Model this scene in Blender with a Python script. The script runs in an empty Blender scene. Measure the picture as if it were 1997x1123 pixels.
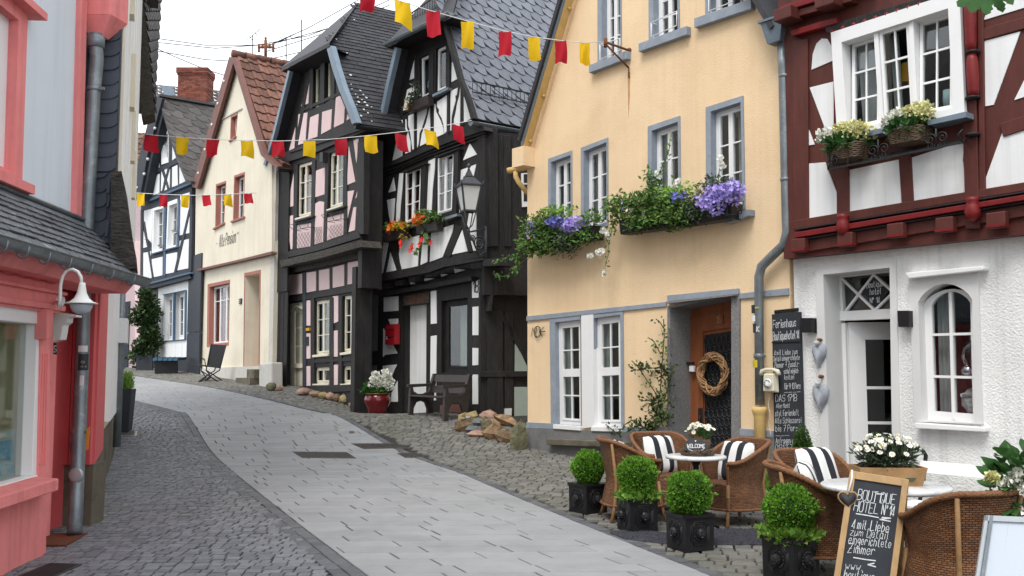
import bpy, math, random
from math import sin, cos, pi, radians, sqrt, atan2
from mathutils import Vector as V, Matrix
from mathutils.geometry import tessellate_polygon, delaunay_2d_cdt
random.seed(7)
sc = bpy.context.scene
# ---------------- camera, sky, sun, exposure
FP, CU, CV, PITCH, CH = 1850.0, 998.5, 561.5, math.atan(148/1850), 1.6   # survey of the photograph
cd = bpy.data.cameras.new('camera'); cam = bpy.data.objects.new('camera', cd); sc.collection.objects.link(cam)
cam.location = (0, 0, CH); cam.rotation_euler = (pi/2+PITCH, 0, 0)
cd.sensor_width = 36; cd.lens = 36*FP/1997; cd.clip_end = 800; cd.clip_start = .05
sc.camera = cam
wd = bpy.data.worlds.new('World'); sc.world = wd; wd.use_nodes = True
nt = wd.node_tree; nt.nodes.clear()
SUN_EL, SUN_ROT = radians(58), radians(205)
sky = nt.nodes.new('ShaderNodeTexSky'); sky.sky_type = 'NISHITA'; sky.sun_disc = False
sky.sun_elevation = SUN_EL; sky.sun_rotation = SUN_ROT; sky.air_density = 1; sky.dust_density = 2.5; sky.ozone_density = 1
hs = nt.nodes.new('ShaderNodeHueSaturation'); hs.inputs['Saturation'].default_value = .10   # cloud veil takes the blue out
cl = nt.nodes.new('ShaderNodeTexNoise'); cl.inputs['Scale'].default_value = 2.2; cl.inputs['Detail'].default_value = 5
cr = nt.nodes.new('ShaderNodeMapRange'); cr.inputs['From Min'].default_value = .3; cr.inputs['From Max'].default_value = .7
cr.inputs['To Min'].default_value = .86; cr.inputs['To Max'].default_value = 1.1
mxs = nt.nodes.new('ShaderNodeMix'); mxs.data_type = 'RGBA'; mxs.blend_type = 'MIX'; mxs.inputs[0].default_value = .82
mxs.inputs[7].default_value = (6.6, 6.9, 7.3, 1)
mlt = nt.nodes.new('ShaderNodeVectorMath'); mlt.operation = 'SCALE'
bg = nt.nodes.new('ShaderNodeBackground'); bg.inputs['Strength'].default_value = .15
wo = nt.nodes.new('ShaderNodeOutputWorld')
L = nt.links.new
L(sky.outputs[0], hs.inputs['Color']); L(hs.outputs[0], mxs.inputs[6]); L(cl.outputs[0], cr.inputs[0])
L(mxs.outputs[2], mlt.inputs[0]); L(cr.outputs[0], mlt.inputs['Scale']); L(mlt.outputs[0], bg.inputs['Color']); L(bg.outputs[0], wo.inputs[0])
sd = bpy.data.lights.new('sun', 'SUN'); sd.energy = 1.3; sd.angle = radians(22); sd.color = (1, .96, .9)
so = bpy.data.objects.new('sun', sd); sc.collection.objects.link(so); so.location = (0, -5, 30)
so.rotation_euler = (pi/2-SUN_EL, 0, pi-SUN_ROT)
sc.view_settings.view_transform = 'Standard'; sc.view_settings.look = 'None'
sc.view_settings.exposure = .8; sc.view_settings.gamma = 1; sc.view_settings.use_curve_mapping = False
sc.cycles.max_bounces = 6; sc.cycles.transparent_max_bounces = 12; sc.cycles.use_denoising = True
# ---------------- survey helpers
CP, SP = cos(PITCH), sin(PITCH)
C0 = V((0, 0, CH))
def ray(u, v):
    a, b = (u-CU)/FP, (CV-v)/FP
    return V((a, CP-b*SP, SP+b*CP))
def hit(u, v, p, n):
    r = ray(u, v); return C0+r*((p-C0).dot(n)/r.dot(n))
def at(u, Y): return V(((u-CU)/FP*Y*CP, Y, 0))
def proj(p):
    z = p.z-CH; d = p.y*CP+z*SP
    if d < .1: return (-9e3, -9e3, d)
    return (CU+FP*p.x/d, CV-FP*(z*CP-p.y*SP)/d, d)
GT = [(-40, 0), (8, 0), (10, .01), (12, .03), (14, .06), (16, .12), (17, .23), (18, .37), (19.5, .54), (21, .68), (24.5, .98), (28, 1.17), (31, 1.33), (35, 1.45), (45, 1.62), (300, 3)]
def _g(Y):
    for (a, p), (b, q) in zip(GT, GT[1:]):
        if Y <= b: return p+(q-p)*(Y-a)/(b-a)
    return 3
def gz(Y, X=None):   # street level; a dip in front of no. 18
    z = (_g(Y-.8)+_g(Y-.4)+_g(Y)+_g(Y+.4)+_g(Y+.8))/5
    return z if X is None else z-.36*math.exp(-((X+2.7)/1.5)**2-((Y-22.2)/1.5)**2)
def gp(u, v, dz=0):
    r = ray(u, v); lo, hi = 1, 120
    f = lambda t: CH+r.z*t-gz(r.y*t, r.x*t)-dz
    for i in range(50):
        m = (lo+hi)/2
        if f(m) > 0: lo = m
        else: hi = m
    return C0+r*lo
def on(x, y, dz=0): return V((x, y, gz(y, x)+dz))
def T(x0, y0, k, pts): return [(x0+x/k, y0+y/k) for x, y in pts]
class Fac:
    def __init__(s, a, b):
        s.a = a.copy(); s.a.z = 0; d = b-a; d.z = 0; s.w = d.length; s.d = d.normalized(); s.n = V((s.d.y, -s.d.x, 0))
    def W(s, x, z, o=0): return s.a+s.d*x+V((0, 0, z))+s.n*o
    def P(s, u, v, o=0): return hit(u, v, s.a+s.n*o, s.n)
    def sz(s, u, v, o=0):
        p = s.P(u, v, o); return ((p-s.a).dot(s.d), p.z)
# ---------------- objects
COL = sc.collection; LOC = {}
def tag(o, label=None, cat=None, group=None, kind=None):
    for k, x in (('label', label), ('category', cat), ('group', group), ('kind', kind)):
        if x: o[k] = x
    return o
def thing(name, label, cat, loc, group=None, rz=0, kind=None):
    o = bpy.data.objects.new(name, None); COL.objects.link(o); o.location = loc; o.rotation_euler = (0, 0, rz)
    o.empty_display_size = .1; LOC[o] = V(loc); return tag(o, label, cat, group, kind)
def copytree(o, loc, rz, label, group=None):
    def cp(x, par):
        c = x.copy(); COL.objects.link(c)
        if par: c.parent = par
        for ch in kids.get(x, []): cp(ch, c)
        return c
    r = cp(o, None); r.location = loc; r.rotation_euler = (0, 0, rz); r['label'] = label
    if group: r['group'] = group
    return r
kids = {}
class M:
    def __init__(s): s.v = []; s.f = []; s.sm = []; s.uv = []
    def add(s, vs, fs, sm=False, uv=None):
        b = len(s.v); s.v += [tuple(p) for p in vs]
        for f in fs: s.f.append(tuple(i+b for i in f)); s.sm.append(sm)
        s.uv += uv if uv else [(0, 0)]*len(vs)
        return s
    def join(s, o): return s.add(o.v, o.f, False, o.uv)
    def prism(s, pts, back):
        n = len(pts); q = [p+back for p in pts]
        fs = [tuple(range(n)), tuple(range(2*n-1, n-1, -1))]+[(i, n+i, n+(i+1) % n, (i+1) % n) for i in range(n)]
        return s.add(list(pts)+q, fs)
    def hexa(s, a, b):   # two quads
        return s.add(list(a)+list(b), [(0, 1, 2, 3), (7, 6, 5, 4), (0, 4, 5, 1), (1, 5, 6, 2), (2, 6, 7, 3), (3, 7, 4, 0)])
    def box(s, c, x, y, z):   # centre, half axes
        c = V(c); x, y, z = V(x), V(y), V(z)
        return s.hexa([c-x-y-z, c+x-y-z, c+x+y-z, c-x+y-z], [c-x-y+z, c+x-y+z, c+x+y+z, c-x+y+z])
    def abox(s, x0, y0, z0, x1, y1, z1):
        return s.box(((x0+x1)/2, (y0+y1)/2, (z0+z1)/2), ((x1-x0)/2, 0, 0), (0, (y1-y0)/2, 0), (0, 0, (z1-z0)/2))
    def bar(s, p, q, w, h, up=(0, 0, 1)):
        p, q = V(p), V(q); d = (q-p); up = V(up); sd_ = d.cross(up)
        if sd_.length < 1e-6: sd_ = d.cross(V((1, 0, 0)))
        sd_.normalize(); u2 = sd_.cross(d).normalized()
        return s.box((p+q)/2, d/2, sd_*(w/2), u2*(h/2))
    def tube(s, path, r, n=8, cap=True, sm=True):
        path = [V(p) for p in path]; m = len(path); rs = r if isinstance(r, (list, tuple)) else [r]*m
        vs = []; fs = []; prev = None
        for i, p in enumerate(path):
            t = (path[min(i+1, m-1)]-path[max(i-1, 0)]).normalized()
            if prev is None: a = t.cross(V((0, 0, 1)) if abs(t.z) < .9 else V((1, 0, 0))).normalized()
            else: a = (prev-t*prev.dot(t)).normalized()
            prev = a; b = t.cross(a)
            vs += [p+(a*cos(2*pi*k/n)+b*sin(2*pi*k/n))*rs[i] for k in range(n)]
        for i in range(m-1):
            fs += [(i*n+k, i*n+(k+1) % n, (i+1)*n+(k+1) % n, (i+1)*n+k) for k in range(n)]
        if cap: fs += [tuple(range(n-1, -1, -1)), tuple((m-1)*n+k for k in range(n))]
        return s.add(vs, fs, sm)
    def lathe(s, prof, c, n=20, sm=True, ax=None, sx=1, sy=1):
        c = V(c); vs = []; fs = []; m = len(prof)
        for r, z in prof: vs += [c+V((r*cos(2*pi*k/n)*sx, r*sin(2*pi*k/n)*sy, z)) for k in range(n)]
        if ax: vs = [c+ax@(p-c) for p in vs]
        for i in range(m-1): fs += [(i*n+k, i*n+(k+1) % n, (i+1)*n+(k+1) % n, (i+1)*n+k) for k in range(n)]
        fs += [tuple(range(n-1, -1, -1)), tuple((m-1)*n+k for k in range(n))]
        return s.add(vs, fs, sm)
    def grid(s, fn, nu, nv, sm=True, uvf=None):
        vs = [fn(i/nu, j/nv) for j in range(nv+1) for i in range(nu+1)]
        uv = [uvf(i/nu, j/nv) for j in range(nv+1) for i in range(nu+1)] if uvf else None
        w = nu+1
        return s.add(vs, [(j*w+i, j*w+i+1, (j+1)*w+i+1, (j+1)*w+i) for j in range(nv) for i in range(nu)], sm, uv)
    def rock(s, c, r, seed, rot=0, n=10, m=6, jag=.22):
        rg = random.Random(seed); c = V(c); vs = []
        ph = [rg.uniform(0, 6) for _ in range(6)]
        for j in range(m+1):
            t = pi*j/m
            for k in range(n):
                p = 2*pi*k/n; q = 1+jag*(sin(2*p+ph[0])*.5+sin(3*t+ph[1])*.5+sin(3*p+2*t+ph[2])*.4)+rg.uniform(-jag, jag)*.35
                x, y, z = sin(t)*cos(p)*q*r[0], sin(t)*sin(p)*q*r[1], cos(t)*q*r[2]
                vs.append(c+V((x*cos(rot)-y*sin(rot), x*sin(rot)+y*cos(rot), z)))
        return s.add(vs, [(j*n+k, j*n+(k+1) % n, (j+1)*n+(k+1) % n, (j+1)*n+k) for j in range(m) for k in range(n)])
    def leaf(s, p, d, up, L_, w):   # folded diamond leaf
        d = d.normalized(); sd_ = d.cross(up)
        if sd_.length < 1e-4: sd_ = d.cross(V((1, 0, .1)))
        sd_ = sd_.normalized()*w*.5; u2 = sd_.cross(d).normalized()*w*.18
        return s.add([p, p+d*L_*.45+sd_+u2, p+d*L_, p+d*L_*.45-sd_+u2], [(0, 1, 2), (0, 2, 3)])
    def flower(s, p, n, r, k=5):
        n = n.normalized(); a = n.cross(V((.3, .2, 1))).normalized(); b = n.cross(a); a0 = random.random()*6
        vs = [p-n*r*.25]; fs = []
        for i in range(k):
            t0 = a0+2*pi*i/k
            for e, q in ((-.42, .8), (0, 1), (.42, .8)):
                t = t0+e*2*pi/k; vs.append(p+(a*cos(t)+b*sin(t))*r*q+n*r*.12*random.random())
            fs.append((0, 3*i+1, 3*i+2, 3*i+3))
        return s.add(vs, fs)
    def make(s, name, mt, parent=None, loc=None, bevel=0):
        base = V(loc) if loc else LOC.get(parent, V((0, 0, 0)))
        me = bpy.data.meshes.new(name)
        me.from_pydata([(x-base.x, y-base.y, z-base.z) for x, y, z in s.v], [], s.f)
        me.polygons.foreach_set('use_smooth', s.sm)
        if any(a != (0, 0) for a in s.uv):
            ul = me.uv_layers.new(name='UVMap'); idx = [0]*len(me.loops); me.loops.foreach_get('vertex_index', idx)
            ul.data.foreach_set('uv', [c for i in idx for c in s.uv[i]])
        me.materials.append(MAT[mt] if isinstance(mt, str) else mt); me.update()
        o = bpy.data.objects.new(name, me); COL.objects.link(o); LOC[o] = base
        if parent is not None: o.parent = parent; kids.setdefault(parent, []).append(o)
        else: o.location = base
        if bevel:
            b = o.modifiers.new('bevel', 'BEVEL'); b.width = bevel; b.segments = 2; b.limit_method = 'ANGLE'; b.angle_limit = radians(40)
        return o
# ---------------- materials
MAT = {}
def mat(name, col, rough=.8, var=.12, vs=2.5, bump=0, bs=120, spec=.3, rnd=0, metal=0, col2=None, c2s=1.5, c2lo=.55, c2hi=.7, stretch=None, bdist=.01, hue=0, kind='noise', streak=0):
    m = bpy.data.materials.new(name); m.use_nodes = True; t = m.node_tree; N = t.nodes.new; K = t.links.new
    b = t.nodes['Principled BSDF']; b.inputs['Roughness'].default_value = rough; b.inputs['Specular IOR Level'].default_value = spec
    b.inputs['Metallic'].default_value = metal
    g = N('ShaderNodeNewGeometry'); mp = N('ShaderNodeMapping'); K(g.outputs['Position'], mp.inputs[0])
    if stretch: mp.inputs['Scale'].default_value = stretch
    n1 = N('ShaderNodeTexNoise'); n1.inputs['Scale'].default_value = vs; n1.inputs['Detail'].default_value = 6; n1.inputs['Roughness'].default_value = .65
    K(mp.outputs[0], n1.inputs['Vector'])
    r1 = N('ShaderNodeMapRange'); r1.inputs['From Min'].default_value = .25; r1.inputs['From Max'].default_value = .75
    r1.inputs['To Min'].default_value = 1-var; r1.inputs['To Max'].default_value = 1+var; K(n1.outputs[0], r1.inputs[0])
    base = N('ShaderNodeRGB'); base.outputs[0].default_value = (*col, 1); cur = base.outputs[0]
    if col2:
        n2 = N('ShaderNodeTexNoise'); n2.inputs['Scale'].default_value = c2s; n2.inputs['Detail'].default_value = 8; n2.inputs['Roughness'].default_value = .7
        K(mp.outputs[0], n2.inputs['Vector'])
        r2 = N('ShaderNodeMapRange'); r2.inputs['From Min'].default_value = c2lo; r2.inputs['From Max'].default_value = c2hi; K(n2.outputs[0], r2.inputs[0])
        mx = N('ShaderNodeMix'); mx.data_type = 'RGBA'; K(r2.outputs[0], mx.inputs[0]); K(cur, mx.inputs[6]); mx.inputs[7].default_value = (*col2, 1); cur = mx.outputs[2]
    val = r1.outputs[0]
    if rnd or hue:
        oi = N('ShaderNodeObjectInfo'); ad = N('ShaderNodeMath'); K(oi.outputs['Random'], ad.inputs[0]); K(g.outputs['Random Per Island'], ad.inputs[1])
        fr = N('ShaderNodeMath'); fr.operation = 'FRACT'; K(ad.outputs[0], fr.inputs[0])
        r3 = N('ShaderNodeMapRange'); r3.inputs['To Min'].default_value = 1-rnd; r3.inputs['To Max'].default_value = 1+rnd; K(fr.outputs[0], r3.inputs[0])
        ml = N('ShaderNodeMath'); ml.operation = 'MULTIPLY'; K(val, ml.inputs[0]); K(r3.outputs[0], ml.inputs[1]); val = ml.outputs[0]
        if hue:
            hv = N('ShaderNodeHueSaturation'); r4 = N('ShaderNodeMapRange'); r4.inputs['To Min'].default_value = .5-hue; r4.inputs['To Max'].default_value = .5+hue
            f2 = N('ShaderNodeMath'); f2.operation = 'MULTIPLY'; f2.inputs[1].default_value = 7.31; K(fr.outputs[0], f2.inputs[0])
            f3 = N('ShaderNodeMath'); f3.operation = 'FRACT'; K(f2.outputs[0], f3.inputs[0]); K(f3.outputs[0], r4.inputs[0]); K(r4.outputs[0], hv.inputs['Hue']); K(cur, hv.inputs['Color']); cur = hv.outputs[0]
    if streak:   # rain runs down the wall
        m2 = N('ShaderNodeMapping'); m2.inputs['Scale'].default_value = (9, 9, .35); K(g.outputs['Position'], m2.inputs[0])
        n4 = N('ShaderNodeTexNoise'); n4.inputs['Scale'].default_value = 1; n4.inputs['Detail'].default_value = 7; n4.inputs['Roughness'].default_value = .6; K(m2.outputs[0], n4.inputs['Vector'])
        r5 = N('ShaderNodeMapRange'); r5.inputs['From Min'].default_value = .48; r5.inputs['From Max'].default_value = .75; r5.inputs['To Min'].default_value = 1; r5.inputs['To Max'].default_value = 1-streak*2; K(n4.outputs[0], r5.inputs[0])
        m5 = N('ShaderNodeMath'); m5.operation = 'MULTIPLY'; K(val, m5.inputs[0]); K(r5.outputs[0], m5.inputs[1]); val = m5.outputs[0]
    sc_ = N('ShaderNodeVectorMath'); sc_.operation = 'SCALE'; K(cur, sc_.inputs[0]); K(val, sc_.inputs['Scale']); K(sc_.outputs[0], b.inputs['Base Color'])
    if bump:
        if kind == 'voronoi': n3 = N('ShaderNodeTexVoronoi'); n3.feature = 'SMOOTH_F1'
        else: n3 = N('ShaderNodeTexNoise'); n3.inputs['Detail'].default_value = 4
        n3.inputs['Scale'].default_value = bs; K(mp.outputs[0], n3.inputs['Vector'])
        bp = N('ShaderNodeBump'); bp.inputs['Strength'].default_value = bump; bp.inputs['Distance'].default_value = bdist
        K(n3.outputs[0], bp.inputs['Height']); K(bp.outputs[0], b.inputs['Normal'])
    MAT[name] = m; return m
def extra(name, fn):   # a mat() whose nodes get changed further
    m = MAT[name]; t = m.node_tree; fn(t, t.nodes['Principled BSDF'], t.nodes.new, t.links.new)
G3 = (1, 1, .12)
mat('yellow_plaster', (.84, .635, .405), .9, .06, .7, .55, 55, bdist=.012, col2=(.73, .51, .30), c2s=.55, c2lo=.45, c2hi=.85, streak=.03)
mat('white_plaster', (.79, .80, .80), .9, .05, 1.2, .15, 40, col2=(.64, .64, .62), c2s=1.1, c2lo=.55, c2hi=.95, streak=.08)
mat('rough_plaster', (.80, .80, .79), .9, .05, 1.5, .65, 42, bdist=.022, col2=(.70, .70, .68), c2s=.9, c2lo=.5, c2hi=.9, streak=.10)
mat('cream_plaster', (.72, .66, .53), .9, .08, 1, .35, 45, col2=(.60, .53, .39), c2s=.8, c2lo=.55, c2hi=.9, streak=.06)
mat('grey_plaster', (.52, .50, .46), .9, .12, 2, .3, 40, col2=(.36, .34, .3), c2s=1.2)
mat('shop_plaster', (.66, .71, .76), .9, .03, 1, .18, 60, streak=.05)
mat('pink_plaster', (.74, .56, .555), .9, .08, 2, .25, 40, col2=(.64, .47, .47), c2s=2)
mat('far_pink', (.52, .40, .42), .9, .1, 1, .2, 30)
mat('salmon', (.80, .25, .24), .75, .09, 3, .35, 45, bdist=.006, col2=(.70, .19, .185), c2s=1.8, c2lo=.5, c2hi=.8, streak=.10)
mat('salmon_dark', (.60, .095, .10), .55, .06, 2, .1, 60)
mat('black_timber', (.020, .018, .018), .62, .45, 7, .7, 26, stretch=(1.5, 1.5, .35), bdist=.02, col2=(.045, .042, .04), c2s=5, c2lo=.55, c2hi=.8)
mat('old_timber', (.06, .054, .046), .9, .5, 9, 1, 16, bdist=.03, stretch=(1, .35, 2.5), col2=(.02, .018, .016), c2s=7)
mat('blue_timber', (.036, .041, .05), .7, .25, 6, .4, 25, bdist=.01)
mat('red_timber', (.098, .027, .021), .5, .25, 5, .35, 30, stretch=(1.5, 1.5, .4), bdist=.008)
mat('bright_red', (.17, .012, .013), .45, .2, 6, .2, 40)
mat('white_paint', (.80, .80, .80), .45, .03, 3)
mat('cream_paint', (.74, .69, .55), .5, .05, 3)
mat('grey_paint', (.66, .655, .65), .5, .03, 3)
mat('blue_stone', (.275, .31, .36), .8, .15, 6, .35, 60, col2=(.10, .10, .11), c2s=9, c2lo=.64, c2hi=.7)
mat('blue_trim', (.06, .11, .18), .6, .12, 5)
mat('red_stone', (.36, .15, .115), .8, .12, 5, .2, 60)
mat('brown_board', (.17, .075, .06), .6, .15, 5)
mat('plinth', (.18, .18, .18), .9, .2, 3, .4, 40, col2=(.11, .11, .11), c2s=2)
mat('stone_plinth', (.13, .115, .085), .9, .35, 3, .6, 25, col2=(.05, .045, .035), c2s=2.5)
mat('jamb_stone', (.23, .225, .225), .9, .35, 40, .5, 110, bdist=.006, col2=(.12, .12, .12), c2s=90, c2lo=.5, c2hi=.6)
mat('door_wood', (.26, .085, .035), .45, .3, 5, .15, 20, stretch=(2, 2, .25))
mat('slate_light', (.155, .168, .198), .5, .2, 7, .2, 50, spec=.5, rnd=.12, col2=(.16, .15, .12), c2s=1.6, c2lo=.62, c2hi=.8)
mat('slate_dark', (.034, .033, .038), .6, .2, 7, .3, 40, rnd=.25, col2=(.075, .072, .07), c2s=5, c2lo=.62, c2hi=.75)
mat('slate_old', (.075, .068, .066), .75, .3, 6, .4, 40, rnd=.35, col2=(.26, .25, .22), c2s=3.5, c2lo=.64, c2hi=.7)
mat('slate_shop', (.11, .118, .13), .5, .3, 9, .3, 40, spec=.5, rnd=.2, col2=(.26, .28, .29), c2s=9, c2lo=.55, c2hi=.7)
mat('slate_wall', (.075, .085, .105), .5, .15, 6, .2, 40, rnd=.12)
mat('slate_brown', (.075, .065, .062), .7, .25, 6, .2, 40, rnd=.2)
mat('lichen', (.62, .64, .60), .9, .2, 30)
mat('red_tile', (.175, .082, .058), .8, .35, 9, .3, 50, rnd=.3, col2=(.07, .05, .045), c2s=3, c2lo=.52, c2hi=.7)
mat('old_tile', (.16, .085, .06), .8, .3, 9, .3, 50, rnd=.3)
mat('brick', (.18, .058, .038), .85, .3, 12, .3, 50, rnd=.35)
mat('mortar', (.30, .26, .22), .9, .2, 12)
mat('zinc', (.20, .225, .24), .42, .25, 6, metal=.55, col2=(.33, .35, .36), c2s=8, c2lo=.55, c2hi=.7)
mat('zinc_blue', (.15, .19, .235), .5, .12, 4, metal=.2, col2=(.22, .27, .32), c2s=6)
mat('lead_blue', (.19, .245, .30), .5, .12, 5, metal=.2)
mat('cream_pipe', (.62, .42, .16), .6, .12, 8, col2=(.2, .13, .06), c2s=12, c2lo=.66, c2hi=.72)
mat('iron', (.018, .018, .019), .5, .2, 10)
mat('rust', (.17, .07, .03), .9, .4, 20, .4, 60)
mat('rust_stain', (.55, .30, .15), .95, .2, 10)
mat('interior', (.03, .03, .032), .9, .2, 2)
mat('shop_room', (.78, .76, .58), .9, .1, 2)
mat('curtain', (.62, .64, .64), .95, .06, 8)
mat('curtain_green', (.50, .58, .52), .95, .06, 8)
mat('red_curtain', (.25, .02, .02), .95, .2, 8)
mat('paving', (.282, .287, .295), .75, .09, 3.2, .15, 300, bdist=.002, rnd=.05, col2=(.215, .218, .222), c2s=1.1, c2lo=.5, c2hi=.8)
mat('cobble_blue', (.152, .156, .170), .62, .25, 22, .35, 60, rnd=.22, col2=(.17, .165, .16), c2s=.6, c2lo=.5, c2hi=.75, bdist=.006)
mat('cobble_tan', (.158, .152, .138), .75, .25, 20, .4, 60, rnd=.24, col2=(.10, .105, .075), c2s=.7, c2lo=.5, c2hi=.75, bdist=.006)
mat('cobble_edge', (.105, .108, .117), .65, .2, 20, .35, 60, rnd=.18, bdist=.006)
mat('joint', (.035, .034, .032), .95, .4, 8, .5, 60)
mat('earth', (.06, .055, .045), .95, .4, 4, .6, 40)
mat('gravel', (.06, .06, .075), .8, .5, 130, 1, 130, bdist=.01, rnd=.3)
mat('rock_brown', (.25, .16, .09), .8, .45, 7, .8, 22, bdist=.02, rnd=.3, col2=(.10, .075, .05), c2s=5, c2lo=.45, c2hi=.65)
mat('rock_pink', (.36, .23, .18), .8, .35, 7, .6, 22, bdist=.02, col2=(.16, .08, .06), c2s=4)
mat('rock_green', (.15, .145, .085), .85, .4, 5, .8, 14, bdist=.03, col2=(.16, .095, .06), c2s=3)
mat('rock_grey', (.13, .14, .145), .7, .3, 7, .6, 22, bdist=.015)
mat('rock_yellow', (.33, .26, .13), .8, .35, 6, .6, 20, bdist=.02)
mat('leaf_box', (.135, .31, .03), .55, .25, 6, rnd=.45, hue=.02)
mat('leaf_box_dark', (.055, .13, .02), .6, .3, 6, rnd=.4, hue=.02)
mat('leaf_ivy', (.10, .19, .04), .55, .25, 6, rnd=.5, hue=.03)
mat('leaf_vine', (.035, .065, .02), .55, .3, 4, rnd=.5, hue=.03)
mat('leaf_big', (.045, .125, .03), .45, .25, 12, rnd=.3, hue=.01)
mat('leaf_grey', (.06, .085, .05), .6, .2, 6, rnd=.45, hue=.02)
mat('leaf_pale', (.20, .36, .06), .6, .2, 6, rnd=.4, hue=.02)
mat('leaf_yellow', (.36, .27, .03), .6, .2, 6, rnd=.4, hue=.04)
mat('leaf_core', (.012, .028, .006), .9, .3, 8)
mat('stem', (.06, .055, .025), .8, .2, 10)
mat('bark', (.07, .055, .04), .9, .3, 10, .6, 30)
mat('purple_flower', (.42, .34, .74), .6, .1, 8, rnd=.35, hue=.02)
mat('blue_flower', (.19, .19, .56), .6, .1, 8, rnd=.35, hue=.02)
mat('white_flower', (.78, .78, .70), .6, .05, 8, rnd=.12)
mat('cream_flower', (.72, .70, .36), .6, .1, 8, rnd=.25, hue=.02)
mat('orange_flower', (.70, .14, .02), .6, .1, 8, rnd=.3, hue=.03)
mat('red_flower', (.65, .03, .015), .6, .1, 8, rnd=.3)
mat('daisy_heart', (.55, .38, .02), .8)
mat('soil', (.03, .022, .015), .95, .3, 30)
mat('flag_red', (.47, .012, .028), .75, .06, 4, rnd=.08)
mat('flag_yellow', (.83, .53, .012), .75, .05, 4, rnd=.06)
mat('cord_white', (.7, .7, .7), .8)
mat('planter_black', (.014, .014, .016), .42, .25, 12, .1, 60)
mat('planter_grey', (.03, .034, .042), .55, .1, 6)
mat('glaze_red', (.13, .006, .008), .12, .4, 5, spec=.6)
mat('glaze_rim', (.16, .07, .02), .25, .3, 9)
mat('marble', (.66, .67, .67), .25, .1, 5, spec=.5, col2=(.42, .44, .46), c2s=5, c2lo=.55, c2hi=.62)
mat('chalkboard', (.030, .034, .042), .8, .25, 6)
mat('chalk', (.62, .64, .66), .95, .2, 60)
mat('pine', (.42, .27, .13), .65, .2, 6, .1, 40, stretch=(3, 3, .5), col2=(.30, .17, .08), c2s=4)
mat('cane', (.28, .16, .07), .6, .25, 30)
mat('twig', (.30, .17, .08), .7, .3, 25, rnd=.35)
mat('dark_twig', (.10, .07, .05), .8, .3, 25, rnd=.3)
mat('basket', (.13, .09, .06), .85, .5, 45, .9, 60, bdist=.012)
mat('bench_brown', (.042, .034, .031), .45, .3, 12, .2, 30)
mat('black_sling', (.035, .036, .04), .7, .1, 20)
mat('lamp_white', (.72, .72, .70), .35, .05, 4)
mat('opal_glass', (.40, .44, .50), .2, .1, 3, spec=.5)
mat('milk_glass', (.70, .72, .72), .2, .05, 3, spec=.5)
mat('lantern_iron', (.06, .064, .07), .45, .2, 10, metal=.3)
mat('mail_red', (.32, .008, .016), .3, .12, 6)
mat('heart_grey', (.30, .32, .36), .7, .2, 14)
mat('heart_black', (.035, .036, .04), .6, .3, 20)
mat('phone_cream', (.66, .62, .48), .4, .08, 8)
mat('mat_brown', (.14, .045, .022), .95, .4, 90, .8, 120)
mat('grate', (.05, .052, .055), .6, .3, 20, metal=.3)
mat('grate_brown', (.10, .085, .075), .75, .3, 20)
mat('alu', (.42, .45, .47), .4, .1, 6, metal=.5)
mat('poster_grey', (.56, .62, .70), .35, .04, 1.2)
mat('sticker_dark', (.03, .035, .04), .5, .1, 20)
mat('sticker_yellow', (.55, .45, .03), .5, .1, 20)
mat('sticker_white', (.7, .7, .7), .5, .1, 20)
mat('sticker_orange', (.62, .22, .02), .5, .15, 20)
mat('print_blue', (.08, .45, .72), .5, .3, 9, col2=(.62, .75, .78), c2s=7, c2lo=.45, c2hi=.62)
mat('paper', (.55, .72, .74), .6, .03, 4)
mat('lid_blue', (.05, .12, .19), .5, .2, 8)
mat('amber', (.60, .30, .02), .5, .1, 5)
mat('red_ink', (.20, .05, .03), .8)
mat('black_ink', (.02, .02, .02), .8)
mat('silver', (.6, .62, .65), .15, .05, 5, metal=1)
mat('crate', (.34, .20, .09), .7, .25, 8, .2, 40)
mat('grey_gate', (.035, .04, .052), .6, .12, 5)
mat('pebble', (.3, .24, .2), .8, .3, 20, .5, 30)
mat('road_base', (.035, .034, .032), .95, .3, 6, .4, 50)
def _glass(name, tint, mixv):
    m = bpy.data.materials.new(name); m.use_nodes = True; t = m.node_tree; t.nodes.clear(); N = t.nodes.new
    o = N('ShaderNodeOutputMaterial'); mx = N('ShaderNodeMixShader'); tr = N('ShaderNodeBsdfTransparent'); gl = N('ShaderNodeBsdfGlossy'); fr = N('ShaderNodeLayerWeight')
    tr.inputs[0].default_value = (*tint, 1); gl.inputs['Roughness'].default_value = .02; fr.inputs['Blend'].default_value = .5
    pw_ = N('ShaderNodeMath'); pw_.operation = 'POWER'; pw_.inputs[1].default_value = 5; t.links.new(fr.outputs['Facing'], pw_.inputs[0])
    ma = N('ShaderNodeMath'); ma.operation = 'MULTIPLY_ADD'; ma.inputs[1].default_value = .9; ma.inputs[2].default_value = mixv
    t.links.new(pw_.outputs[0], ma.inputs[0]); t.links.new(ma.outputs[0], mx.inputs[0]); t.links.new(tr.outputs[0], mx.inputs[1]); t.links.new(gl.outputs[0], mx.inputs[2]); t.links.new(mx.outputs[0], o.inputs[0])
    MAT[name] = m
_glass('glass', (.85, .88, .88), .075)
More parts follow.
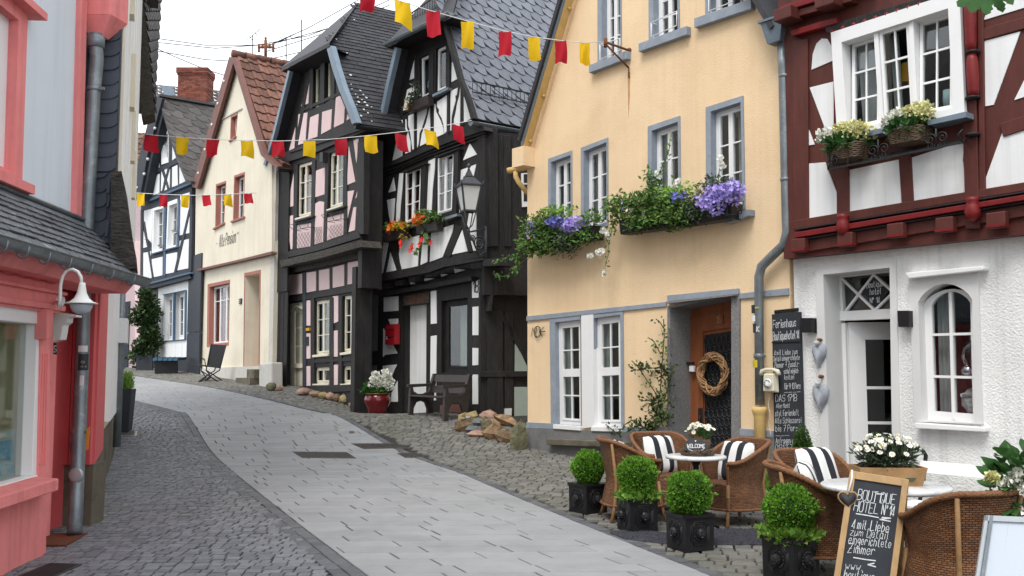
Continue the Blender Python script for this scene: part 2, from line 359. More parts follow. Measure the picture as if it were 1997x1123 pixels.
def _weave(t, b, N, K):
    uv = N('ShaderNodeUVMap'); br = N('ShaderNodeTexBrick'); br.inputs['Scale'].default_value = 1
    br.inputs['Brick Width'].default_value = .036; br.inputs['Row Height'].default_value = .0145; br.inputs['Mortar Size'].default_value = .0026; br.inputs['Mortar Smooth'].default_value = .6
    br.inputs['Color1'].default_value = (.265, .125, .058, 1); br.inputs['Color2'].default_value = (.15, .066, .031, 1); br.inputs['Mortar'].default_value = (.035, .014, .008, 1)
    K(uv.outputs[0], br.inputs['Vector'])
    g = N('ShaderNodeNewGeometry'); n = N('ShaderNodeTexNoise'); n.inputs['Scale'].default_value = 9; K(g.outputs['Position'], n.inputs['Vector'])
    r = N('ShaderNodeMapRange'); r.inputs['To Min'].default_value = .6; r.inputs['To Max'].default_value = 1.35; K(n.outputs[0], r.inputs[0])
    s = N('ShaderNodeVectorMath'); s.operation = 'SCALE'; K(br.outputs[0], s.inputs[0]); K(r.outputs[0], s.inputs['Scale']); K(s.outputs[0], b.inputs['Base Color'])
    bp = N('ShaderNodeBump'); bp.invert = True; bp.inputs['Strength'].default_value = 1; bp.inputs['Distance'].default_value = .006; K(br.outputs['Fac'], bp.inputs['Height']); K(bp.outputs[0], b.inputs['Normal'])
mat('wicker', (.25, .09, .03), .55); extra('wicker', _weave)
mat('wicker_rim', (.21, .095, .043), .6, .45, 60, 1, 90, bdist=.012)
def _stripe(t, b, N, K):
    uv = N('ShaderNodeUVMap'); sx = N('ShaderNodeSeparateXYZ'); K(uv.outputs[0], sx.inputs[0])
    a = N('ShaderNodeMath'); a.operation = 'MULTIPLY'; a.inputs[1].default_value = 2.6; K(sx.outputs[0], a.inputs[0])
    f = N('ShaderNodeMath'); f.operation = 'FRACT'; K(a.outputs[0], f.inputs[0])
    c = N('ShaderNodeMath'); c.operation = 'GREATER_THAN'; c.inputs[1].default_value = .55; K(f.outputs[0], c.inputs[0])
    mx = N('ShaderNodeMix'); mx.data_type = 'RGBA'; mx.inputs[6].default_value = (.72, .72, .70, 1); mx.inputs[7].default_value = (.022, .024, .032, 1); K(c.outputs[0], mx.inputs[0]); K(mx.outputs[2], b.inputs['Base Color'])
mat('stripe_cloth', (.7, .7, .7), .9, .05, 3, .25, 9, bdist=.02); extra('stripe_cloth', _stripe)

def _cloth(t, b, N, K):   # thin cloth lets some light through
    o = t.nodes['Material Output']; tr = N('ShaderNodeBsdfTranslucent'); mx = N('ShaderNodeMixShader'); mx.inputs[0].default_value = .3
    K(b.inputs['Base Color'].links[0].from_socket, tr.inputs[0]); K(b.outputs[0], mx.inputs[1]); K(tr.outputs[0], mx.inputs[2]); K(mx.outputs[0], o.inputs[0])
for _n in ('flag_red', 'flag_yellow', 'curtain', 'curtain_green', 'leaf_ivy', 'leaf_big', 'leaf_box', 'leaf_pale'): extra(_n, _cloth)
# ---------------- building helpers
def inside(x, y, P):
    c = False
    for i in range(len(P)):
        (x0, y0), (x1, y1) = P[i], P[i-1]
        if (y0 > y) != (y1 > y) and x < (x1-x0)*(y-y0)/(y1-y0)+x0: c = not c
    return c
def cut(outline, holes):   # triangles of an outline with holes
    P = []; E = []
    for l in [outline]+list(holes):
        b = len(P); P += [V((x, z)) for x, z in l]; E += [(b+i, b+(i+1) % len(l)) for i in range(len(l))]
    r = delaunay_2d_cdt(P, E, [], 0, 1e-5); fs = []
    for f in r[2]:
        x = sum(r[0][i].x for i in f)/len(f); y = sum(r[0][i].y for i in f)/len(f)
        if inside(x, y, outline) and not any(inside(x, y, h) for h in holes): fs.append(tuple(f))
    return [(p.x, p.y) for p in r[0]], fs
def wall(F, par, outline, holes, mt, o=0, th=.25, name='wall'):
    vs, fs = cut(outline, holes); m = M()
    m.add([F.W(x, z, o) for x, z in vs], fs)
    n = len(outline); a = [F.W(x, z, o) for x, z in outline]
    m.add(a+[p-F.n*th for p in a], [(i, (i+1) % n, n+(i+1) % n, n+i) for i in range(n)])
    return m.make(name, mt, par)
def pp(F, px, o1, o0, m): return m.prism([F.P(u, v, o1) for u, v in px], F.n*(o0-o1))
def poly(F, par, px, mt, o1, o0, name, bevel=0): m = M(); pp(F, px, o1, o0, m); return m.make(name, mt, par, bevel=bevel)
def panels(F, par, lst, mt, o, h=.014):
    for px in lst: poly(F, par, px, mt, o+h, o-.01, 'infill_panel')
def beam(F, par, pts, w, mt, o1, o0, name='timber_beam', bevel=.008, wv=0):   # polyline in survey px, width in px
    m = M(); up = []; dn = []
    for i, (u, v) in enumerate(pts):
        a, b = pts[max(i-1, 0)], pts[min(i+1, len(pts)-1)]
        dx, dy = b[0]-a[0], b[1]-a[1]; l = sqrt(dx*dx+dy*dy); nx, ny = -dy/l*w/2, dx/l*w/2
        up.append((u+nx, v+ny)); dn.append((u-nx, v-ny))
    for i in range(len(pts)-1):
        q = [up[i], up[i+1], dn[i+1], dn[i]]
        f = [F.P(u, v, o1) for u, v in q]; m.hexa(f, [p+F.n*(o0-o1) for p in f])
    return m.make(name, mt, par, bevel=bevel if len(pts) == 2 else 0)
def bil(q, a, b):
    t = (q[0][0]+(q[1][0]-q[0][0])*a, q[0][1]+(q[1][1]-q[0][1])*a); d = (q[3][0]+(q[2][0]-q[3][0])*a, q[3][1]+(q[2][1]-q[3][1])*a)
    return (t[0]+(d[0]-t[0])*b, t[1]+(d[1]-t[1])*b)
def qbar(m, F, q, a0, a1, b0, b1, o0, o1):
    c = [bil(q, a0, b0), bil(q, a1, b0), bil(q, a1, b1), bil(q, a0, b1)]
    m.hexa([F.W(x, z, o1) for x, z in c], [F.W(x, z, o0) for x, z in c])
def ring(F, m, inn, out, o1, o0):
    n = len(inn); I = [F.W(x, z, o1) for x, z in inn]; O = [F.W(x, z, o1) for x, z in out]; B = [F.W(x, z, o0) for x, z in inn]; O2 = [p-F.n*.06 for p in O]
    m.add(I+O+B+O2, [f for i in range(n) for f in ((i, (i+1) % n, n+(i+1) % n, n+i), (i, 2*n+i, 2*n+(i+1) % n, (i+1) % n), (n+i, n+(i+1) % n, 3*n+(i+1) % n, 3*n+i))])
def expand(q, l, t, r, b):   # quad in (x,z)
    return [(q[0][0]-l, q[0][1]+t), (q[1][0]+r, q[1][1]+t), (q[2][0]+r, q[2][1]-b), (q[3][0]-l, q[3][1]-b)]
def lines(par, F, q, o, mt, cover='two', name='curtain'):
    spans = {'two': ((0, .34), (.66, 1)), 'full': ((0, 1),), 'left': ((0, .45),), 'right': ((.55, 1),)}[cover]
    for a0, a1 in spans:
        m = M(); n = 22
        m.grid(lambda i, j: F.W(*bil(q, a0+(a1-a0)*i, j), o+.018*sin(i*34)+.008*sin(i*71+2)), n, 4)
        m.make(name, mt, par)
def window(F, par, px, o=0, mid=0, rec=.1, leaf=2, cols=1, rows=3, fm='white_paint', fw=.05, sur=None, rm='white_plaster', sill=None, cur='two', cm='curtain', name='window', tops=None, bar=.022, deep=.7, im='interior', sash=.036):
    Q = [F.sz(u, v, o) for u, v in px]
    w = ((Q[1][0]-Q[0][0])+(Q[2][0]-Q[3][0]))/2; h = ((Q[0][1]-Q[3][1])+(Q[1][1]-Q[2][1]))/2
    fa, fb = fw/w, fw/h; oo = o-rec; m = M()
    qbar(m, F, Q, 0, fa, 0, 1, oo-.06, oo); qbar(m, F, Q, 1-fa, 1, 0, 1, oo-.06, oo)
    qbar(m, F, Q, fa, 1-fa, 0, fb, oo-.06, oo); qbar(m, F, Q, fa, 1-fa, 1-fb, 1, oo-.06, oo)
    win = m.make(name, fm, par, bevel=.004)
    sa, sb = sash/w, sash/h; ba, bb = bar/w/2, bar/h/2; W0 = (1-2*fa)/leaf
    for k in range(leaf):
        a0, a1 = fa+W0*k+.002, fa+W0*(k+1)-.002; b0, b1 = fb, 1-fb; m = M(); s0, s1 = oo-.045, oo+.012
        qbar(m, F, Q, a0, a0+sa, b0, b1, s0, s1); qbar(m, F, Q, a1-sa, a1, b0, b1, s0, s1)
        qbar(m, F, Q, a0+sa, a1-sa, b0, b0+sb, s0, s1); qbar(m, F, Q, a0+sa, a1-sa, b1-sb, b1, s0, s1)
        A0, A1, B0, B1 = a0+sa, a1-sa, b0+sb, b1-sb
        ca = [A0+(A1-A0)*i/cols for i in range(cols+1)]
        cb = [B0+(B1-B0)*(tops[j] if tops else j/rows) for j in range(rows+1)]
        for x in ca[1:-1]: qbar(m, F, Q, x-ba, x+ba, B0, B1, s0+.012, s1-.008)
        for y in cb[1:-1]: qbar(m, F, Q, A0, A1, y-bb, y+bb, s0+.012, s1-.010)
        if mid: qbar(m, F, Q, A0, A1, .5-mid/h/2, .5+mid/h/2, s0+.002, s1+.004)
        m.make('sash', fm, win, bevel=.003)
        for i in range(cols):
            for j in range(rows):
                p = M(); qbar(p, F, Q, ca[i]+(ba if i else -.004), ca[i+1]-(ba if i < cols-1 else -.004), cb[j]+(bb if j else -.004), cb[j+1]-(bb if j < rows-1 else -.004), oo-.022, oo-.018)
                p.make('pane', 'glass', win)
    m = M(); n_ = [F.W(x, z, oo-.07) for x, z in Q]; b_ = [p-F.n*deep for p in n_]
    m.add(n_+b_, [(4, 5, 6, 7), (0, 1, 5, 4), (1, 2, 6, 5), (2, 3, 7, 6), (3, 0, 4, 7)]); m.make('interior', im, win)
    if cur: lines(win, F, Q, oo-.14, MAT[cm] if isinstance(cm, str) else cm, cur)
    m = M()
    if sur:
        sm_, wl, wt, wr, wb, pr = sur; ring(F, m, Q, expand(Q, wl, wt, wr, wb), o+pr, oo-.06); m.make('window_surround', sm_, par)
    else: ring(F, m, Q, Q, o, oo-.06); m.make('reveal', rm, win)
    if sill:
        sm_, ov, hh, out = sill; m = M()
        a, b = Q[3], Q[2]; c = [(a[0]-ov, a[1]), (b[0]+ov, b[1]), (b[0]+ov, b[1]-hh), (a[0]-ov, a[1]-hh)]
        m.hexa([F.W(x, z, o+out) for x, z in c], [F.W(x, z, o-rec+.0) for x, z in c]); m.make('sill', sm_, win, bevel=.006)
    return Q
def inframe(p, mg=60):
    u, v, d = proj(p); return -mg < u < 1997+mg and -mg < v < 1123+mg and d > .5
def pieces(par, items, mt, name, limit=300, stuff='pieces', inst=False):   # items: (centre, M)
    vis = sorted([it for it in items if inframe(it[0])], key=lambda it: (it[0]-C0).length)
    for c, m in vis[:limit]:
        m.make(name, mt if isinstance(mt, str) else mt(c), par)
    rest = M()
    for c, m in vis[limit:]: rest.join(m)
    if rest.v: tag(rest.make(stuff, mt if isinstance(mt, str) else mt(None), par), kind='stuff')
def tiles(par, prof, back, length, tw, eh, style, mt, name, limit=300, stuff=None, keep=None, seed=3, t0=0):
    rg = random.Random(seed); prof = [V(p) for p in prof]; back = V(back).normalized()
    seg = [(b-a).length for a, b in zip(prof, prof[1:])]; tot = sum(seg)
    def pt(l, t, h):
        l = max(0, min(l, tot)); i = 0
        while i < len(seg)-1 and l > seg[i]: l -= seg[i]; i += 1
        d = prof[i+1]-prof[i]; n = back.cross(d).normalized()
        if n.z < 0: n = -n
        return prof[i]+d*(l/seg[i])+back*t+n*h
    items = []; r = 0; l = 0
    while l < tot:
        off = (.5*tw if r % 2 else 0) if style in ('scale', 'rect') else 0
        if style == 'pan': off = rg.uniform(-.01, .01)
        t = t0-off
        while t < length:
            a, b = max(t, t0), min(t+tw, length)
            if b-a > .03:
                c = pt(l+eh/2, (a+b)/2, 0)
                if keep is None or keep(c):
                    j = rg.uniform(-.006, .006); h1 = .016+rg.uniform(0, .008); h0 = .003; top = min(l+eh*1.12, tot); m = M(); lo = l+j
                    if style == 'pan':
                        xs = [0, .18, .36, .55, .8, 1.0]; hs_ = [.035, .045, .03, .008, .002, .012]
                        P = [pt(lo, a+(b-a)*x, h1+.03+hh) for x, hh in zip(xs, hs_)]; Q = [pt(top, a+(b-a)*x, h0+.008+hh) for x, hh in zip(xs, hs_)]; R = [pt(lo, a+(b-a)*x, hh*.6) for x, hh in zip(xs, hs_)]
                        m.add(P+Q+R, [(i, i+1, 7+i, 6+i) for i in range(5)]+[(12+i, 13+i, i+1, i) for i in range(5)]+[(0, 6, 12), (5, 17, 11)])
                    else:
                        g = .004 if style == 'rect' else .002
                        if style == 'scale': s_ = [(1, .6), (1, .04), (.88, -.06), (.68, -.06), (.44, .06), (.22, .26), (.06, .5), (0, .72)]
                        elif style == 'round': s_ = [(1, .9), (1, .3), (.93, .1), (.82, 0), (.05, 0), (0, .05)]
                        else: s_ = [(1, .6), (1, 0), (0, 0)]
                        P = [pt(top, a+g, h0), pt(top, b-g, h0)]+[pt(lo+eh*y, a+g+(b-a-2*g)*x, h1+(h0-h1)*y*.9) for x, y in s_]
                        n = len(P); B = [pt(top, a+g, -.004), pt(top, b-g, -.004)]+[pt(lo+eh*y, a+g+(b-a-2*g)*x, h1-.014) for x, y in s_]
                        m.add(P+B, [tuple(range(n))]+[(i, (i+1) % n, n+(i+1) % n, n+i) for i in range(n)])
                    items.append((c, m))
            t += tw*(1+rg.uniform(-.03, .03))
        l += eh; r += 1
    pieces(par, items, mt, name, limit, stuff or name+'_rows')
    return pt, tot
def slope(par, prof, back, length, mt, th=.05, name='roof'):
    m = M(); back = V(back).normalized()*length
    for a, b in zip(prof, prof[1:]):
        n = back.cross(b-a).normalized()
        if n.z < 0: n = -n
        m.hexa([a, b, b+back, a+back], [a-n*th, b-n*th, b+back-n*th, a+back-n*th])
    return m.make(name, mt, par)
def barge(F, par, px, o, mt, wpx, d=.05, name='barge_board', th=None):
    return beam(F, par, px, wpx, mt, o+d, o-d, name)
def gutter(par, p, q, r, mt, name='gutter'):
    p, q = V(p), V(q); d = (q-p).normalized(); s = d.cross(V((0, 0, 1))).normalized(); m = M(); n = 8
    for off in (r, r-.008):
        m.grid(lambda i, j: p+(q-p)*i+s*(off*cos(pi*j))-V((0, 0, 1))*(off*sin(pi*j)), 6, n)
    m.tube([p+s*r, q+s*r], .009, 6); m.tube([p-s*r, q-s*r], .009, 6)
    for e in (p, q): m.add([e]+[e+s*(r*cos(pi*j/n))-V((0, 0, 1))*(r*sin(pi*j/n)) for j in range(n+1)], [(0, j+1, j+2) for j in range(n)])
    return m.make(name, mt, par)
def pipe(par, path, r, mt, name='downpipe', n=12): m = M(); m.tube(path, r, n); return m.make(name, mt, par)
def rv(rg): 
    while 1:
        p = V((rg.uniform(-1, 1), rg.uniform(-1, 1), rg.uniform(-1, 1)))
        if .05 < p.length < 1: return p
def leaves(m, c, r, n, L_, w, seed, shell=.75, up=.2, lump=.12, cut=None):
    rg = random.Random(seed); c = V(c); ph = [rg.uniform(0, 6) for _ in range(3)]
    for i in range(n):
        d = rv(rg).normalized(); k = rg.uniform(shell, 1)
        k *= 1+lump*(sin(d.x*5+ph[0])*sin(d.y*5+ph[1])+sin(d.z*6+ph[2])*.6)
        p = c+V((d.x*r[0]*k, d.y*r[1]*k, d.z*r[2]*k))
        if cut is not None and p.z < cut: continue
        g = (d+rv(rg)*.9+V((0, 0, up))).normalized(); s = rg.uniform(.7, 1.25)
        m.leaf(p, g, d+rv(rg)*.5, L_*s, w*s)
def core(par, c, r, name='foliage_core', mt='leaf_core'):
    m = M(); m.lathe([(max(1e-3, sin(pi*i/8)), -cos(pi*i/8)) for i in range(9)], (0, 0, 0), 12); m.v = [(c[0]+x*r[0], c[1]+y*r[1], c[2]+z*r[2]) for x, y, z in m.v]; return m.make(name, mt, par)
# ---------------- hand lettering: strokes on a 4 x 6 grid (descenders below 0)
GL = {}
for ln in '''A 00 26 40;12 32|B 00 06 36 45 44 33 03;33 42 41 30 00|C 45 36 16 05 01 10 30 41|D 00 06 26 44 42 20 00|E 40 00 06 46;03 33|F 00 06 46;03 33|G 45 36 16 05 01 10 30 41 43 23
H 00 06;40 46;03 43|I 20 26|J 36 31 20 10 01|K 00 06;46 03 40|L 06 00 40|M 00 06 23 46 40|N 00 06 40 46|O 16 05 01 10 30 41 45 36 16|P 00 06 36 45 44 33 03|Q 16 05 01 10 30 41 45 36 16;22 40
R 00 06 36 45 44 33 03;23 40|S 45 36 16 05 04 13 33 42 41 30 10 01|T 06 46;26 20|U 06 01 10 30 41 46|V 06 20 46|W 06 10 23 30 46|X 06 40;00 46|Y 06 23 46;23 20|Z 06 46 00 40;13 33
a 33 24 14 03 01 10 20 32;34 30 40|b 06 00;02 14 24 33 31 20 10 01|c 33 24 14 03 01 10 20 31|d 33 24 14 03 01 10 20 32;36 30|e 02 32 33 24 14 03 01 10 20 31|f 10 15 26 36;04 24
g 33 24 14 03 02 11 21 33;34 3- 2= 1= 0-|h 06 00;03 14 24 33 30|i 14 10;15 16|j 24 2- 1= 0-;25 26|k 06 00;34 02 30|l 16 11 20|m 00 04;03 14 23 20;23 34 43 40|n 00 04;03 14 24 33 30
o 14 03 01 10 20 31 33 24 14|p 04 0=;03 14 24 33 31 20 10 01|q 34 3=;33 24 14 03 01 10 20 31|r 00 04;02 14 24 33|s 33 24 14 03 12 22 31 20 10 01|t 16 11 20 30;04 24|u 04 01 10 20 32;34 30|v 04 20 34
w 04 10 22 30 44|x 04 30;00 34|y 04 20;34 20 1= 0=|z 04 34 00 30|ä 33 24 14 03 01 10 20 32;34 30;05 06;35 36|ö 14 03 01 10 20 31 33 24 14;05 06;35 36|ü 04 01 10 20 32;34 30;05 06;35 36
0 16 05 01 10 30 41 45 36 16|1 04 26 20|2 05 16 36 45 44 00 40|3 05 16 36 45 34 23 34 42 41 30 10 01|4 30 36 01 41|5 46 06 03 33 42 41 30 10 01|6 36 16 04 01 10 30 41 42 33 13 02|7 06 46 10;13 33
8 13 04 05 16 36 45 44 33 13 02 01 10 30 41 42 33|9 30 45 36 16 05 04 13 33 44|. 00 10|, 10 0-|- 03 23|+ 03 43;21 25|° 05 16 25 14 05|_ 00 40|/ 00 46|N 00 06 40 46|~ 02 13 22 33'''.replace('\n', '|').split('|'):
    k, _, d = ln.partition(' ')
    GL[k] = [[(int(a[0]), {'-': -1, '=': -2}.get(a[1], None) if a[1] in '-=' else int(a[1])) for a in s.split()] for s in d.split(';')]
def adv(ch): return 2.6 if ch in ' .,iIl1' else (5.6 if ch in 'mMWw' else (5.2 if ch.isupper() else 4.6))
def lettering(f, rows, mt, par, name='lettering', th=.12, seed=1, pen=None, jit=.25, slant=.08, depth=.003):
    """rows: (x, y, height, width or None, text); f(x, y) -> (point, normal)"""
    rg = random.Random(seed); m = M()
    for x, y, hh, wd_, tx in rows:
        tot = sum(adv(c) for c in tx); k = hh/6; kx = wd_/tot if wd_ else k; cx = x
        for ch in tx:
            for st in GL.get(ch, []):
                P = []
                for a, b in st: P.append((cx+(a+rg.uniform(-jit, jit)*.6+slant*b)*kx, y+(b+rg.uniform(-jit, jit))*k))
                for (ax, ay), (bx, by) in zip(P, P[1:]):
                    dx, dy = bx-ax, by-ay; l = sqrt(dx*dx+dy*dy) or 1e-6; t = th*k*6/2*rg.uniform(.75, 1.2)
                    if pen is not None: t *= .25+abs(sin(atan2(dy, dx)-pen))
                    ux, uy = dx/l, dy/l; e = t*.5
                    q = [(ax-ux*e-uy*t, ay-uy*e+ux*t), (bx+ux*e-uy*t, by+uy*e+ux*t), (bx+ux*e+uy*t, by+uy*e-ux*t), (ax-ux*e+uy*t, ay-uy*e-ux*t)]
                    m.add([f(*c)[0]+f(*c)[1]*depth for c in q], [(0, 1, 2, 3)])
            cx += adv(ch)*kx
    return m.make(name, mt, par)
def scroll(m, c, ax, ay, r, turns=1.4, w=.008, n=26, flip=1):
    m.tube([V(c)+V(ax)*(r*(1-i/n*.8)*cos(2*pi*turns*i/n)*flip)+V(ay)*(r*(1-i/n*.8)*sin(2*pi*turns*i/n)) for i in range(n+1)], w, 5)
# ---------------- ground, lane and pavements
def clip(poly, a, b):   # keep left of a->b
    out = []; f = lambda p: (b[0]-a[0])*(p[1]-a[1])-(b[1]-a[1])*(p[0]-a[0])
    for i, p in enumerate(poly):
        q = poly[(i+1) % len(poly)]; fp, fq = f(p), f(q)
        if fp >= 0: out.append(p)
        if fp*fq < 0: t = fp/(fp-fq); out.append((p[0]+(q[0]-p[0])*t, p[1]+(q[1]-p[1])*t))
    return out
def inpoly(x, y, P):
    c = False
    for i in range(len(P)):
        (x0, y0), (x1, y1) = P[i], P[i-1]
        if (y0 > y) != (y1 > y) and x < (x1-x0)*(y-y0)/(y1-y0)+x0: c = not c
    return c
m = M(); XS = [-70, -40, -20, -12]+[-10+.5*i for i in range(41)]+[12, 20, 40, 70]; YS = [-30, -10, 0]+[2+.5*i for i in range(90)]+[50, 60, 80, 120, 200]
W_ = len(XS); m.add([(x, y, gz(y, x)-.022) for y in YS for x in XS], [(j*W_+i, j*W_+i+1, (j+1)*W_+i+1, (j+1)*W_+i) for j in range(len(YS)-1) for i in range(W_-1)], True)
tag(m.make('ground', 'joint'), 'dark bedding ground between the paving stones of the street', None, None, 'structure')
g2 = lambda u, v: tuple(gp(u, v)[:2])
def ext(a, b, Y): t = (Y-a[1])/(b[1]-a[1]); return (a[0]+(b[0]-a[0])*t, Y)
LE = [g2(*p) for p in ((720, 1123), (605, 1021), (480, 910), (365, 806), (325, 797), (257, 779))]
RE = [g2(*p) for p in ((1390, 1123), (1100, 1006), (900, 923), (792, 874), (645, 806), (505, 774), (343, 745), (257, 732), (232, 728))]
L0, R0 = ext(LE[3], LE[0], 3.6), ext(RE[1], RE[0], 3.6)
lane = thing('lane', 'pale grey slab lane running up the middle of the street', None, (0, 0, 0), kind='structure')
jd = V((LE[3][0]-LE[0][0], LE[3][1]-LE[0][1])).normalized()
def slabs(poly, cd_, jd_, d, w, gx=.02, gy=.010):
    items = []; rg = random.Random(5); n = len(poly)
    o = poly[0]; cx = V(cd_).normalized(); k = 0
    det = cx.x*jd_.y-cx.y*jd_.x
    st = lambda p: (((p[0]-o[0])*jd_.y-(p[1]-o[1])*jd_.x)/det, (cx.x*(p[1]-o[1])-cx.y*(p[0]-o[0]))/det)
    S = [st(p) for p in poly]; t = min(q[1] for q in S)
    xy = lambda s, t: (o[0]+cx.x*s+jd_.x*t, o[1]+cx.y*s+jd_.y*t)
    s0, s1, t1 = min(q[0] for q in S), max(q[0] for q in S), max(q[1] for q in S)
    while t < t1:
        s = s0-((k*.37) % 1)*w-.02*rg.random()
        while s < s1:
            ww = w*rg.choice((.75, .9, 1, 1.15)); gx = rg.uniform(.010, .026)
            c = [xy(s+gx/2, t+gy/2), xy(s+ww-gx/2, t+gy/2), xy(s+ww-gx/2, t+d-gy/2), xy(s+gx/2, t+d-gy/2)]
            for i in range(n):
                if c: c = clip(c, poly[i], poly[(i+1) % n])
            if len(c) > 2:
                mm = M(); h = rg.uniform(-.0015, .0015); cc = V((sum(p[0] for p in c)/len(c), sum(p[1] for p in c)/len(c), 0)); cc.z = gz(cc.y)
                ar = abs(sum(c[i-1][0]*c[i][1]-c[i][0]*c[i-1][1] for i in range(len(c))))/2
                if ar > .004:
                    P = [V((x, y, gz(y, x)+h)) for x, y in c]; I = [p+(cc-p)*(.006/max(.05, (cc-p).length)) for p in P]; D = [p-V((0, 0, .004)) for p in P]
                    q = len(P); mm.add(I+D+[p-V((0, 0, .025)) for p in P], [tuple(range(q))]+[f for i in range(q) for f in ((q+i, q+(i+1) % q, (i+1) % q, i), (2*q+i, 2*q+(i+1) % q, q+(i+1) % q, q+i))])
                    items.append((cc, mm))
            s += ww
        t += d; k += 1
    return items
near = [L0, R0, RE[0], RE[1], RE[2], RE[3], RE[4], LE[3], LE[1]]
cvx = [L0, R0, RE[4], LE[3]]
it = slabs([L0, R0, RE[2], RE[4], LE[3]], (1, .03), jd, .285, .72)
far = [LE[3], RE[4], RE[5], RE[6], RE[8], LE[5]]
it += slabs(far, (1, .03), V((-.5, .87)), .3, .75)
pieces(lane, it, 'paving', 'paving_slab', 300, 'paving_slab_rows')
def cobbles(par, P, mt, cd_, jd_, d, w0, w1, seed, skip=None):
    rg = random.Random(seed); cx = V(cd_).normalized(); jd_ = V(jd_).normalized(); items = []
    xs = [p[0] for p in P]; ys = [p[1] for p in P]; y = min(ys)-1
    r = 0
    while y < max(ys)+1:
        x = min(xs)-2-rg.random()*.2; dd = d*rg.uniform(.9, 1.1)
        while x < max(xs)+2:
            w = rg.uniform(w0, w1); cxx = x+w/2; cy = y+cx.y/cx.x*(x-min(xs))+.035*sin(x*1.3+y*.8)+dd/2
            if inpoly(cxx, cy, P) and (skip is None or not skip(cxx, cy)):
                g = rg.uniform(.003, .008); h = rg.uniform(-.003, .004); a, b = w/2-g, dd/2-g; rot = rg.uniform(-.02, .02)+atan2(cx.y, cx.x)
                ca, sa = cos(rot), sin(rot); tl = (rg.uniform(-.02, .02), rg.uniform(-.02, .02)); mm = M()
                def q(u, v, hh): 
                    X, Y_ = cxx+u*ca-v*sa, cy+u*sa+v*ca; return (X, Y_, gz(Y_, X)+hh+h+u*tl[0]+v*tl[1])
                jt = [(rg.uniform(-.005, .005), rg.uniform(-.005, .005)) for _ in range(4)]
                cor = [(-a+jt[0][0], -b+jt[0][1]), (a+jt[1][0], -b+jt[1][1]), (a+jt[2][0], b+jt[2][1]), (-a+jt[3][0], b+jt[3][1])]
                mm.add([q(u*.84, v*.82, 0) for u, v in cor]+[q(u*.97, v*.96, -.004) for u, v in cor]+[q(u, v, -.026) for u, v in cor], [(0, 1, 2, 3)]+[f for i in range(4) for f in ((4+i, 4+(i+1) % 4, (i+1) % 4, i), (8+i, 8+(i+1) % 4, 4+(i+1) % 4, 4+i))])
                items.append((V((cxx, cy, gz(cy))), mm))
            x += w
        y += dd; r += 1
    return items
def edgerow(pl, off, w, ln, seed):
    rg = random.Random(seed); items = []
    for (a, b) in zip(pl, pl[1:]):
        a, b = V(a), V(b); d = (b-a); L_ = d.length; d.normalize(); n = V((-d.y, d.x)); t = 0
        while t < L_:
            l = ln*rg.uniform(.8, 1.2); l2 = min(l, L_-t); c = [(t+.006, off), (t+l2-.006, off), (t+l2-.006, off+w), (t+.006, off+w)]
            P = [a+d*x+n*y for x, y in c]; h = rg.uniform(-.003, .004); cc = (P[0]+P[2])/2; mm = M()
            mm.add([(cc.x+(p.x-cc.x)*.86, cc.y+(p.y-cc.y)*.86, gz(p.y, p.x)+h) for p in P]+[(p.x, p.y, gz(p.y, p.x)+h-.006) for p in P]+[(p.x, p.y, gz(p.y, p.x)-.026) for p in P], [(0, 1, 2, 3)]+[f for i in range(4) for f in ((4+i, 4+(i+1) % 4, (i+1) % 4, i), (8+i, 8+(i+1) % 4, 4+(i+1) % 4, 4+i))])
            items.append((V((cc.x, cc.y, gz(cc.y))), mm)); t += l
    return items
pl_ = thing('pavement', 'dark blue grey cobbled pavement on the left of the lane', None, (0, 0, 0), kind='structure')
PL = [(L0[0]-.24, L0[1])]+[(x-.25, y-.05) for x, y in LE]+[(-8.4, 18.6), (-7.5, 18.3), (-4.5, 9.4), (-4.3, 6), (-4.1, 3.6)]
it = cobbles(pl_, PL, 'cobble_blue', (1, .04), jd, .12, .085, .15, 4)
Lpl = [L0, LE[3], LE[5]]
it2 = edgerow(Lpl, .012, .11, .2, 6)+edgerow(Lpl, .13, .11, .2, 7)
pieces(pl_, it, 'cobble_blue', 'cobble', 260, 'cobble_rows'); pieces(pl_, it2, 'cobble_edge', 'edging_stone', 40, 'edging_stone_rows')
pr_ = thing('pavement', 'grey brown cobbled pavement along the house fronts on the right', None, (0, 0, 0), kind='structure')
PR = [(R0[0]+.14, R0[1])]+[(x+.14, y) for x, y in RE]+[(-14.5, 36), (-13, 35.5), (-9.4, 30), (-6, 25.6), (-2.9, 21.6), (.5, 18.3), (.6, 16.7), (3.9, 12.5), (7.8, 7.5), (7.8, 3.6)]
it = cobbles(pr_, PR, 'cobble_tan', (1, -.22), jd, .14, .12, .22, 8)
it2 = edgerow([R0, RE[2], RE[4], RE[5], RE[6], RE[8]], -.125, .11, .2, 9)
pieces(pr_, it, 'cobble_tan', 'cobble', 260, 'cobble_rows'); pieces(pr_, it2, 'cobble_edge', 'edging_stone', 40, 'edging_stone_rows')
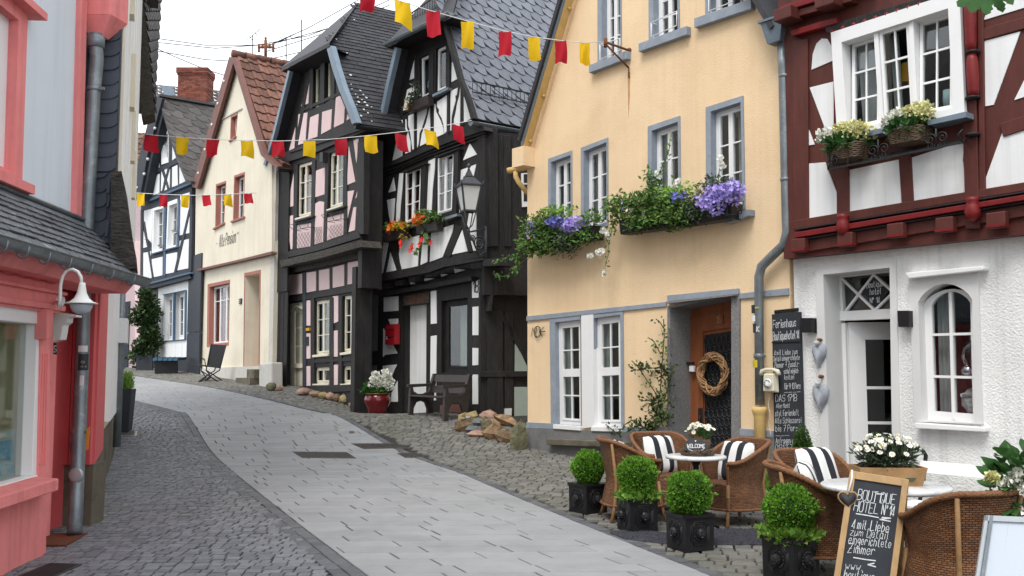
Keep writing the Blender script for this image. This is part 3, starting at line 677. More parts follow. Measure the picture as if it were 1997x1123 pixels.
def flat(name, label, cat, px, mt, dz=.006, th=.02, slots=0, mt2='iron', kind=None):
    P = [gp(u, v) for u, v in px]; c = sum(P, V())/len(P); t = thing(name, label, cat, c, kind=kind); m = M()
    top = [V((p.x, p.y, gz(p.y, p.x)+dz)) for p in P]; m.prism(top, V((0, 0, -th))); m.make('plate', mt, t)
    if slots:
        m = M(); up = V((0, 0, .003))
        for i in range(slots):
            a0, a1 = (i+.25)/slots, (i+.75)/slots
            e = lambda a, b: top[0].lerp(top[1], a).lerp(top[3].lerp(top[2], a), b)+up
            m.hexa([e(a0, .08), e(a1, .08), e(a1, .92), e(a0, .92)], [e(a0, .08)-up*.6, e(a1, .08)-up*.6, e(a1, .92)-up*.6, e(a0, .92)-up*.6])
        m.make('slots', mt2, t)
    return t
flat('drain_cover', 'long brown drain cover lying in the middle of the pale slab lane', 'drain cover', [(570, 881), (676, 882), (695, 894), (590, 893)], 'grate_brown', slots=22)
flat('drain_cover', 'long brown drain cover at the upper right edge of the slab lane', 'drain cover', [(685, 865), (770, 865), (800, 874), (710, 876)], 'grate_brown', slots=16)
flat('drain_cover', 'small reddish drain cover at the cobbled edge of the lane', 'drain cover', [(775, 884), (810, 883), (828, 892), (790, 893)], 'grate_brown', slots=8)
flat('manhole_lid', 'small round dark lid set in the slab lane', 'lid', [(686+6*cos(i*pi/5), 843+2.3*sin(i*pi/5)) for i in range(10)], 'grate_brown')
flat('gully', 'square iron gully grate with pale stone rim beside the tall planter', 'gully', [(213, 848), (222, 840), (268, 841), (266, 850)], 'grey_plaster', slots=9)
flat('foot_grate', 'dark entrance grate with steel edge in front of the pink shop', 'grate', [(20, 1130), (95, 1099), (160, 1101), (100, 1130)], 'grate', slots=14)
flat('door_mat', 'rusty brown door mat by the pink shop entrance', 'mat', [(84, 1066), (92, 1043), (171, 1042), (128, 1066)], 'mat_brown', dz=.016)
flat('gravel_patch', 'dark blue gravel patch under the box planters', None, [(1190, 1040), (1240, 1036), (1330, 1045), (1400, 1034), (1500, 1034), (1505, 1063), (1400, 1063), (1300, 1062), (1220, 1052)], 'gravel', dz=.012, kind='stuff')

GP = [g2(u, v) for u, v in ((1190, 1040), (1240, 1036), (1330, 1045), (1400, 1034), (1500, 1034), (1505, 1063), (1400, 1063), (1300, 1062), (1220, 1052))]
rg = random.Random(77); m = M(); gx0, gx1 = min(p[0] for p in GP), max(p[0] for p in GP); gy0, gy1 = min(p[1] for p in GP), max(p[1] for p in GP)
for i in range(9000):
    x, y = rg.uniform(gx0, gx1), rg.uniform(gy0, gy1)
    if not inpoly(x, y, GP): continue
    r = rg.uniform(.006, .012); a = rg.uniform(0, 2); z = gz(y)+.012
    m.add([(x+r*cos(a), y+r*sin(a), z), (x+r*cos(a+2.1), y+r*sin(a+2.1), z), (x+r*cos(a+4.2), y+r*sin(a+4.2), z), (x+r*.2*cos(a), y+r*.2*sin(a), z+r*1.3)], [(0, 1, 3), (1, 2, 3), (2, 0, 3)])
tag(m.make('gravel', 'gravel'), 'loose dark blue gravel between the cobbles under the box planters', None, None, 'stuff')
rg = random.Random(78)
# ---------------- right row of houses
RA = at(1548, 12.26); dR = V((sin(radians(38.4)), -cos(radians(38.4)), 0))
FR = Fac(RA, RA+dR*6.4); FY = Fac(RA-dR*5.41, RA-dR*.03)
def body(F, par, depth, z0, z1, mt, sides='lr', inset=0, th=.2):
    for sd_, x in (('l', 0), ('r', F.w)):
        if sd_ in sides:
            x2 = th if sd_ == 'l' else F.w-th
            m = M(); m.hexa([F.W(x, z0, -.26), F.W(x, z0, -depth), F.W(x, z1, -depth), F.W(x, z1, -.26)], [F.W(x2, z0, -.26), F.W(x2, z0, -depth), F.W(x2, z1, -depth), F.W(x2, z1, -.26)]); m.make('side_wall', mt, par)
# ===== yellow house
yh = thing('yellow_house', 'yellow rendered gable house with grey blue window surrounds and stone door', 'house', FY.W(FY.w/2, 0))
z1 = T(980, 0, 2.674, [(258, 840), (358, 800), (358, 1130), (258, 1150)])
YW = []
def yw(px, **k): YW.append(window(FY, yh, px, sur=('blue_stone', *k.pop('sw'), .02), **k))
yw(T(980, 0, 2.674, [(256, 846), (359, 808), (359, 1170), (256, 1210)]), rec=.10, rows=3, sw=(.07, .07, .03, .06), cur=None, fw=.045)
yw(T(980, 0, 2.674, [(428, 789), (546, 742), (546, 1160), (428, 1200)]), rec=.10, rows=3, sw=(.07, .07, .03, .06), cur='left', fw=.045)
yw(T(980, 0, 2.674, [(782, 682), (918, 635), (922, 1120), (782, 1150)]), rec=.10, rows=3, sw=(.08, .08, .04, .06), cur='left', fw=.045)
yw(T(980, 0, 2.674, [(1090, 582), (1246, 532), (1256, 1070), (1092, 1110)]), rec=.10, rows=3, sw=(.09, .08, .04, .06), cur='right', fw=.045)
yw(T(980, 0, 2.674, [(522, -130), (618, -160), (618, 288), (522, 328)]), rec=.10, rows=4, sw=(.10, .1, .02, .0), sill=('blue_stone', .22, .13, .1), cur=None, fw=.05)
yw(T(980, 0, 2.674, [(790, -280), (912, -330), (918, 165), (792, 212)]), rec=.10, rows=5, sw=(.10, .1, .03, .0), sill=('blue_stone', .24, .13, .1), cur='two', fw=.05)
yw(T(980, 0, 2.674, [(1088, -420), (1245, -470), (1245, 28), (1090, 78)]), rec=.10, rows=4, sw=(.10, .1, .03, .0), sill=('blue_stone', .24, .14, .1), cur=None, fw=.05)
# ground floor pair with white pier
q1 = window(FY, yh, T(980, 400, 2.3397, [(243, 535), (358, 522), (362, 1008), (250, 1000)]), rec=.06, leaf=1, cols=2, rows=4, mid=.13, cur='two', sur=('blue_stone', .14, .12, .0, .0, .02), fw=.07, sill=('white_paint', .03, .07, .07))
q2 = window(FY, yh, T(980, 400, 2.3397, [(420, 516), (541, 500), (545, 1012), (424, 1010)]), rec=.06, leaf=1, cols=2, rows=4, mid=.13, cur='two', sur=('blue_stone', .0, .12, .06, .0, .02), fw=.07, sill=('white_paint', .03, .07, .07))
poly(FY, yh, T(980, 400, 2.3397, [(359, 504), (412, 498), (418, 1012), (364, 1018)]), 'white_paint', .035, -.1, 'window_pier')
# doorway
dj = [FY.sz(*p) for p in T(980, 400, 2.3397, [(770, 470), (1050, 412), (1050, 1290), (770, 1290)])]
m = M(); ring(FY, m, dj, expand(dj, .05, .03, .14, 0), .03, -.5); m.make('door_jamb', 'jamb_stone', yh)
poly(FY, yh, T(980, 400, 2.3397, [(750, 412), (1073, 380), (1075, 404), (752, 438)]), 'blue_stone', .045, -.02, 'door_lintel')
poly(FY, yh, T(980, 400, 2.3397, [(745, 440), (1060, 404), (1060, 412), (745, 450)]), 'jamb_stone', .10, -.02, 'drip_moulding')
for pts in ([(1058, 410), (1078, 400), (1085, 1290), (1062, 1290)],): poly(FY, yh, T(980, 400, 2.3397, pts), 'blue_stone', .02, -.03, 'door_surround')
do = -.45; ds = [FY.sz(*p, o=do) for p in T(980, 400, 2.3397, [(868, 510), (1130, 462), (1130, 1290), (872, 1290)])]
m = M(); qbar(m, FY, ds, -.1, 1, 0, 1, do-.06, do); qbar(m, FY, ds, -.35, 1, -.3, 0, do-.06, do+.02); qbar(m, FY, ds, -.35, -.1, -.3, 1, do-.06, do+.02); dr = m.make('door', 'door_wood', yh)
m = M()
for a in ((-.1, 0, 1.0, 0), ): qbar(m, FY, ds, -.1, .2, .0, 1, do, do+.03); qbar(m, FY, ds, .2, 1, .0, .1, do, do+.03); qbar(m, FY, ds, .2, 1, .86, 1, do, do+.03)
m.make('door_frame', 'door_wood', dr, bevel=.006)
m = M(); qbar(m, FY, ds, .22, 1, .12, .84, do+.002, do+.008); m.make('door_glass', 'iron', dr)
m = M()
for i in range(9):
    for j in range(13):
        p = FY.W(*bil(ds, .26+.72*(i+(.5 if j % 2 else 0))/9, .14+.68*j/13+.02), do+.02)
        m.tube([p+FY.d*(.045*cos(t))+V((0, 0, .06*sin(t))) for t in [k*pi/4 for k in range(9)]], .007, 4)
m.make('door_grille', 'lantern_iron', dr)
m = M(); m.tube([FY.W(*bil(ds, .17, .58), do+.06), FY.W(*bil(ds, .17, .64), do+.06)], .012, 8); qbar(m, FY, ds, .12, .2, .54, .7, do+.03, do+.038); m.make('door_handle', 'iron', dr)
poly(FY, dr, T(980, 400, 2.3397, [(972, 505), (1005, 500), (1005, 540), (972, 545)]), 'door_wood', do+.05, do+.02, 'number_plate')
def fw_(F, o): return lambda x, y: (F.W(x, y, o), F.n)
sx, sy = FY.sz(*T(980, 400, 2.3397, [(978, 537)])[0], o=do+.05); lettering(fw_(FY, do+.052), [(sx, sy, .1, .085, '16')], 'pine', dr, 'number')
poly(FY, yh, T(980, 400, 2.3397, [(835, 715), (868, 715), (868, 727), (835, 727)]), 'iron', -.33, -.37, 'bell_plate')
poly(FY, yh, T(980, 400, 2.3397, [(852, 733), (872, 733), (872, 760), (852, 758)]), 'white_paint', -.33, -.37, 'name_plate')
m = M(); p = FY.W(dj[3][0]-.1, 0, 0); m.hexa([FY.W(dj[3][0]-.05, -.2, .25), FY.W(dj[2][0]+.05, -.2, .25), FY.W(dj[2][0]+.05, -.2, -.5), FY.W(dj[3][0]-.05, -.2, -.5)], [FY.W(dj[3][0]-.05, .2, .25), FY.W(dj[2][0]+.05, .2, .25), FY.W(dj[2][0]+.05, .2, -.5), FY.W(dj[3][0]-.05, .2, -.5)]); m.make('door_step', 'jamb_stone', yh)
# bands and plinth
for px in ([(108, 507), (745, 441), (745, 462), (108, 529)], [(1076, 403), (1302, 378), (1304, 410), (1078, 428)]): poly(FY, yh, T(980, 400, 2.3397, px), 'blue_stone', .03, -.02, 'string_course', bevel=.005)
for px in ([(108, 990), (232, 996), (232, 1022), (108, 1017)], [(545, 1010), (755, 1014), (755, 1040), (545, 1040)], [(1080, 1018), (1235, 1030), (1235, 1062), (1080, 1052)]): poly(FY, yh, T(980, 400, 2.3397, px), 'blue_stone', .03, -.02, 'base_band', bevel=.005)
poly(FY, yh, T(980, 400, 2.3397, [(110, 1018), (760, 1042), (760, 1290), (110, 1240)]), 'plinth', .045, -.02, 'plinth')
poly(FY, yh, T(980, 400, 2.3397, [(1082, 1053), (1320, 1070), (1320, 1290), (1082, 1290)]), 'plinth', .045, -.02, 'plinth')
poly(FY, yh, T(980, 400, 2.3397, [(200, 1066), (565, 1082), (565, 1108), (200, 1094)]), 'stone_plinth', .16, -.02, 'stone_ledge', bevel=.01)
bl = FY.sz(1018, 290); bt = FY.sz(1112, 0); sl = (bt[1]-bl[1])/(bt[0]-bl[0]); ax_ = 2.72; az = bl[1]+sl*(ax_-bl[0]); rx = FY.w; rz = 6.0
out = [(0, -.3), (FY.w, -.3), (FY.w, rz), (ax_, az), (0, bl[1]+sl*(0-bl[0]))]
hol = [expand(q, .001, .001, .001, .001) for q in YW+[q1, q2, dj]]
wall(FY, yh, out, hol, 'yellow_plaster')
body(FY, yh, 6, -.3, 5.2, 'yellow_plaster')
# gable verge: fascia, soffit board, slate edge
e0, e1 = FY.sz(1016, 285, .25), (ax_, az)
def along(t, dz, o): x = e0[0]+(e1[0]-e0[0])*t; return FY.W(x, e0[1]+(az+.0-e0[1])*t+dz, o)
m = M(); m.hexa([along(0, 0, .25), along(1, 0, .25), along(1, .22, .25), along(0, .22, .25)], [along(0, 0, .21), along(1, 0, .21), along(1, .22, .21), along(0, .22, .21)]); m.make('barge_board', 'lead_blue', yh)
m = M(); m.hexa([along(-.01, -.02, .21), along(1, -.02, .21), along(1, -.02, -.02), along(-.01, -.02, -.02)], [along(-.01, .1, .21), along(1, .1, .21), along(1, .1, -.02), along(-.01, .1, -.02)]); m.make('verge_soffit', 'cream_pipe', yh)
m = M(); m.hexa([along(0, -.10, .06), along(1, -.10, .06), along(1, -.02, .06), along(0, -.02, .06)], [along(0, -.10, 0), along(1, -.10, 0), along(1, -.02, 0), along(0, -.02, 0)]); m.make('verge_moulding', 'yellow_plaster', yh)
m = M()
for t in (.03, .17, .3, .43): p = along(t, -.06, .1); m = M(); m.lathe([(.0, -.03), (.03, -.02), (.03, .02), (.0, .03)], p, 8); m.make('verge_bulb', 'cream_pipe', yh)
pf = [along(-.02, .22, .3), along(1, .22, .3)]; slope(yh, pf, -FY.n, 6.5, 'slate_dark', .07)
pf2 = [FY.W(FY.w+.05, rz, .3), along(1, .22, .3)]; slope(yh, pf2, -FY.n, 6.5, 'slate_dark', .07)
m = M(); m.box(along(-.03, -.02, .12), FY.d*.16, FY.n*.14, V((0, 0, .17))); m.make('eave_box', 'yellow_plaster', yh)
# cream eave gutter with swan neck at the left corner
a = FY.P(1000, 333, .12); b = a+V((.5, .3, .02)); m = M(); m.tube([FY.P(990, 333, .1), FY.P(1028, 326, -.1)], .055, 10); m.make('gutter', 'cream_pipe', yh)
pipe(yh, [FY.P(1005, 333, .02), FY.P(1006, 345, .02), FY.P(1012, 356, 0), FY.P(1029, 377, -.1)], .045, 'cream_pipe', 'downpipe')
# hopper and zinc downpipe between the houses
hp = FY.P(1516, 60, .16)
m = M(); dx, nn = FY.d, FY.n
f4 = lambda c, a, b: [c-dx*a-nn*b, c+dx*a-nn*b, c+dx*a+nn*b, c-dx*a+nn*b]
m.hexa(f4(hp+V((0, 0, -.17)), .10, .09), f4(hp+V((0, 0, .12)), .17, .13)); m.hexa(f4(hp+V((0, 0, .12)), .2, .15), f4(hp+V((0, 0, .15)), .2, .15)); m.make('rain_hopper', 'zinc_blue', yh)
pth = [FY.P(u, v, o) for u, v, o in ((1524, 80, .14), (1527, 130, .13), (1531, 300, .13), (1534, 430, .13), (1535, 452, .13), (1528, 478, .13), (1500, 505, .13), (1485, 520, .13), (1480, 540, .13), (1480, 620, .13), (1482, 790, .12))]
dp = pipe(yh, pth, .062, 'zinc', 'downpipe', 14)
m = M()
for v in (148, 350): p = FY.P(1529 if v < 200 else 1532, v, .13); m.lathe([(.066, -.02), (.07, -.015), (.07, .015), (.066, .02)], p, 14); m.bar(p, p-FY.n*.13, .02, .03); m.make('pipe_clip', 'zinc', dp); m = M()
p = FY.P(1480, 694, .13); m.lathe([(.066, -.03), (.072, -.02), (.072, .02), (.066, .03)], p, 14); m.bar(p, p-FY.n*.13, .02, .03); m.make('pipe_clip', 'zinc', dp)
pp0 = FY.P(1481, 793, .12); m = M(); m.lathe([(.075, 0), (.10, .0), (.10, -.06), (.085, -.1), (.075, -.13), (.072, -1.0)], pp0, 16); m.make('pipe_base', 'cream_pipe', dp)
for (u, v, w, h, mt_) in ((1478, 603, .09, .11, 'sticker_dark'), (1478, 621, .07, .08, 'sticker_white'), (1481, 640, .1, .12, 'sticker_dark'), (1481, 709, .11, .1, 'sticker_yellow')):
    m = M(); c = FY.P(u-3, v, .13); m.grid(lambda i, j: c+FY.d*(.064*sin((i-.5)*w/.062))+FY.n*(.0645*cos((i-.5)*w/.062))+V((0, 0, h*(j-.5))), 6, 1); m.make('sticker', mt_, dp)
def plate(F, x, y): return lambda a, b: (F.W(x+a, y+b, .197), F.n)
sx, sy = FY.sz(1477, 644, .197); lettering(plate(FY, sx-.012, sy-.018), [(0, 0, .07, .055, 'K')], 'sticker_white', dp, 'letter', th=.2, jit=.05)
m = M(); sx, sy = FY.sz(1476, 603, .197); m.hexa([FY.W(sx-.03, sy+.012, .199), FY.W(sx+.03, sy+.012, .199), FY.W(sx+.03, sy+.03, .199), FY.W(sx-.03, sy+.03, .199)], [FY.W(sx-.03, sy+.012, .196), FY.W(sx+.03, sy+.012, .196), FY.W(sx+.03, sy+.03, .196), FY.W(sx-.03, sy+.03, .196)]); m.make('sticker_band', 'sticker_yellow', dp)
# wrought N.K. letters
sx, sy = FY.sz(1036, 656, .02); lettering(fw_(FY, .02), [(sx, sy, .15, .33, 'N.K')], 'iron', yh, 'monogram', th=.1, jit=.1, slant=.3, depth=.004)
m = M(); c = FY.P(1048, 647, .03); m.tube([c+FY.d*(.085*cos(t))+V((0, 0, .095*sin(t))) for t in [i*pi/10 for i in range(21)]]+[c+FY.d*.2], .008, 5); m.make('monogram_ring', 'iron', yh)
# rusty wall hook
hk = thing('wall_hook', 'rusty iron bunting hook bracketed on the yellow upper wall', 'hook', FY.P(1222, 98)); m = M()
tip = FY.P(1181, 82, .5); a = FY.P(1226, 98, .02); b = FY.P(1226, 132, .02)
m.tube([a, tip], .018, 6); m.tube([b, tip+V((0, 0, -.03))], .015, 6); m.tube([tip+V((0, 0, -.08)), tip+V((0, 0, .06))], .03, 7); m.tube([a, a-FY.n*.05], .045, 8); m.make('bracket', 'rust', hk)
m = M(); m.tube([b+V((0, 0, -.0)), b+V((.002, 0, -.16))], .012, 5); m.make('bracket_foot', 'rust', hk)
m = M(); pp(FY, [(1224, 140), (1229, 140), (1228, 185), (1225.5, 230), (1224.5, 185)], .004, -.01, m); m.make('rust_streak', 'rust_stain', yh)
# wire guards on the upper windows
for pts in ([(508, 232), (508, 312), (612, 262), (612, 200)], [(775, 118), (775, 192), (908, 132), (908, 58)], [(1075, -20), (1075, 58), (1200, 8), (1200, -60)]):
    m = M(); q = [FY.P(u, v, .09) for u, v in T(980, 0, 2.674, pts)]; m.tube(q+[q[0]], .009, 5)
    for e in (q[0], q[1]): m.tube([e, e-FY.n*.12], .008, 5)
    m.make('window_guard', 'white_paint', yh)
# ===== red timbered hotel house
rh = thing('timbered_hotel', 'dark red half timbered house over white rough plaster ground floor', 'house', FR.W(3, 0))
k3 = lambda p: T(1480, 0, 2.2456, p); k4 = lambda p: T(1480, 440, 2.2456, p)
U = .16
# window first
qw = [FR.sz(*p, o=U+.06) for p in k3([(375, 190), (842, 42), (862, 478), (402, 570)])]
rp = [[(230, 305), (236, 235), (252, 190), (275, 168), (300, 170), (320, 205), (330, 262)], [(222, 383), (333, 355), (334, 562), (298, 585)], [(211, 548), (243, 632), (211, 637)], [(217, 716), (290, 710), (343, 850), (343, 950), (219, 965)],
      [(392, 745), (612, 698), (625, 904), (400, 940)], [(667, 690), (900, 618), (893, 700), (908, 800), (905, 874), (680, 895)],
      [(982, 88), (1020, 5), (1060, -60), (1400, -140), (1400, -40)], [(978, 182), (1145, 137), (1028, 458), (984, 466)], [(1164, 345), (1400, 270), (1400, 345), (1118, 438)], [(1078, 545), (1400, 470), (1400, 790), (990, 853), (990, 790)]]
wall(FR, rh, [FR.sz(*p, o=U) for p in k3([(142, 60), (1500, -420), (1500, 860), (152, 1080)])][:0] or [(0, 2.95), (6.4, 2.95), (6.4, 7.4), (0, 7.4)], [expand(qw, .02, .02, .02, .02)], 'red_timber', U, .3, 'timber_wall')
panels(FR, rh, [k3(p) for p in rp], 'white_plaster', U, .012)
R = lambda pts, w, mt='red_timber', o1=U+.05, nm='timber_beam': beam(FR, rh, k3(pts), w/2.2456, mt, o1, U-.01, nm)
R([(180, 170), (185, 1000)], 66, o1=U+.03); R([(905, -60), (935, 1000)], 62, o1=U+.06); R([(365, 700), (368, 1010)], 54, o1=U+.035); R([(638, 650), (652, 905)], 52, o1=U+.03)
R([(150, 985), (1500, 760)], 38, o1=U+.05); R([(150, 1085), (1500, 865)], 52, o1=U+.04)
R([(155, 1030), (1500, 808)], 24, 'bright_red', U+.12, 'moulding'); R([(160, 1005), (1500, 785)], 8, 'black_timber', U+.09, 'moulding'); R([(160, 1052), (1500, 828)], 8, 'black_timber', U+.09, 'moulding')
R([(968, -40), (978, 900)], 26, o1=U+.04); R([(140, 145), (340, 88)], 26, 'bright_red', U+.12, 'moulding'); R([(95, 40), (480, -80)], 26, 'bright_red', U+.2, 'moulding'); R([(100, 76), (400, -10)], 30, o1=U+.16)
R([(290, 130), (760, -10)], 30, 'black_timber', U+.10, 'carved_frieze')
R([(980, 150), (1300, 60)], 50, o1=U+.03); R([(1060, 570), (1260, 505)], 60, o1=U+.03) 
for i in range(9):   # carved bosses
    u, v = k3([(320+48*i, 138-14.6*i)])[0]; m = M(); c = FR.P(u, v, U+.10); m.lathe([(.005, -.035), (.03, -.02), (.034, 0), (.026, .02), (.005, .035)], c, 8); m.make('carved_boss', 'bright_red', rh)
for u, v in ((368, 975), (935, 905)):   # knobs under the posts
    m = M(); c = FR.P(*k3([(u, v)])[0], U+.12); m.lathe([(.02, -.16), (.065, -.13), (.085, -.06), (.07, .01), (.06, .04), (.068, .06), (.068, .1), (.0, .11)], c, 14); m.make('carved_knob', 'bright_red', rh, bevel=0)
for pa in ([(922, -60), (930, 230)], [(932, 235), (942, 425)]):
    m = M(); a, b = [FR.P(*p, U+.09) for p in k3(pa)]; m.tube([a, a.lerp(b, .15), a.lerp(b, .5), a.lerp(b, .85), b], [.045, .06, .066, .06, .045], 12); m.make('turned_column', 'bright_red', rh)
for v in (228, 428, 590): m = M(); c = FR.P(*k3([(936, v)])[0], U+.08); m.lathe([(.05, -.02), (.078, -.01), (.078, .01), (.05, .02)], c, 12); m.make('column_ring', 'black_timber', rh)
m = M(); a = FR.P(*k3([(335, 130)])[0], U+.08); b = FR.P(*k3([(338, 600)])[0], U+.08); m.tube([a, b], .028, 8); m.make('half_column', 'bright_red', rh)
for u, v in ((385, 1050), (605, 1010), (820, 985), (1045, 965), (180, 1075), (1270, 920)):   # joist ends
    m = M(); c = FR.P(*k3([(u, v)])[0], U+.1); m.box(c, FR.d*.10, FR.n*.05, V((0, 0, .085))); j = m.make('joist_end', 'red_timber', rh, bevel=.012)
    m = M(); m.box(c+V((0, 0, -.06))+FR.n*.012, FR.d*.103, FR.n*.05, V((0, 0, .014))); m.make('joist_trim', 'bright_red', j)
for u, v in ((312, 10), (130, 68)): m = M(); c = FR.P(*k3([(u, v)])[0], U+.2); m.box(c, FR.d*.13, FR.n*.14, V((0, 0, .08))); m.make('joist_end', 'red_timber', rh, bevel=.012)
# three-sash window
m = M(); ring(FR, m, qw, expand(qw, .14, .16, .13, .12), U+.13, U-.1); wf = m.make('window', 'white_paint', rh)
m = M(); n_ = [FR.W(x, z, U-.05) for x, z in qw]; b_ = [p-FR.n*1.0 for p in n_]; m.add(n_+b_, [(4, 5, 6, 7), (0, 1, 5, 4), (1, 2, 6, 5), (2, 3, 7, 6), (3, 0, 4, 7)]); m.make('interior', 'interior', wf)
m = M()
for a in (.325, .655): qbar(m, FR, qw, a-.02, a+.02, 0, 1, U-.06, U+.09)
m.make('mullion', 'white_paint', wf)
def sashq(a0, a1, tilt, cur=None):
    m = M(); P = lambda a, b, o: FR.W(*bil(qw, a, b), U+.02+o-tilt*(1-b))
    def qb(x0, x1, y0, y1, o0, o1): m.hexa([P(x0, y0, o1), P(x1, y0, o1), P(x1, y1, o1), P(x0, y1, o1)], [P(x0, y0, o0), P(x1, y0, o0), P(x1, y1, o0), P(x0, y1, o0)])
    s, b = .028, .035
    qb(a0, a0+s, 0, 1, 0, .05); qb(a1-s, a1, 0, 1, 0, .05); qb(a0+s, a1-s, 0, b, 0, .05); qb(a0+s, a1-s, 1-b*1.5, 1, 0, .05)
    mid = (a0+a1)/2; qb(mid-.007, mid+.007, b, 1-b, .01, .04)
    for y in (.345, .66): qb(a0+s, a1-s, y-.011, y+.011, .012, .038)
    sh = m.make('sash', 'white_paint', wf)
    for x0, x1 in ((a0+s, mid), (mid, a1-s)):
        for y0, y1 in ((b, .345), (.345, .66), (.66, 1-b)):
            m = M(); qb(x0, x1, y0, y1, .022, .026); m.make('pane', 'glass', wf)
sashq(.02, .30, .13); sashq(.35, .63, 0); sashq(.68, .98, .12)
for a0, a1 in ((.03, .2), (.36, .44), (.58, .63)):
    m = M(); m.grid(lambda i, j: FR.W(*bil(qw, a0+(a1-a0)*i, j), U-.16+.02*sin(i*26)), 16, 3); m.make('curtain', 'curtain', wf)
m = M(); pp(FR, k3([(582, 290), (655, 268), (680, 350), (600, 362)]), U-.2, U-.45, m); m.make('lamp_shade', 'amber', wf)
m = M(); c = FR.P(*k3([(830, 440)])[0], U-.2); m.lathe([(.05, -.1), (.06, 0), (.055, .12)], c, 12); m.make('vase', 'paper', wf)
poly(FR, rh, k3([(735, 528), (905, 488), (908, 512), (740, 548)]), 'lead_blue', U+.24, U, 'window_sill')
poly(FR, rh, k3([(345, 600), (735, 520), (735, 540), (348, 622)]), 'lead_blue', U+.2, U, 'window_sill')
m = M(); m.hexa([FR.W(-.1, 7.35, .5), FR.W(6.6, 7.35, .5), FR.W(6.6, 7.35, -7), FR.W(-.1, 7.35, -7)], [FR.W(-.1, 7.5, .5), FR.W(6.6, 7.5, .5), FR.W(6.6, 10.5, -4), FR.W(-.1, 10.5, -4)]); m.make('roof', 'slate_dark', rh)
body(FR, rh, 6.5, -.3, 7.4, 'white_plaster', 'r')
# ground floor
qd = [FR.sz(*p) for p in k4([(287, 215), (578, 184), (592, 1200), (322, 1200)])]
aw = [FR.sz(*p) for p in k4([(704, 335), (940, 322), (952, 862), (722, 850)])]
NA = 14
def arch(q, rise):   # polygon of an arched opening, q = springing UL,UR,LR,LL
    out = [q[3], q[0]]
    for i in range(1, NA): a, s = i/NA, sin(pi*i/NA); out.append((q[0][0]+(q[1][0]-q[0][0])*a, q[0][1]+(q[1][1]-q[0][1])*a+rise*s**.7))
    return out+[q[1], q[2]]
AO = arch(aw, .19); rz3 = 3.02
wall(FR, rh, [(0.03, -.3), (6.4, -.3), (6.4, rz3), (0.03, rz3)], [expand(qd, .001, .001, .001, 0), AO], 'rough_plaster')
# smooth arch surround as a pierced slab
so_ = [FR.sz(*p) for p in k4([(663, 232), (965, 203), (985, 868), (690, 858)])]
tr = tessellate_polygon([[V((x, z, 0)) for x, z in so_], [V((x, z, 0)) for x, z in AO]]); fl = so_+AO; m = M(); m.add([FR.W(x, z, .035) for x, z in fl], tr)
for lo_, o0 in ((so_, -.01), (AO, -.2)):
    n = len(lo_); m.add([FR.W(x, z, .035) for x, z in lo_]+[FR.W(x, z, o0) for x, z in lo_], [(i, (i+1) % n, n+(i+1) % n, n+i) for i in range(n)])
m.make('window_surround', 'grey_paint', rh)
poly(FR, rh, k4([(640, 206), (978, 176), (985, 188), (980, 196), (655, 232), (645, 218)]), 'white_paint', .13, 0, 'cornice', bevel=.012)
poly(FR, rh, k4([(680, 862), (988, 884), (988, 904), (682, 888)]), 'white_paint', .12, 0, 'window_sill', bevel=.01)
ro = -.1; qa = [FR.sz(*p, o=ro) for p in k4([(742, 348), (940, 335), (952, 855), (757, 840)])]
AI = arch(qa, .15)
tI = [(x*1, z) for x, z in AI]; cx_ = sum(x for x, z in AI)/len(AI); cz_ = sum(z for x, z in AI)/len(AI)
inn = [(cx_+(x-cx_)*.86, cz_+(z-cz_)*.94) for x, z in AI]; big = [(cx_+(x-cx_)*1.25, cz_+(z-cz_)*1.08) for x, z in AI]
m = M(); ring(FR, m, inn, big, ro, ro-.06); aw_ = m.make('arched_window', 'white_paint', rh)
m = M(); qbar(m, FR, qa, .47, .54, -.1, 1, ro-.05, ro+.01)
for y in (.265, .635): qbar(m, FR, qa, .05, .97, y-.01, y+.012, ro-.045, ro+.002)
m.make('glazing_bars', 'white_paint', aw_)
for a0, a1 in ((.06, .47), (.54, .95)):
    for b0, b1 in ((-.1, .255), (.277, .625), (.647, .96)): m = M(); qbar(m, FR, qa, a0, a1, b0, b1, ro-.03, ro-.026); m.make('pane', 'glass', aw_)
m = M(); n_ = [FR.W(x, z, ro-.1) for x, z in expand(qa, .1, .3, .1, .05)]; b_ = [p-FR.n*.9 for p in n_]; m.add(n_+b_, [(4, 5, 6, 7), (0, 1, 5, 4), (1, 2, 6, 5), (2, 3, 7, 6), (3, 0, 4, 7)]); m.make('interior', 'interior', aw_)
m = M(); m.grid(lambda i, j: FR.W(*bil(qa, .04+.34*i, -.1+1.05*j), ro-.16+.02*sin(i*22)), 14, 3); m.make('curtain', 'curtain', aw_)
m = M(); c = FR.W(*bil(qa, .74, .62), ro-.12); m.lathe([(.02, -.02), (.07, .0), (.085, .05), (.06, .1), (.015, .12)], c, 12); m.tube([c+V((0, 0, .1)), c+FR.d*-.05+V((0, 0, .2)), c+FR.d*-.03+V((0, 0, .3)), c+FR.d*.05+V((0, 0, .36)), c+FR.d*.1+V((0, 0, .33))], [.03, .025, .02, .02, .008], 8); tag(m.make('swan_figure', 'silver', None, c), 'silver swan figure standing in the arched hotel window', 'figurine')
m = M(); c = FR.W(*bil(qa, .8, .88), ro-.12); m.rock(c, (.09, .07, .12), 5, jag=.3); m.rock(c+V((0, 0, .13)), (.1, .05, .05), 9, jag=.4); tag(m.make('gift_bag', 'curtain', None, c), 'tied silvery gift bag at the bottom of the arched window', 'bag')
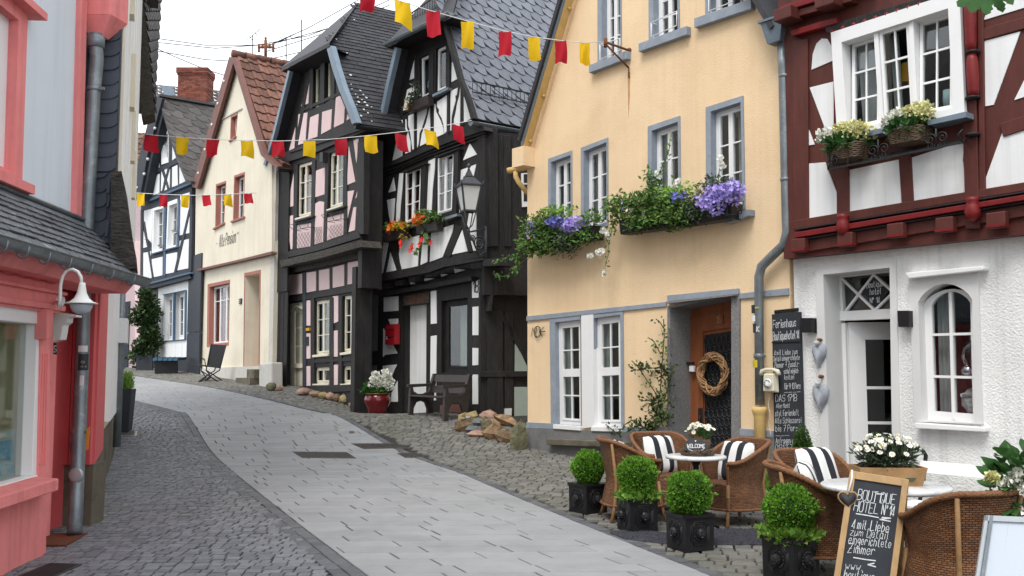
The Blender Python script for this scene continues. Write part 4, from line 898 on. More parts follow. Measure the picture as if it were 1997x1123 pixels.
# door: surround, transom, open leaf
dsur = [FR.sz(*p) for p in k4([(252, 190), (605, 135), (628, 1200), (285, 1200)])]
m = M(); ring(FR, m, qd, dsur, .03, -.42); m.make('door_surround', 'grey_paint', rh)
dd = -.36; td = [FR.sz(*p, o=dd) for p in k4([(358, 222), (600, 194), (600, 372), (368, 384)])]
m = M(); qbar(m, FR, td, -.05, 1.1, -.1, .04, dd-.05, dd+.03); qbar(m, FR, td, -.05, 1.1, .95, 1.2, dd-.05, dd+.05); qbar(m, FR, td, -.06, .03, 0, 1, dd-.05, dd+.03)
def dbar(p, q, w=.03): a, b = FR.W(*bil(td, *p), dd), FR.W(*bil(td, *q), dd); m.bar(a, b, .045, w, FR.n.cross(b-a))
dbar((.02, .06), (.61, .95)); dbar((.06, .95), (.62, .06)); dbar((.62, .06), (1.0, .6)); dbar((.61, .98), (1.0, .5))
tro = m.make('transom', 'white_paint', rh, bevel=.004)
m = M(); qbar(m, FR, td, -.05, 1.1, 0, 1, dd-.03, dd-.024); m.make('pane', 'glass', tro)
m = M(); cpx = k4([(450, 288), (508, 215), (572, 283), (512, 358)]); pp(FR, cpx, dd+.012, dd-.01, m); sg = m.make('chalk_diamond', 'chalkboard', None, FR.P(*cpx[0], dd)); tag(sg, 'black diamond sign chalked with hotel number above the white door', 'sign')
def skew(F, px, o):   # px quad -> unit square writing surface
    P = [F.P(u, v, o) for u, v in px]; n = F.n
    def f(x, y): return (P[3].lerp(P[2], x).lerp(P[0].lerp(P[1], x), y), n)
    return f
f = skew(FR, k4([(462, 245), (560, 232), (560, 340), (462, 350)]), dd+.014)
lettering(f, [(.1, .72, .24, .85, 'Boutique-'), (.25, .42, .24, .5, 'hotel'), (.25, .06, .24, .45, 'N° 14')], 'chalk', sg, th=.12, depth=.002)
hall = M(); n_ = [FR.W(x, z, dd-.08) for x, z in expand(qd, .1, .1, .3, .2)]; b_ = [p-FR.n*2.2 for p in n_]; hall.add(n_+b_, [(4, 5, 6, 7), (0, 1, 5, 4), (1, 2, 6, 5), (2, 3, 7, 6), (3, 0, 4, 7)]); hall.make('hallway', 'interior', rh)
# left door post and the leaf swung inwards
m = M(); q = k4([(347, 430), (378, 425), (400, 1200), (368, 1200)]); pp(FR, q, dd+.02, dd-.05, m); m.make('door_post', 'white_paint', rh)
hx, hz = FR.sz(*k4([(385, 430)])[0], o=dd); ang = radians(46)
ld = FR.d*cos(ang)-FR.n*sin(ang); ln_ = FR.d*sin(ang)+FR.n*cos(ang)
hp_ = FR.W(hx, 0, dd-.03); Wd, z0, z1_ = 1.05, .1, hz+.02
LP = lambda x, z, o: hp_+ld*x+ln_*o+V((0, 0, z))
m = M()
def lb(x0, x1, a, b, o0=-.02, o1=.02): m.hexa([LP(x0, a, o1), LP(x1, a, o1), LP(x1, b, o1), LP(x0, b, o1)], [LP(x0, a, o0), LP(x1, a, o0), LP(x1, b, o0), LP(x0, b, o0)])
zz = [z0, .55, .62, 1.28, 1.31, z1_-.22]
lb(0, .2, z0, z1_); lb(Wd-.12, Wd, z0, z1_); lb(.2, Wd-.12, z1_-.22, z1_); lb(.2, Wd-.12, z0, .42)
for z in (.86, 1.3): lb(.2, Wd-.12, z-.018, z+.018, -.012, .012)
lb(.55, .58, .42, z1_-.22, -.012, .012)
lf = m.make('door', 'white_paint', rh)
for x0, x1 in ((.2, .55), (.58, Wd-.12)):
    for a, b in ((.42, .842), (.878, 1.282), (1.318, z1_-.22)): m = M(); lb(x0, x1, a, b, -.003, .003); m.make('pane', 'glass', lf)
# ===== black and white timbered house no. 18
CB = at(942, 19.7); aB = radians(40); FB = Fac(CB-V((sin(aB), -cos(aB), 0))*4.13, CB); BKB = FB.n-V((0, 0, .02))
bh = thing('black_timbered_house', 'black and white half timbered house with light slate roof and overhanging upper floor', 'house', FB.W(2.2, gz(19.5)))
kA = lambda p: T(720, 60, 6.2375, p); kB = lambda p: T(720, 240, 6.2375, p); kC = lambda p: T(720, 400, 6.2375, p); kD = lambda p: T(720, 560, 6.2375, p); kE = lambda p: T(720, 700, 6.2375, p)
UB = .28
BW = []
def bw(px, o, **k): BW.append(window(FB, bh, px, o=o, rm='black_timber', **k))
bw(kA([(612, 330), (722, 275), (722, 770), (618, 830)]), UB, rec=.06, leaf=1, cols=1, rows=1, fw=.03, cur='right', deep=.5)
bw(kA([(812, 220), (932, 160), (932, 690), (805, 750)]), UB, rec=.06, leaf=1, cols=1, rows=1, fw=.03, cur='right', deep=.5)
bw(kB([(430, 590), (632, 512), (612, 1160), (425, 1230)]), UB, rec=.03, leaf=2, cols=1, rows=3, fw=.032, cur='left', cm='red_curtain', deep=.5)
bw(kB([(820, 415), (1032, 335), (1005, 1060), (818, 1120)]), UB, rec=.03, leaf=2, cols=1, rows=3, fw=.032, cur=None, deep=.5)
G = [[(548, 355), (548, 575), (490, 598), (515, 480)], [(462, 715), (547, 675), (547, 930), (410, 970)], [(1005, 385), (1035, 372), (1090, 575), (1000, 622)],
     [(990, 735), (1075, 690), (1065, 780), (1045, 790), (1050, 850), (1020, 960), (1000, 1050), (996, 1210), (986, 1215)], [(1108, 675), (1103, 1090), (1098, 1160), (1032, 1195), (1030, 1080), (1050, 1000), (1070, 880), (1095, 790)],
     [(1148, 785), (1215, 910), (1262, 1055), (1145, 1118)], [(828, 860), (942, 785), (938, 1225), (914, 1250), (905, 1150), (880, 1060), (845, 1000), (850, 960), (822, 920)],
     [(788, 885), (800, 890), (812, 985), (862, 1085), (900, 1190), (903, 1255), (800, 1300), (788, 1300)], [(583, 960), (705, 905), (695, 1000), (668, 1085), (640, 1180), (610, 1250), (598, 1380), (583, 1420)],
     [(735, 900), (742, 1340), (617, 1402), (640, 1250), (690, 1120), (718, 1000)], [(475, 1035), (540, 1005), (540, 1440), (525, 1445), (505, 1290), (490, 1200), (475, 1150)],
     [(440, 1075), (450, 1075), (455, 1180), (500, 1350), (500, 1470), (437, 1495)], [(380, 1090), (403, 1080), (400, 1520), (280, 1585)]]
H = [[(295, 660), (317, 820), (233, 845)], [(215, 935), (312, 912), (298, 1130), (280, 1275), (265, 1220), (240, 1130)], [(365, 612), (412, 605), (398, 820), (380, 1000), (368, 1180), (325, 1215), (330, 1000)],
     [(720, 460), (800, 425), (795, 560), (770, 800), (755, 1090), (672, 1100), (690, 800)], [(1222, 247), (1307, 380), (1140, 452)], [(1115, 570), (1300, 500), (1270, 640), (1250, 720), (1110, 760)], [(1090, 985), (1110, 1060), (1085, 1115)]]
I = [[(1215, 90), (1300, 80), (1303, 552), (1265, 556), (1190, 240)], [(1130, 300), (1195, 560), (1000, 600)], [(755, 320), (1025, 235), (1010, 330), (890, 630), (735, 690)], [(660, 330), (712, 320), (705, 690), (622, 728)],
     [(375, 430), (610, 365), (590, 740), (385, 785), (362, 600)], [(255, 570), (330, 800), (200, 840)], [(175, 405), (210, 400), (230, 470), (160, 840), (140, 845)]]
J = [[(1030, 775), (1180, 780), (1040, 825)], [(840, 835), (990, 828), (840, 885)], [(610, 890), (790, 890), (610, 940)], [(385, 935), (525, 922), (555, 955), (385, 985)], [(200, 965), (290, 950), (325, 990), (200, 1010)], [(110, 975), (155, 970), (155, 1025), (112, 1032)]]
Kp = [[(175, 125), (350, 108), (350, 285), (175, 298)], [(232, 388), (348, 380), (348, 455), (255, 455)], [(170, 500), (255, 640), (340, 805), (190, 822), (165, 850)], [(165, 955), (335, 940), (270, 1090), (165, 1050)],
      [(340, 1138), (345, 1393), (265, 1393), (270, 1290)], [(748, 52), (815, 38), (818, 440), (748, 447)], [(748, 595), (818, 585), (808, 1375), (738, 1380)], [(1248, -73), (1338, -93), (1338, 125), (1252, 130)], [(1255, 240), (1337, 232), (1330, 583), (1255, 583)],
      [(1255, 738), (1330, 740), (1325, 945), (1255, 950)], [(1255, 1062), (1322, 1062), (1327, 1423), (1255, 1423)]]
up = [FB.sz(*p, o=UB) for p in ((724, 557), (945, 502), (945, 245), (922, 228), (896, 156), (880, 95), (868, 55), (775, 85), (752, 180), (742, 240), (726, 330))]
wall(FB, bh, up, BW, 'black_timber', UB, .1, 'timber_wall')
panels(FB, bh, [kA(p) for p in G]+[kB(p) for p in H]+[kC(p) for p in I], 'white_plaster', UB, .012)
# ground floor
dq = [FB.sz(*p) for p in kD([(412, 225), (697, 195), (690, 1560), (405, 1560)])]
sq = [FB.sz(*p) for p in kD([(880, 168), (1200, 125), (1195, 1040), (880, 1040)])]
wall(FB, bh, [(-.3, 0), (FB.w, 0), (FB.w, 3.6), (-.3, 3.6)], [dq, sq], 'black_timber', 0, .25, 'timber_wall')
panels(FB, bh, [kD(p) for p in Kp], 'white_plaster', 0, .014)
panels(FB, bh, [kC(p) for p in J], 'white_plaster', .02, .012)
m = M(); ring(FB, m, dq, dq, .0, -.22); m.make('door_reveal', 'black_timber', bh)
o = -.2; m = M(); pp(FB, kD([(385, 160), (760, 140), (760, 1600), (385, 1600)]), o, o-.06, m); m.make('door', 'white_plaster', bh)
poly(FB, bh, kD([(418, 110), (720, 60), (720, 190), (418, 225)]), 'old_timber', .05, -.02, 'door_lintel', bevel=.01)
x0, y0 = FB.sz(*kD([(485, 190)])[0], o=.055); lettering(lambda a, b: (FB.W(a, y0+(b-y0)+(a-x0)*.0, .055), FB.n), [(x0, y0, .17, .62, 'A.D.1610')], 'red_ink', bh, 'inscription', th=.11, pen=.8)
x0, y0 = FB.sz(*kC([(1262, 1062)])[0], o=.02); lettering(fw_(FB, .016), [(x0, y0, .26, .20, '18')], 'black_ink', bh, 'house_number', th=.1, jit=.05)
window(FB, bh, kD([(880, 168), (1200, 125), (1195, 1040), (880, 1040)]), o=0, rec=.1, leaf=1, cols=1, rows=1, fm='black_timber', fw=.1, rm='black_timber', cur=None)
m = M(); sqv = sq; m.grid(lambda i, j: FB.W(*bil(sq, .30+.42*i, j), -.32+.03*sin(i*25)), 24, 3); m.make('curtain', 'curtain_green', bh)
poly(FB, bh, kE([(860, 560), (1200, 545), (1200, 670), (860, 670)]), 'brown_board', .006, -.05, 'base_panel')
bb = lambda k, pts, w, o1, o0, nm='timber_beam', mt='black_timber': beam(FB, bh, k(pts), w/6.2375, mt, o1, o0, nm)
# floor beams, bowed with age
bb(kC, [(60, 880), (390, 815), (720, 760), (900, 690), (1390, 590)], 70, UB+.08, UB-.02); bb(kC, [(70, 920), (390, 862), (720, 800), (900, 735), (1390, 650)], 34, UB+.12, UB-.02, 'moulded_beam')
bb(kC, [(80, 1085), (420, 1035), (720, 985), (1240, 890)], 52, .16, -.05); bb(kB, [(150, 530), (400, 440), (700, 310), (1000, 190), (1395, 60)], 52, UB+.13, UB-.1); bb(kB, [(160, 590), (400, 505), (700, 365), (1000, 245), (1400, 110)], 30, UB+.08, UB-.1, 'moulded_beam'); bb(kB, [(150, 650), (700, 405), (1410, 150)], 20, UB+.05, UB-.1, 'moulded_beam')
for x, y in ((175, 985), (340, 950), (510, 905), (710, 850), (865, 800), (1070, 742)): bb(kC, [(x-30, y), (x+38, y-8)], 66, UB+.02, 0, 'joist_end')
bb(kC, [(1380, 700), (1590, 690)], 90, UB+.1, UB-.3, 'joist_end')
bb(kB, [(1360, 100), (1370, 1500)], 92, UB+.045, UB-.2); bb(kD, [(1395, -180), (1380, 1560)], 110, .05, -.2)
for p in ([(1000, 905), (1130, 500), (1150, 0)],): pass
bb(kC, [(945, 620), (1090, 250)], 80, UB+.03, UB-.02); bb(kC, [(1225, 570), (1150, 270)], 50, UB+.028, UB-.02); bb(kC, [(362, 790), (300, 560)], 60, UB+.03, UB-.02); bb(kC, [(182, 840), (238, 560)], 28, UB+.028, UB-.02)
for x, t, b in ((560, 300, 1440), (765, 280, 1340), (962, 130, 1240)): bb(kA, [(x, t), (x-2, b)], 28, UB+.025, UB-.02)
bb(kA, [(400, 1000), (640, 880)], 30, UB+.022, UB-.02); bb(kA, [(1125, 640), (1128, 1150)], 36, UB+.024, UB-.02)
poly(FB, bh, kA([(765, 775), (955, 685), (955, 712), (768, 805)]), 'lead_blue', UB+.12, UB, 'window_sill')
poly(FB, bh, kC([(900, 150), (1065, 100), (1068, 130), (905, 185)]), 'zinc', UB+.14, UB, 'window_sill'); poly(FB, bh, kC([(425, 260), (580, 215), (582, 245), (428, 290)]), 'zinc', UB+.14, UB, 'window_sill')
for px in ([(632, 500), (685, 485), (655, 1180), (615, 1170)], [(1032, 315), (1085, 310), (1055, 1100), (1008, 1075)]): poly(FB, bh, kB(px), 'black_timber', UB+.10, UB-.05, 'shutter_board')
for px in ([(400, 585), (685, 483), (690, 490), (402, 600)], [(790, 405), (1085, 302), (1088, 312), (792, 420)]): poly(FB, bh, kB(px), 'black_timber', UB+.14, UB-.05, 'window_hood')
ZG = FB.P(918, 246, .62).z-.06
# recess wall towards the yellow house
cb_ = FB.P(944, 400, UB); FB2 = Fac(cb_, cb_+V((1.75, .45, 0)))
wq = [FB2.sz(*p, o=-.35) for p in ((1015, 335), (1040, 335), (1040, 400), (1018, 403))]
wall(FB2, bh, [(0, 3.0), (FB2.w, 3.0), (FB2.w, ZG), (0, ZG)], [], 'black_timber', 0, .2, 'side_wall')
wall(FB2, bh, [(0, .1), (FB2.w, .1), (FB2.w, 3.1), (0, 3.1)], [], 'black_timber', -.3, .2, 'side_wall')
b2 = lambda k, pts, w, o1, o0, nm='timber_beam': beam(FB2, bh, k(pts), w/6.2375, 'black_timber', o1, o0, nm)
b2(kB, [(1490, 60), (1500, 1500)], 150, .06, -.02); b2(kB, [(1680, 150), (1690, 1500)], 90, .04, -.02)
b2(kD, [(1340, 1060), (1930, 1055)], 70, -.22, -.32); b2(kD, [(1530, 280), (1540, 1540)], 190, -.24, -.32); b2(kD, [(1700, 300), (1705, 1540)], 110, -.25, -.32); b2(kD, [(1590, 300), (1930, 880)], 60, -.25, -.32); b2(kC, [(1470, 1290), (1520, 900)], 40, .0, -.3, 'brace')
for px in (kD([(1775, 640), (1920, 960), (1920, 1040), (1770, 1040)]), kE([(1765, 340), (1925, 340), (1925, 740), (1765, 735)])): poly(FB2, bh, px, 'curtain_green', -.27, -.34, 'window_panel')
m = M(); pp(FB2, kB([(1850, 610), (1980, 600), (1980, 1010), (1862, 1020)]), .03, -.02, m); w2 = m.make('window', 'white_paint', bh)
for a, b, c, d in ((1880, 620, 1975, 725), (1880, 745, 1975, 950)): m = M(); pp(FB2, kB([(a, b), (c, b), (c, d), (a, d)]), .036, .02, m); m.make('pane', 'interior', w2)
poly(FB2, bh, kE([(1652, 605), (1735, 600), (1732, 692), (1650, 692)]), 'grey_paint', -.2, -.3, 'meter_box')
# roof: right slope in light slate, half hip, left verge
OV = .62
R_ = [FB.P(u, v, OV) for u, v in ((922, 231), (910, 190), (896, 156), (880, 95), (866, 45), (852, 8))]
def hang(P, z): return V((P.x, P.y, z))
base3 = R_[0]; dm = FB.w/2
ridge_s = (FB.sz(870, 30, OV)[0]+FB.sz(758, 88, OV)[0])/2; top = FB.W(ridge_s, R_[-1].z+1.9, OV)
prof = R_+[top]
DB = 1.5; AB = top-FB.n*DB; slope(bh, R_, -BKB, 9, 'slate_dark', .06)
def hipcut(R_, A, n):
    D = -(A-R_[-1]).dot(n); return lambda c: c.z <= R_[-1].z+.02 or -(c-R_[-1]).dot(n) >= D*(c.z-R_[-1].z)/(A.z-R_[-1].z)-.03
def hipquad(par, p, A, n, nm='roof'): m = M(); q = [p, A, A-n*8, p-n*9]; m.hexa(q, [x-V((0, 0, .06)) for x in q]); m.make(nm, 'slate_dark', par)
hipquad(bh, R_[-1], AB, BKB)
ptB, _ = tiles(bh, prof, -BKB, 8.6, .33, .26, 'scale', 'slate_light', 'slate', 300, 'slate_rows', keep=hipcut(R_, AB, FB.n))
Lp = [FB.P(u, v, OV) for u, v in ((740, 240), (745, 215), (755, 165), (771, 90))]
slope(bh, Lp, -FB.n, 9, 'slate_dark', .06); hipquad(bh, Lp[-1], AB, BKB)
for px in ([(738, 245), (745, 213), (755, 165), (772, 92)],): barge(FB, bh, px, OV+.03, 'lead_blue', 6, .06)
barge(FB, bh, [(922, 231), (910, 190), (896, 156), (880, 95), (866, 45)], OV-.02, 'black_timber', 6, .05)
# soffit closing the verge down to the wall
m = M(); S0 = Lp; S1 = [FB.P(u, v, UB) for u, v in ((752, 250), (758, 210), (768, 160), (782, 95))]; m.add([p-V((0, 0, .04)) for p in S0]+S1, [(i, i+1, i+5, i+4) for i in range(3)]); m.make('verge_soffit', 'black_timber', bh)
hl, hr = FB.P(753, 86, OV+.12), FB.P(884, 24, OV+.12); m = M(); apx = AB+V((0, 0, .03)); m.add([hl, hr, apx, hl-V((0, 0, .08)), hr-V((0, 0, .08)), apx-V((0, 0, .08))], [(0, 1, 2), (3, 4, 5), (0, 1, 4, 3)]); m.make('hip_roof', 'slate_dark', bh)
m = M(); m.add([hl-V((0, 0, .09)), hr-V((0, 0, .09)), hr-FB.n*.6-V((0, 0, .09)), hl-FB.n*.6-V((0, 0, .09))], [(0, 1, 2, 3)]); m.make('hip_soffit', 'black_timber', bh)
gutter(bh, FB.P(752, 86, OV+.2), FB.P(880, 24, OV+.2), .075, 'zinc')
ga = FB.P(918, 236, OV); gutter(bh, ga-V((0, 0, .02)), ga-BKB*8+V((0, 0, -.02)), .08, 'zinc')
pipe(bh, [FB.P(u, v, .35) for u, v in ((712, 282), (714, 300), (722, 314), (738, 324), (741, 340))], .055, 'zinc_blue')
# snow guards
def guard(P, Q, h, nb, nm='snow_guard'):
    m = M(); up = V((0, 0, 1))
    m.bar(P+up*h, Q+up*h, .025, .025); m.bar(P+up*.03, Q+up*.03, .02, .02)
    for i in range(nb+1): a = P.lerp(Q, i/nb); m.bar(a, a+up*h, .012, .014)
    for i in range(0, nb, 4): m.bar(P.lerp(Q, i/nb)+up*h, P.lerp(Q, min(1, (i+4)/nb))+up*.03, .01, .012)
    m.make(nm, 'iron', bh)
guard(ptB(.62, .15, .06), ptB(.62, 4.4, .06), .26, 36)
a_, b_ = FB.P(800, 52, .4), FB.P(868, 5, .4); guard(a_, b_, .3, 14)
body(FB, bh, 6, 0, 6, 'black_timber', 'l')
# ===== pink timbered house
CP_ = at(706, 21.8); aP = radians(32.8); FP_ = Fac(CP_-V((sin(aP), -cos(aP), 0))*5.6, CP_)
ph = thing('pink_timbered_house', 'narrow half timbered house with pink panels and steep dark slate roof', 'house', FP_.W(2.7, gz(23)))
k6 = lambda p: T(500, 90, 4.679, p); k7 = lambda p: T(510, 290, 4.679, p); k8 = lambda p: T(510, 480, 3.509, p)
UP = .3; PW = []
def pw(px, o, **k): PW.append(window(FP_, ph, px, o=o, rm='black_timber', fm='cream_paint', **k))
pw(k6([(517, 185), (580, 158), (572, 550), (515, 570)]), UP, rec=.08, leaf=1, rows=1, cur='full', fw=.03, cm='curtain_green', deep=.4); pw(k6([(632, 130), (672, 112), (690, 490), (627, 510)]), UP, rec=.08, leaf=1, rows=1, cur='full', fw=.03, cm='curtain_green', deep=.4)
pw(k7([(330, 145), (460, 105), (450, 600), (322, 635)]), UP, rec=.05, rows=3, cur='left', cm='red_curtain', deep=.4, sill=('cream_paint', .02, .05, .05)); pw(k7([(620, 40), (748, 0), (740, 510), (612, 555)]), UP, rec=.05, rows=3, cur='two', deep=.4, sill=('cream_paint', .02, .05, .05))
n0 = len(PW)
pw(k8([(363, 375), (465, 362), (463, 735), (360, 745)]), 0, rec=.06, rows=3, cur='two', deep=.4, sill=('cream_paint', .02, .06, .05)); pw(k8([(555, 340), (657, 328), (652, 715), (550, 730)]), 0, rec=.06, rows=3, cur='two', deep=.4, sill=('cream_paint', .02, .06, .05))
pw(k8([(360, 830), (465, 825), (463, 940), (360, 942)]), 0, rec=.06, rows=1, cur='two', deep=.4, sill=('cream_paint', .02, .04, .04)); pw(k8([(553, 822), (650, 815), (648, 938), (550, 942)]), 0, rec=.06, rows=1, cur='two', deep=.4, sill=('cream_paint', .02, .04, .04))
g1 = [[(483, 320), (473, 520), (408, 548), (440, 450)], [(383, 620), (465, 605), (445, 880), (368, 905)], [(355, 740), (345, 930), (297, 953), (330, 830)], [(490, 650), (568, 615), (555, 825), (470, 853)], [(600, 600), (688, 573), (678, 755), (590, 803)], [(725, 470), (760, 448), (805, 560), (797, 700), (707, 742)], [(830, 620), (850, 660), (822, 678)], [(610, 985), (628, 980), (625, 1040), (608, 1042)]]
g2_ = [[(795, -20), (852, 300), (780, 330)], [(838, -76), (885, -95), (865, 130)], [(497, 200), (578, 170), (573, 415), (490, 442)], [(490, 500), (530, 478), (570, 485), (560, 850), (478, 875)], [(230, 175), (275, 160), (225, 410)], [(300, 195), (293, 520), (232, 540)], [(232, 620), (290, 605), (280, 915), (265, 915)], [(195, 725), (218, 718), (243, 918), (188, 922)], [(200, 610), (212, 650), (198, 660)],
       [(310, 700), (453, 678), (443, 890), (303, 912)], [(593, 630), (748, 590), (743, 785), (592, 838)], [(780, 390), (845, 378), (780, 655)], [(875, 380), (868, 440), (855, 455)], [(838, 535), (862, 530), (850, 742), (793, 760)]]
g3 = [[(175, 200), (277, 188), (277, 322), (170, 340)], [(303, 182), (372, 172), (372, 305), (302, 318)], [(393, 165), (463, 153), (465, 292), (393, 303)], [(487, 145), (565, 125), (565, 270), (487, 285)], [(590, 112), (668, 97), (663, 250), (588, 262)], [(300, 372), (333, 370), (333, 543), (300, 543)], [(302, 598), (333, 593), (333, 768), (302, 770)], [(302, 822), (333, 820), (333, 955), (302, 955)], [(488, 343), (523, 340), (523, 515), (490, 530)], [(490, 580), (520, 575), (520, 755), (490, 757)], [(490, 812), (522, 810), (520, 952), (490, 953)]]
up = [FP_.sz(*p, o=UP) for p in ((546, 512), (706, 470), (706, 245), (692, 232), (672, 178), (655, 126), (646, 95), (566, 142), (545, 240), (528, 330))]
wall(FP_, ph, up, PW[:n0], 'black_timber', UP, .2, 'timber_wall'); panels(FP_, ph, [k6(p) for p in g1]+[k7(p) for p in g2_], 'pink_plaster', UP, .012)
pd = [FP_.sz(*p) for p in k8([(182, 392), (282, 378), (282, 985), (182, 985)])]
wall(FP_, ph, [(0, .2), (FP_.w, .2), (FP_.w, 4.2), (0, 4.2)], PW[n0:]+[pd], 'black_timber', 0, .25, 'timber_wall'); panels(FP_, ph, [k8(p) for p in g3], 'pink_plaster', 0, .014)
pb = lambda k, s, pts, w, o1, o0, nm='timber_beam', mt='black_timber': beam(FP_, ph, k(pts), w/s, mt, o1, o0, nm)
pb(k7, 4.679, [(150, 985), (500, 905), (890, 785)], 54, UP+.06, UP-.1); pb(k7, 4.679, [(170, 1050), (520, 970), (900, 865)], 62, UP+.16, -.05, 'moulded_beam', 'old_timber'); pb(k8, 3.509, [(170, 165), (690, 55)], 46, .14, -.05, 'moulded_beam', 'old_timber')
pb(k6, 4.679, [(240, 1035), (500, 950), (980, 740)], 66, UP+.08, UP-.1); pb(k6, 4.679, [(300, 965), (960, 755)], 18, UP+.12, UP-.1, 'moulded_beam'); pb(k7, 4.679, [(905, -60), (900, 780)], 60, UP+.05, UP-.1); pb(k8, 3.509, [(690, 60), (680, 930)], 50, .07, -.1)
pb(k8, 3.509, [(165, 370), (660, 290)], 34, .035, -.02); pb(k8, 3.509, [(290, 180), (290, 960)], 22, .04, -.02, mt='blue_timber'); pb(k8, 3.509, [(165, 180), (165, 980)], 30, .05, -.02)
for x in (348, 478, 537): pb(k8, 3.509, [(x, 350), (x, 960)], 22, .036, -.02)
pb(k8, 3.509, [(340, 790), (660, 770)], 26, .03, -.02); pb(k8, 3.509, [(290, 985), (680, 965)], 50, .04, -.02)
for x, y0_, y1_ in ((500, 190, 570), (606, 120, 520), (700, 100, 480)): pb(k6, 4.679, [(x, y0_), (x-6, y1_)], 30, UP+.03, UP-.02)
pb(k6, 4.679, [(400, 590), (760, 430)], 28, UP+.025, UP-.02); pb(k6, 4.679, [(360, 900), (470, 300)], 26, UP+.028, UP-.02); 
pb(k7, 4.679, [(310, 150), (300, 920)], 32, UP+.03, UP-.02); pb(k7, 4.679, [(475, 100), (462, 880)], 30, UP+.03, UP-.02); pb(k7, 4.679, [(600, 40), (575, 840)], 28, UP+.03, UP-.02); pb(k7, 4.679, [(762, -10), (765, 770)], 28, UP+.03, UP-.02)
poly(FP_, ph, k7([(285, 655), (465, 608), (465, 622), (290, 672)]), 'black_timber', UP+.1, UP, 'window_sill'); poly(FP_, ph, k7([(580, 570), (755, 518), (755, 532), (585, 586)]), 'black_timber', UP+.1, UP, 'window_sill')
for px in ([(245, 700), (425, 650), (425, 715), (300, 745)], [(545, 605), (725, 570), (725, 640), (600, 665)]):   # iron window box holders
    m = M(); q = [FP_.P(u, v, UP+.2) for u, v in k7(px)]
    m.tube([q[0], q[1]], .008, 5); m.tube([q[3], q[2]], .008, 5)
    for a, b in ((q[0], q[3]), (q[1], q[2]), (q[0].lerp(q[1], .5), q[3].lerp(q[2], .5))): m.tube([a, b], .008, 5); m.tube([b, b-FP_.n*.2], .008, 5)
    m.make('box_holder', 'iron', ph)
m = M()   # bird netting with diamond mesh
for px in ([(303, 770), (445, 755), (440, 890), (303, 910)], [(482, 715), (555, 710), (553, 850), (480, 872)], [(592, 705), (742, 680), (742, 785), (592, 836)]):
    q = [FP_.sz(u, v, UP+.03) for u, v in k7(px)]; n = 5
    for i in range(-3, n+1):
        for s_ in (0, 1):
            P = []
            for j in range(4):
                a = (i+(j if s_ == 0 else 3-j)*.9)/n
                if 0 <= a <= 1: P.append(FP_.W(*bil(q, a, j/3), UP+.03))
            if len(P) > 1: m.tube(P, .004, 3)
tag(m.make('netting', 'iron', ph), kind='stuff')
m = M(); q = [FP_.sz(*p) for p in k8([(182, 392), (282, 378), (282, 985), (182, 985)])]; o = -.06
qbar(m, FP_, q, 0, 1, 0, 1, o-.06, o-.03); qbar(m, FP_, q, 0, .3, 0, 1, o-.03, o); qbar(m, FP_, q, .92, 1, 0, 1, o-.03, o); qbar(m, FP_, q, .3, .92, 0, .09, o-.03, o); qbar(m, FP_, q, .3, .92, .70, .75, o-.03, o+.04); qbar(m, FP_, q, .4, .84, .78, .95, o-.03, o-.015)
pdo = m.make('door', 'cream_paint', ph); 
m = M(); a, b, c = [FP_.P(*p, o+.02) for p in k8([(205, 440), (240, 408), (276, 425)])]; m.bar(a, b, .03, .05); m.bar(b, c, .03, .05); m.make('door_pediment', 'cream_paint', pdo)
for a0, a1 in ((.34, .6), (.66, .92)):
    for b0, b1 in ((.12, .28), (.3, .49), (.51, .70)): m = M(); qbar(m, FP_, q, a0, a1, b0, b1, o-.032, o-.022); m.make('pane', 'glass', pdo)
m = M(); ring(FP_, m, q, q, 0, -.12); m.make('reveal', 'black_timber', pdo)
poly(FP_, ph, k8([(305, 620), (322, 618), (322, 680), (305, 682)]), 'iron', .03, 0, 'bell_plate'); poly(FP_, ph, k8([(303, 560), (325, 558), (325, 578), (303, 580)]), 'amber', .06, .0, 'brass_plate')
poly(FP_, ph, k6([(578, 970), (605, 965), (605, 1050), (575, 1060)]), 'iron', UP+.16, UP, 'wall_lamp')
# dark side wall facing down the street
cp0 = FP_.P(707, 400, UP); FP2 = Fac(cp0, cp0+V((.9, .62, 0)))
wall(FP2, ph, [(0, 3.3), (.5, 3.3), (.5, 6.7), (0, 6.7)], [], 'black_timber', 0, .2, 'side_wall'); wall(FP2, ph, [(0, .2), (.40, .2), (.40, 3.8), (0, 3.8)], [], 'black_timber', -.3, .2, 'side_wall')
OP = .62
R_ = [FP_.P(u, v, OP) for u, v in ((692, 241), (681, 209), (667, 175), (652, 130), (640, 88))]
hlp, hrp = FP_.P(549, 131, OP+.1), FP_.P(643, 82, OP+.1); ms = (FP_.sz(549, 131, OP)[0]+FP_.sz(643, 82, OP)[0])/2
mid_p = FP_.W(ms, 0, 0); A = hit(700, 6, mid_p, FP_.d)
top = V((A.x, A.y, A.z))+FP_.n*((FP_.W(0, 0, OP)-A).dot(FP_.n))
prof = R_+[top]
sl = slope(ph, R_, -FP_.n, 9, 'slate_dark', .06); hipquad(ph, R_[-1], A, FP_.n)
tiles(ph, prof, -FP_.n, 7.6, .26, .15, 'rect', 'slate_dark', 'slate', 300, 'slate_rows', keep=hipcut(R_, A, FP_.n))
Lp = [FP_.P(u, v, OP) for u, v in ((516, 322), (534, 261), (550, 195), (564, 137))]; slope(ph, Lp, -FP_.n, 9, 'slate_dark', .06); hipquad(ph, Lp[-1], A, FP_.n)
m = M(); m.add([hlp, hrp, A+V((0, 0, .04)), hlp-V((0, 0, .1)), hrp-V((0, 0, .1)), A-V((0, 0, .1))], [(0, 1, 2), (3, 4, 5), (0, 1, 4, 3)]); m.make('hip_roof', 'slate_dark', ph)
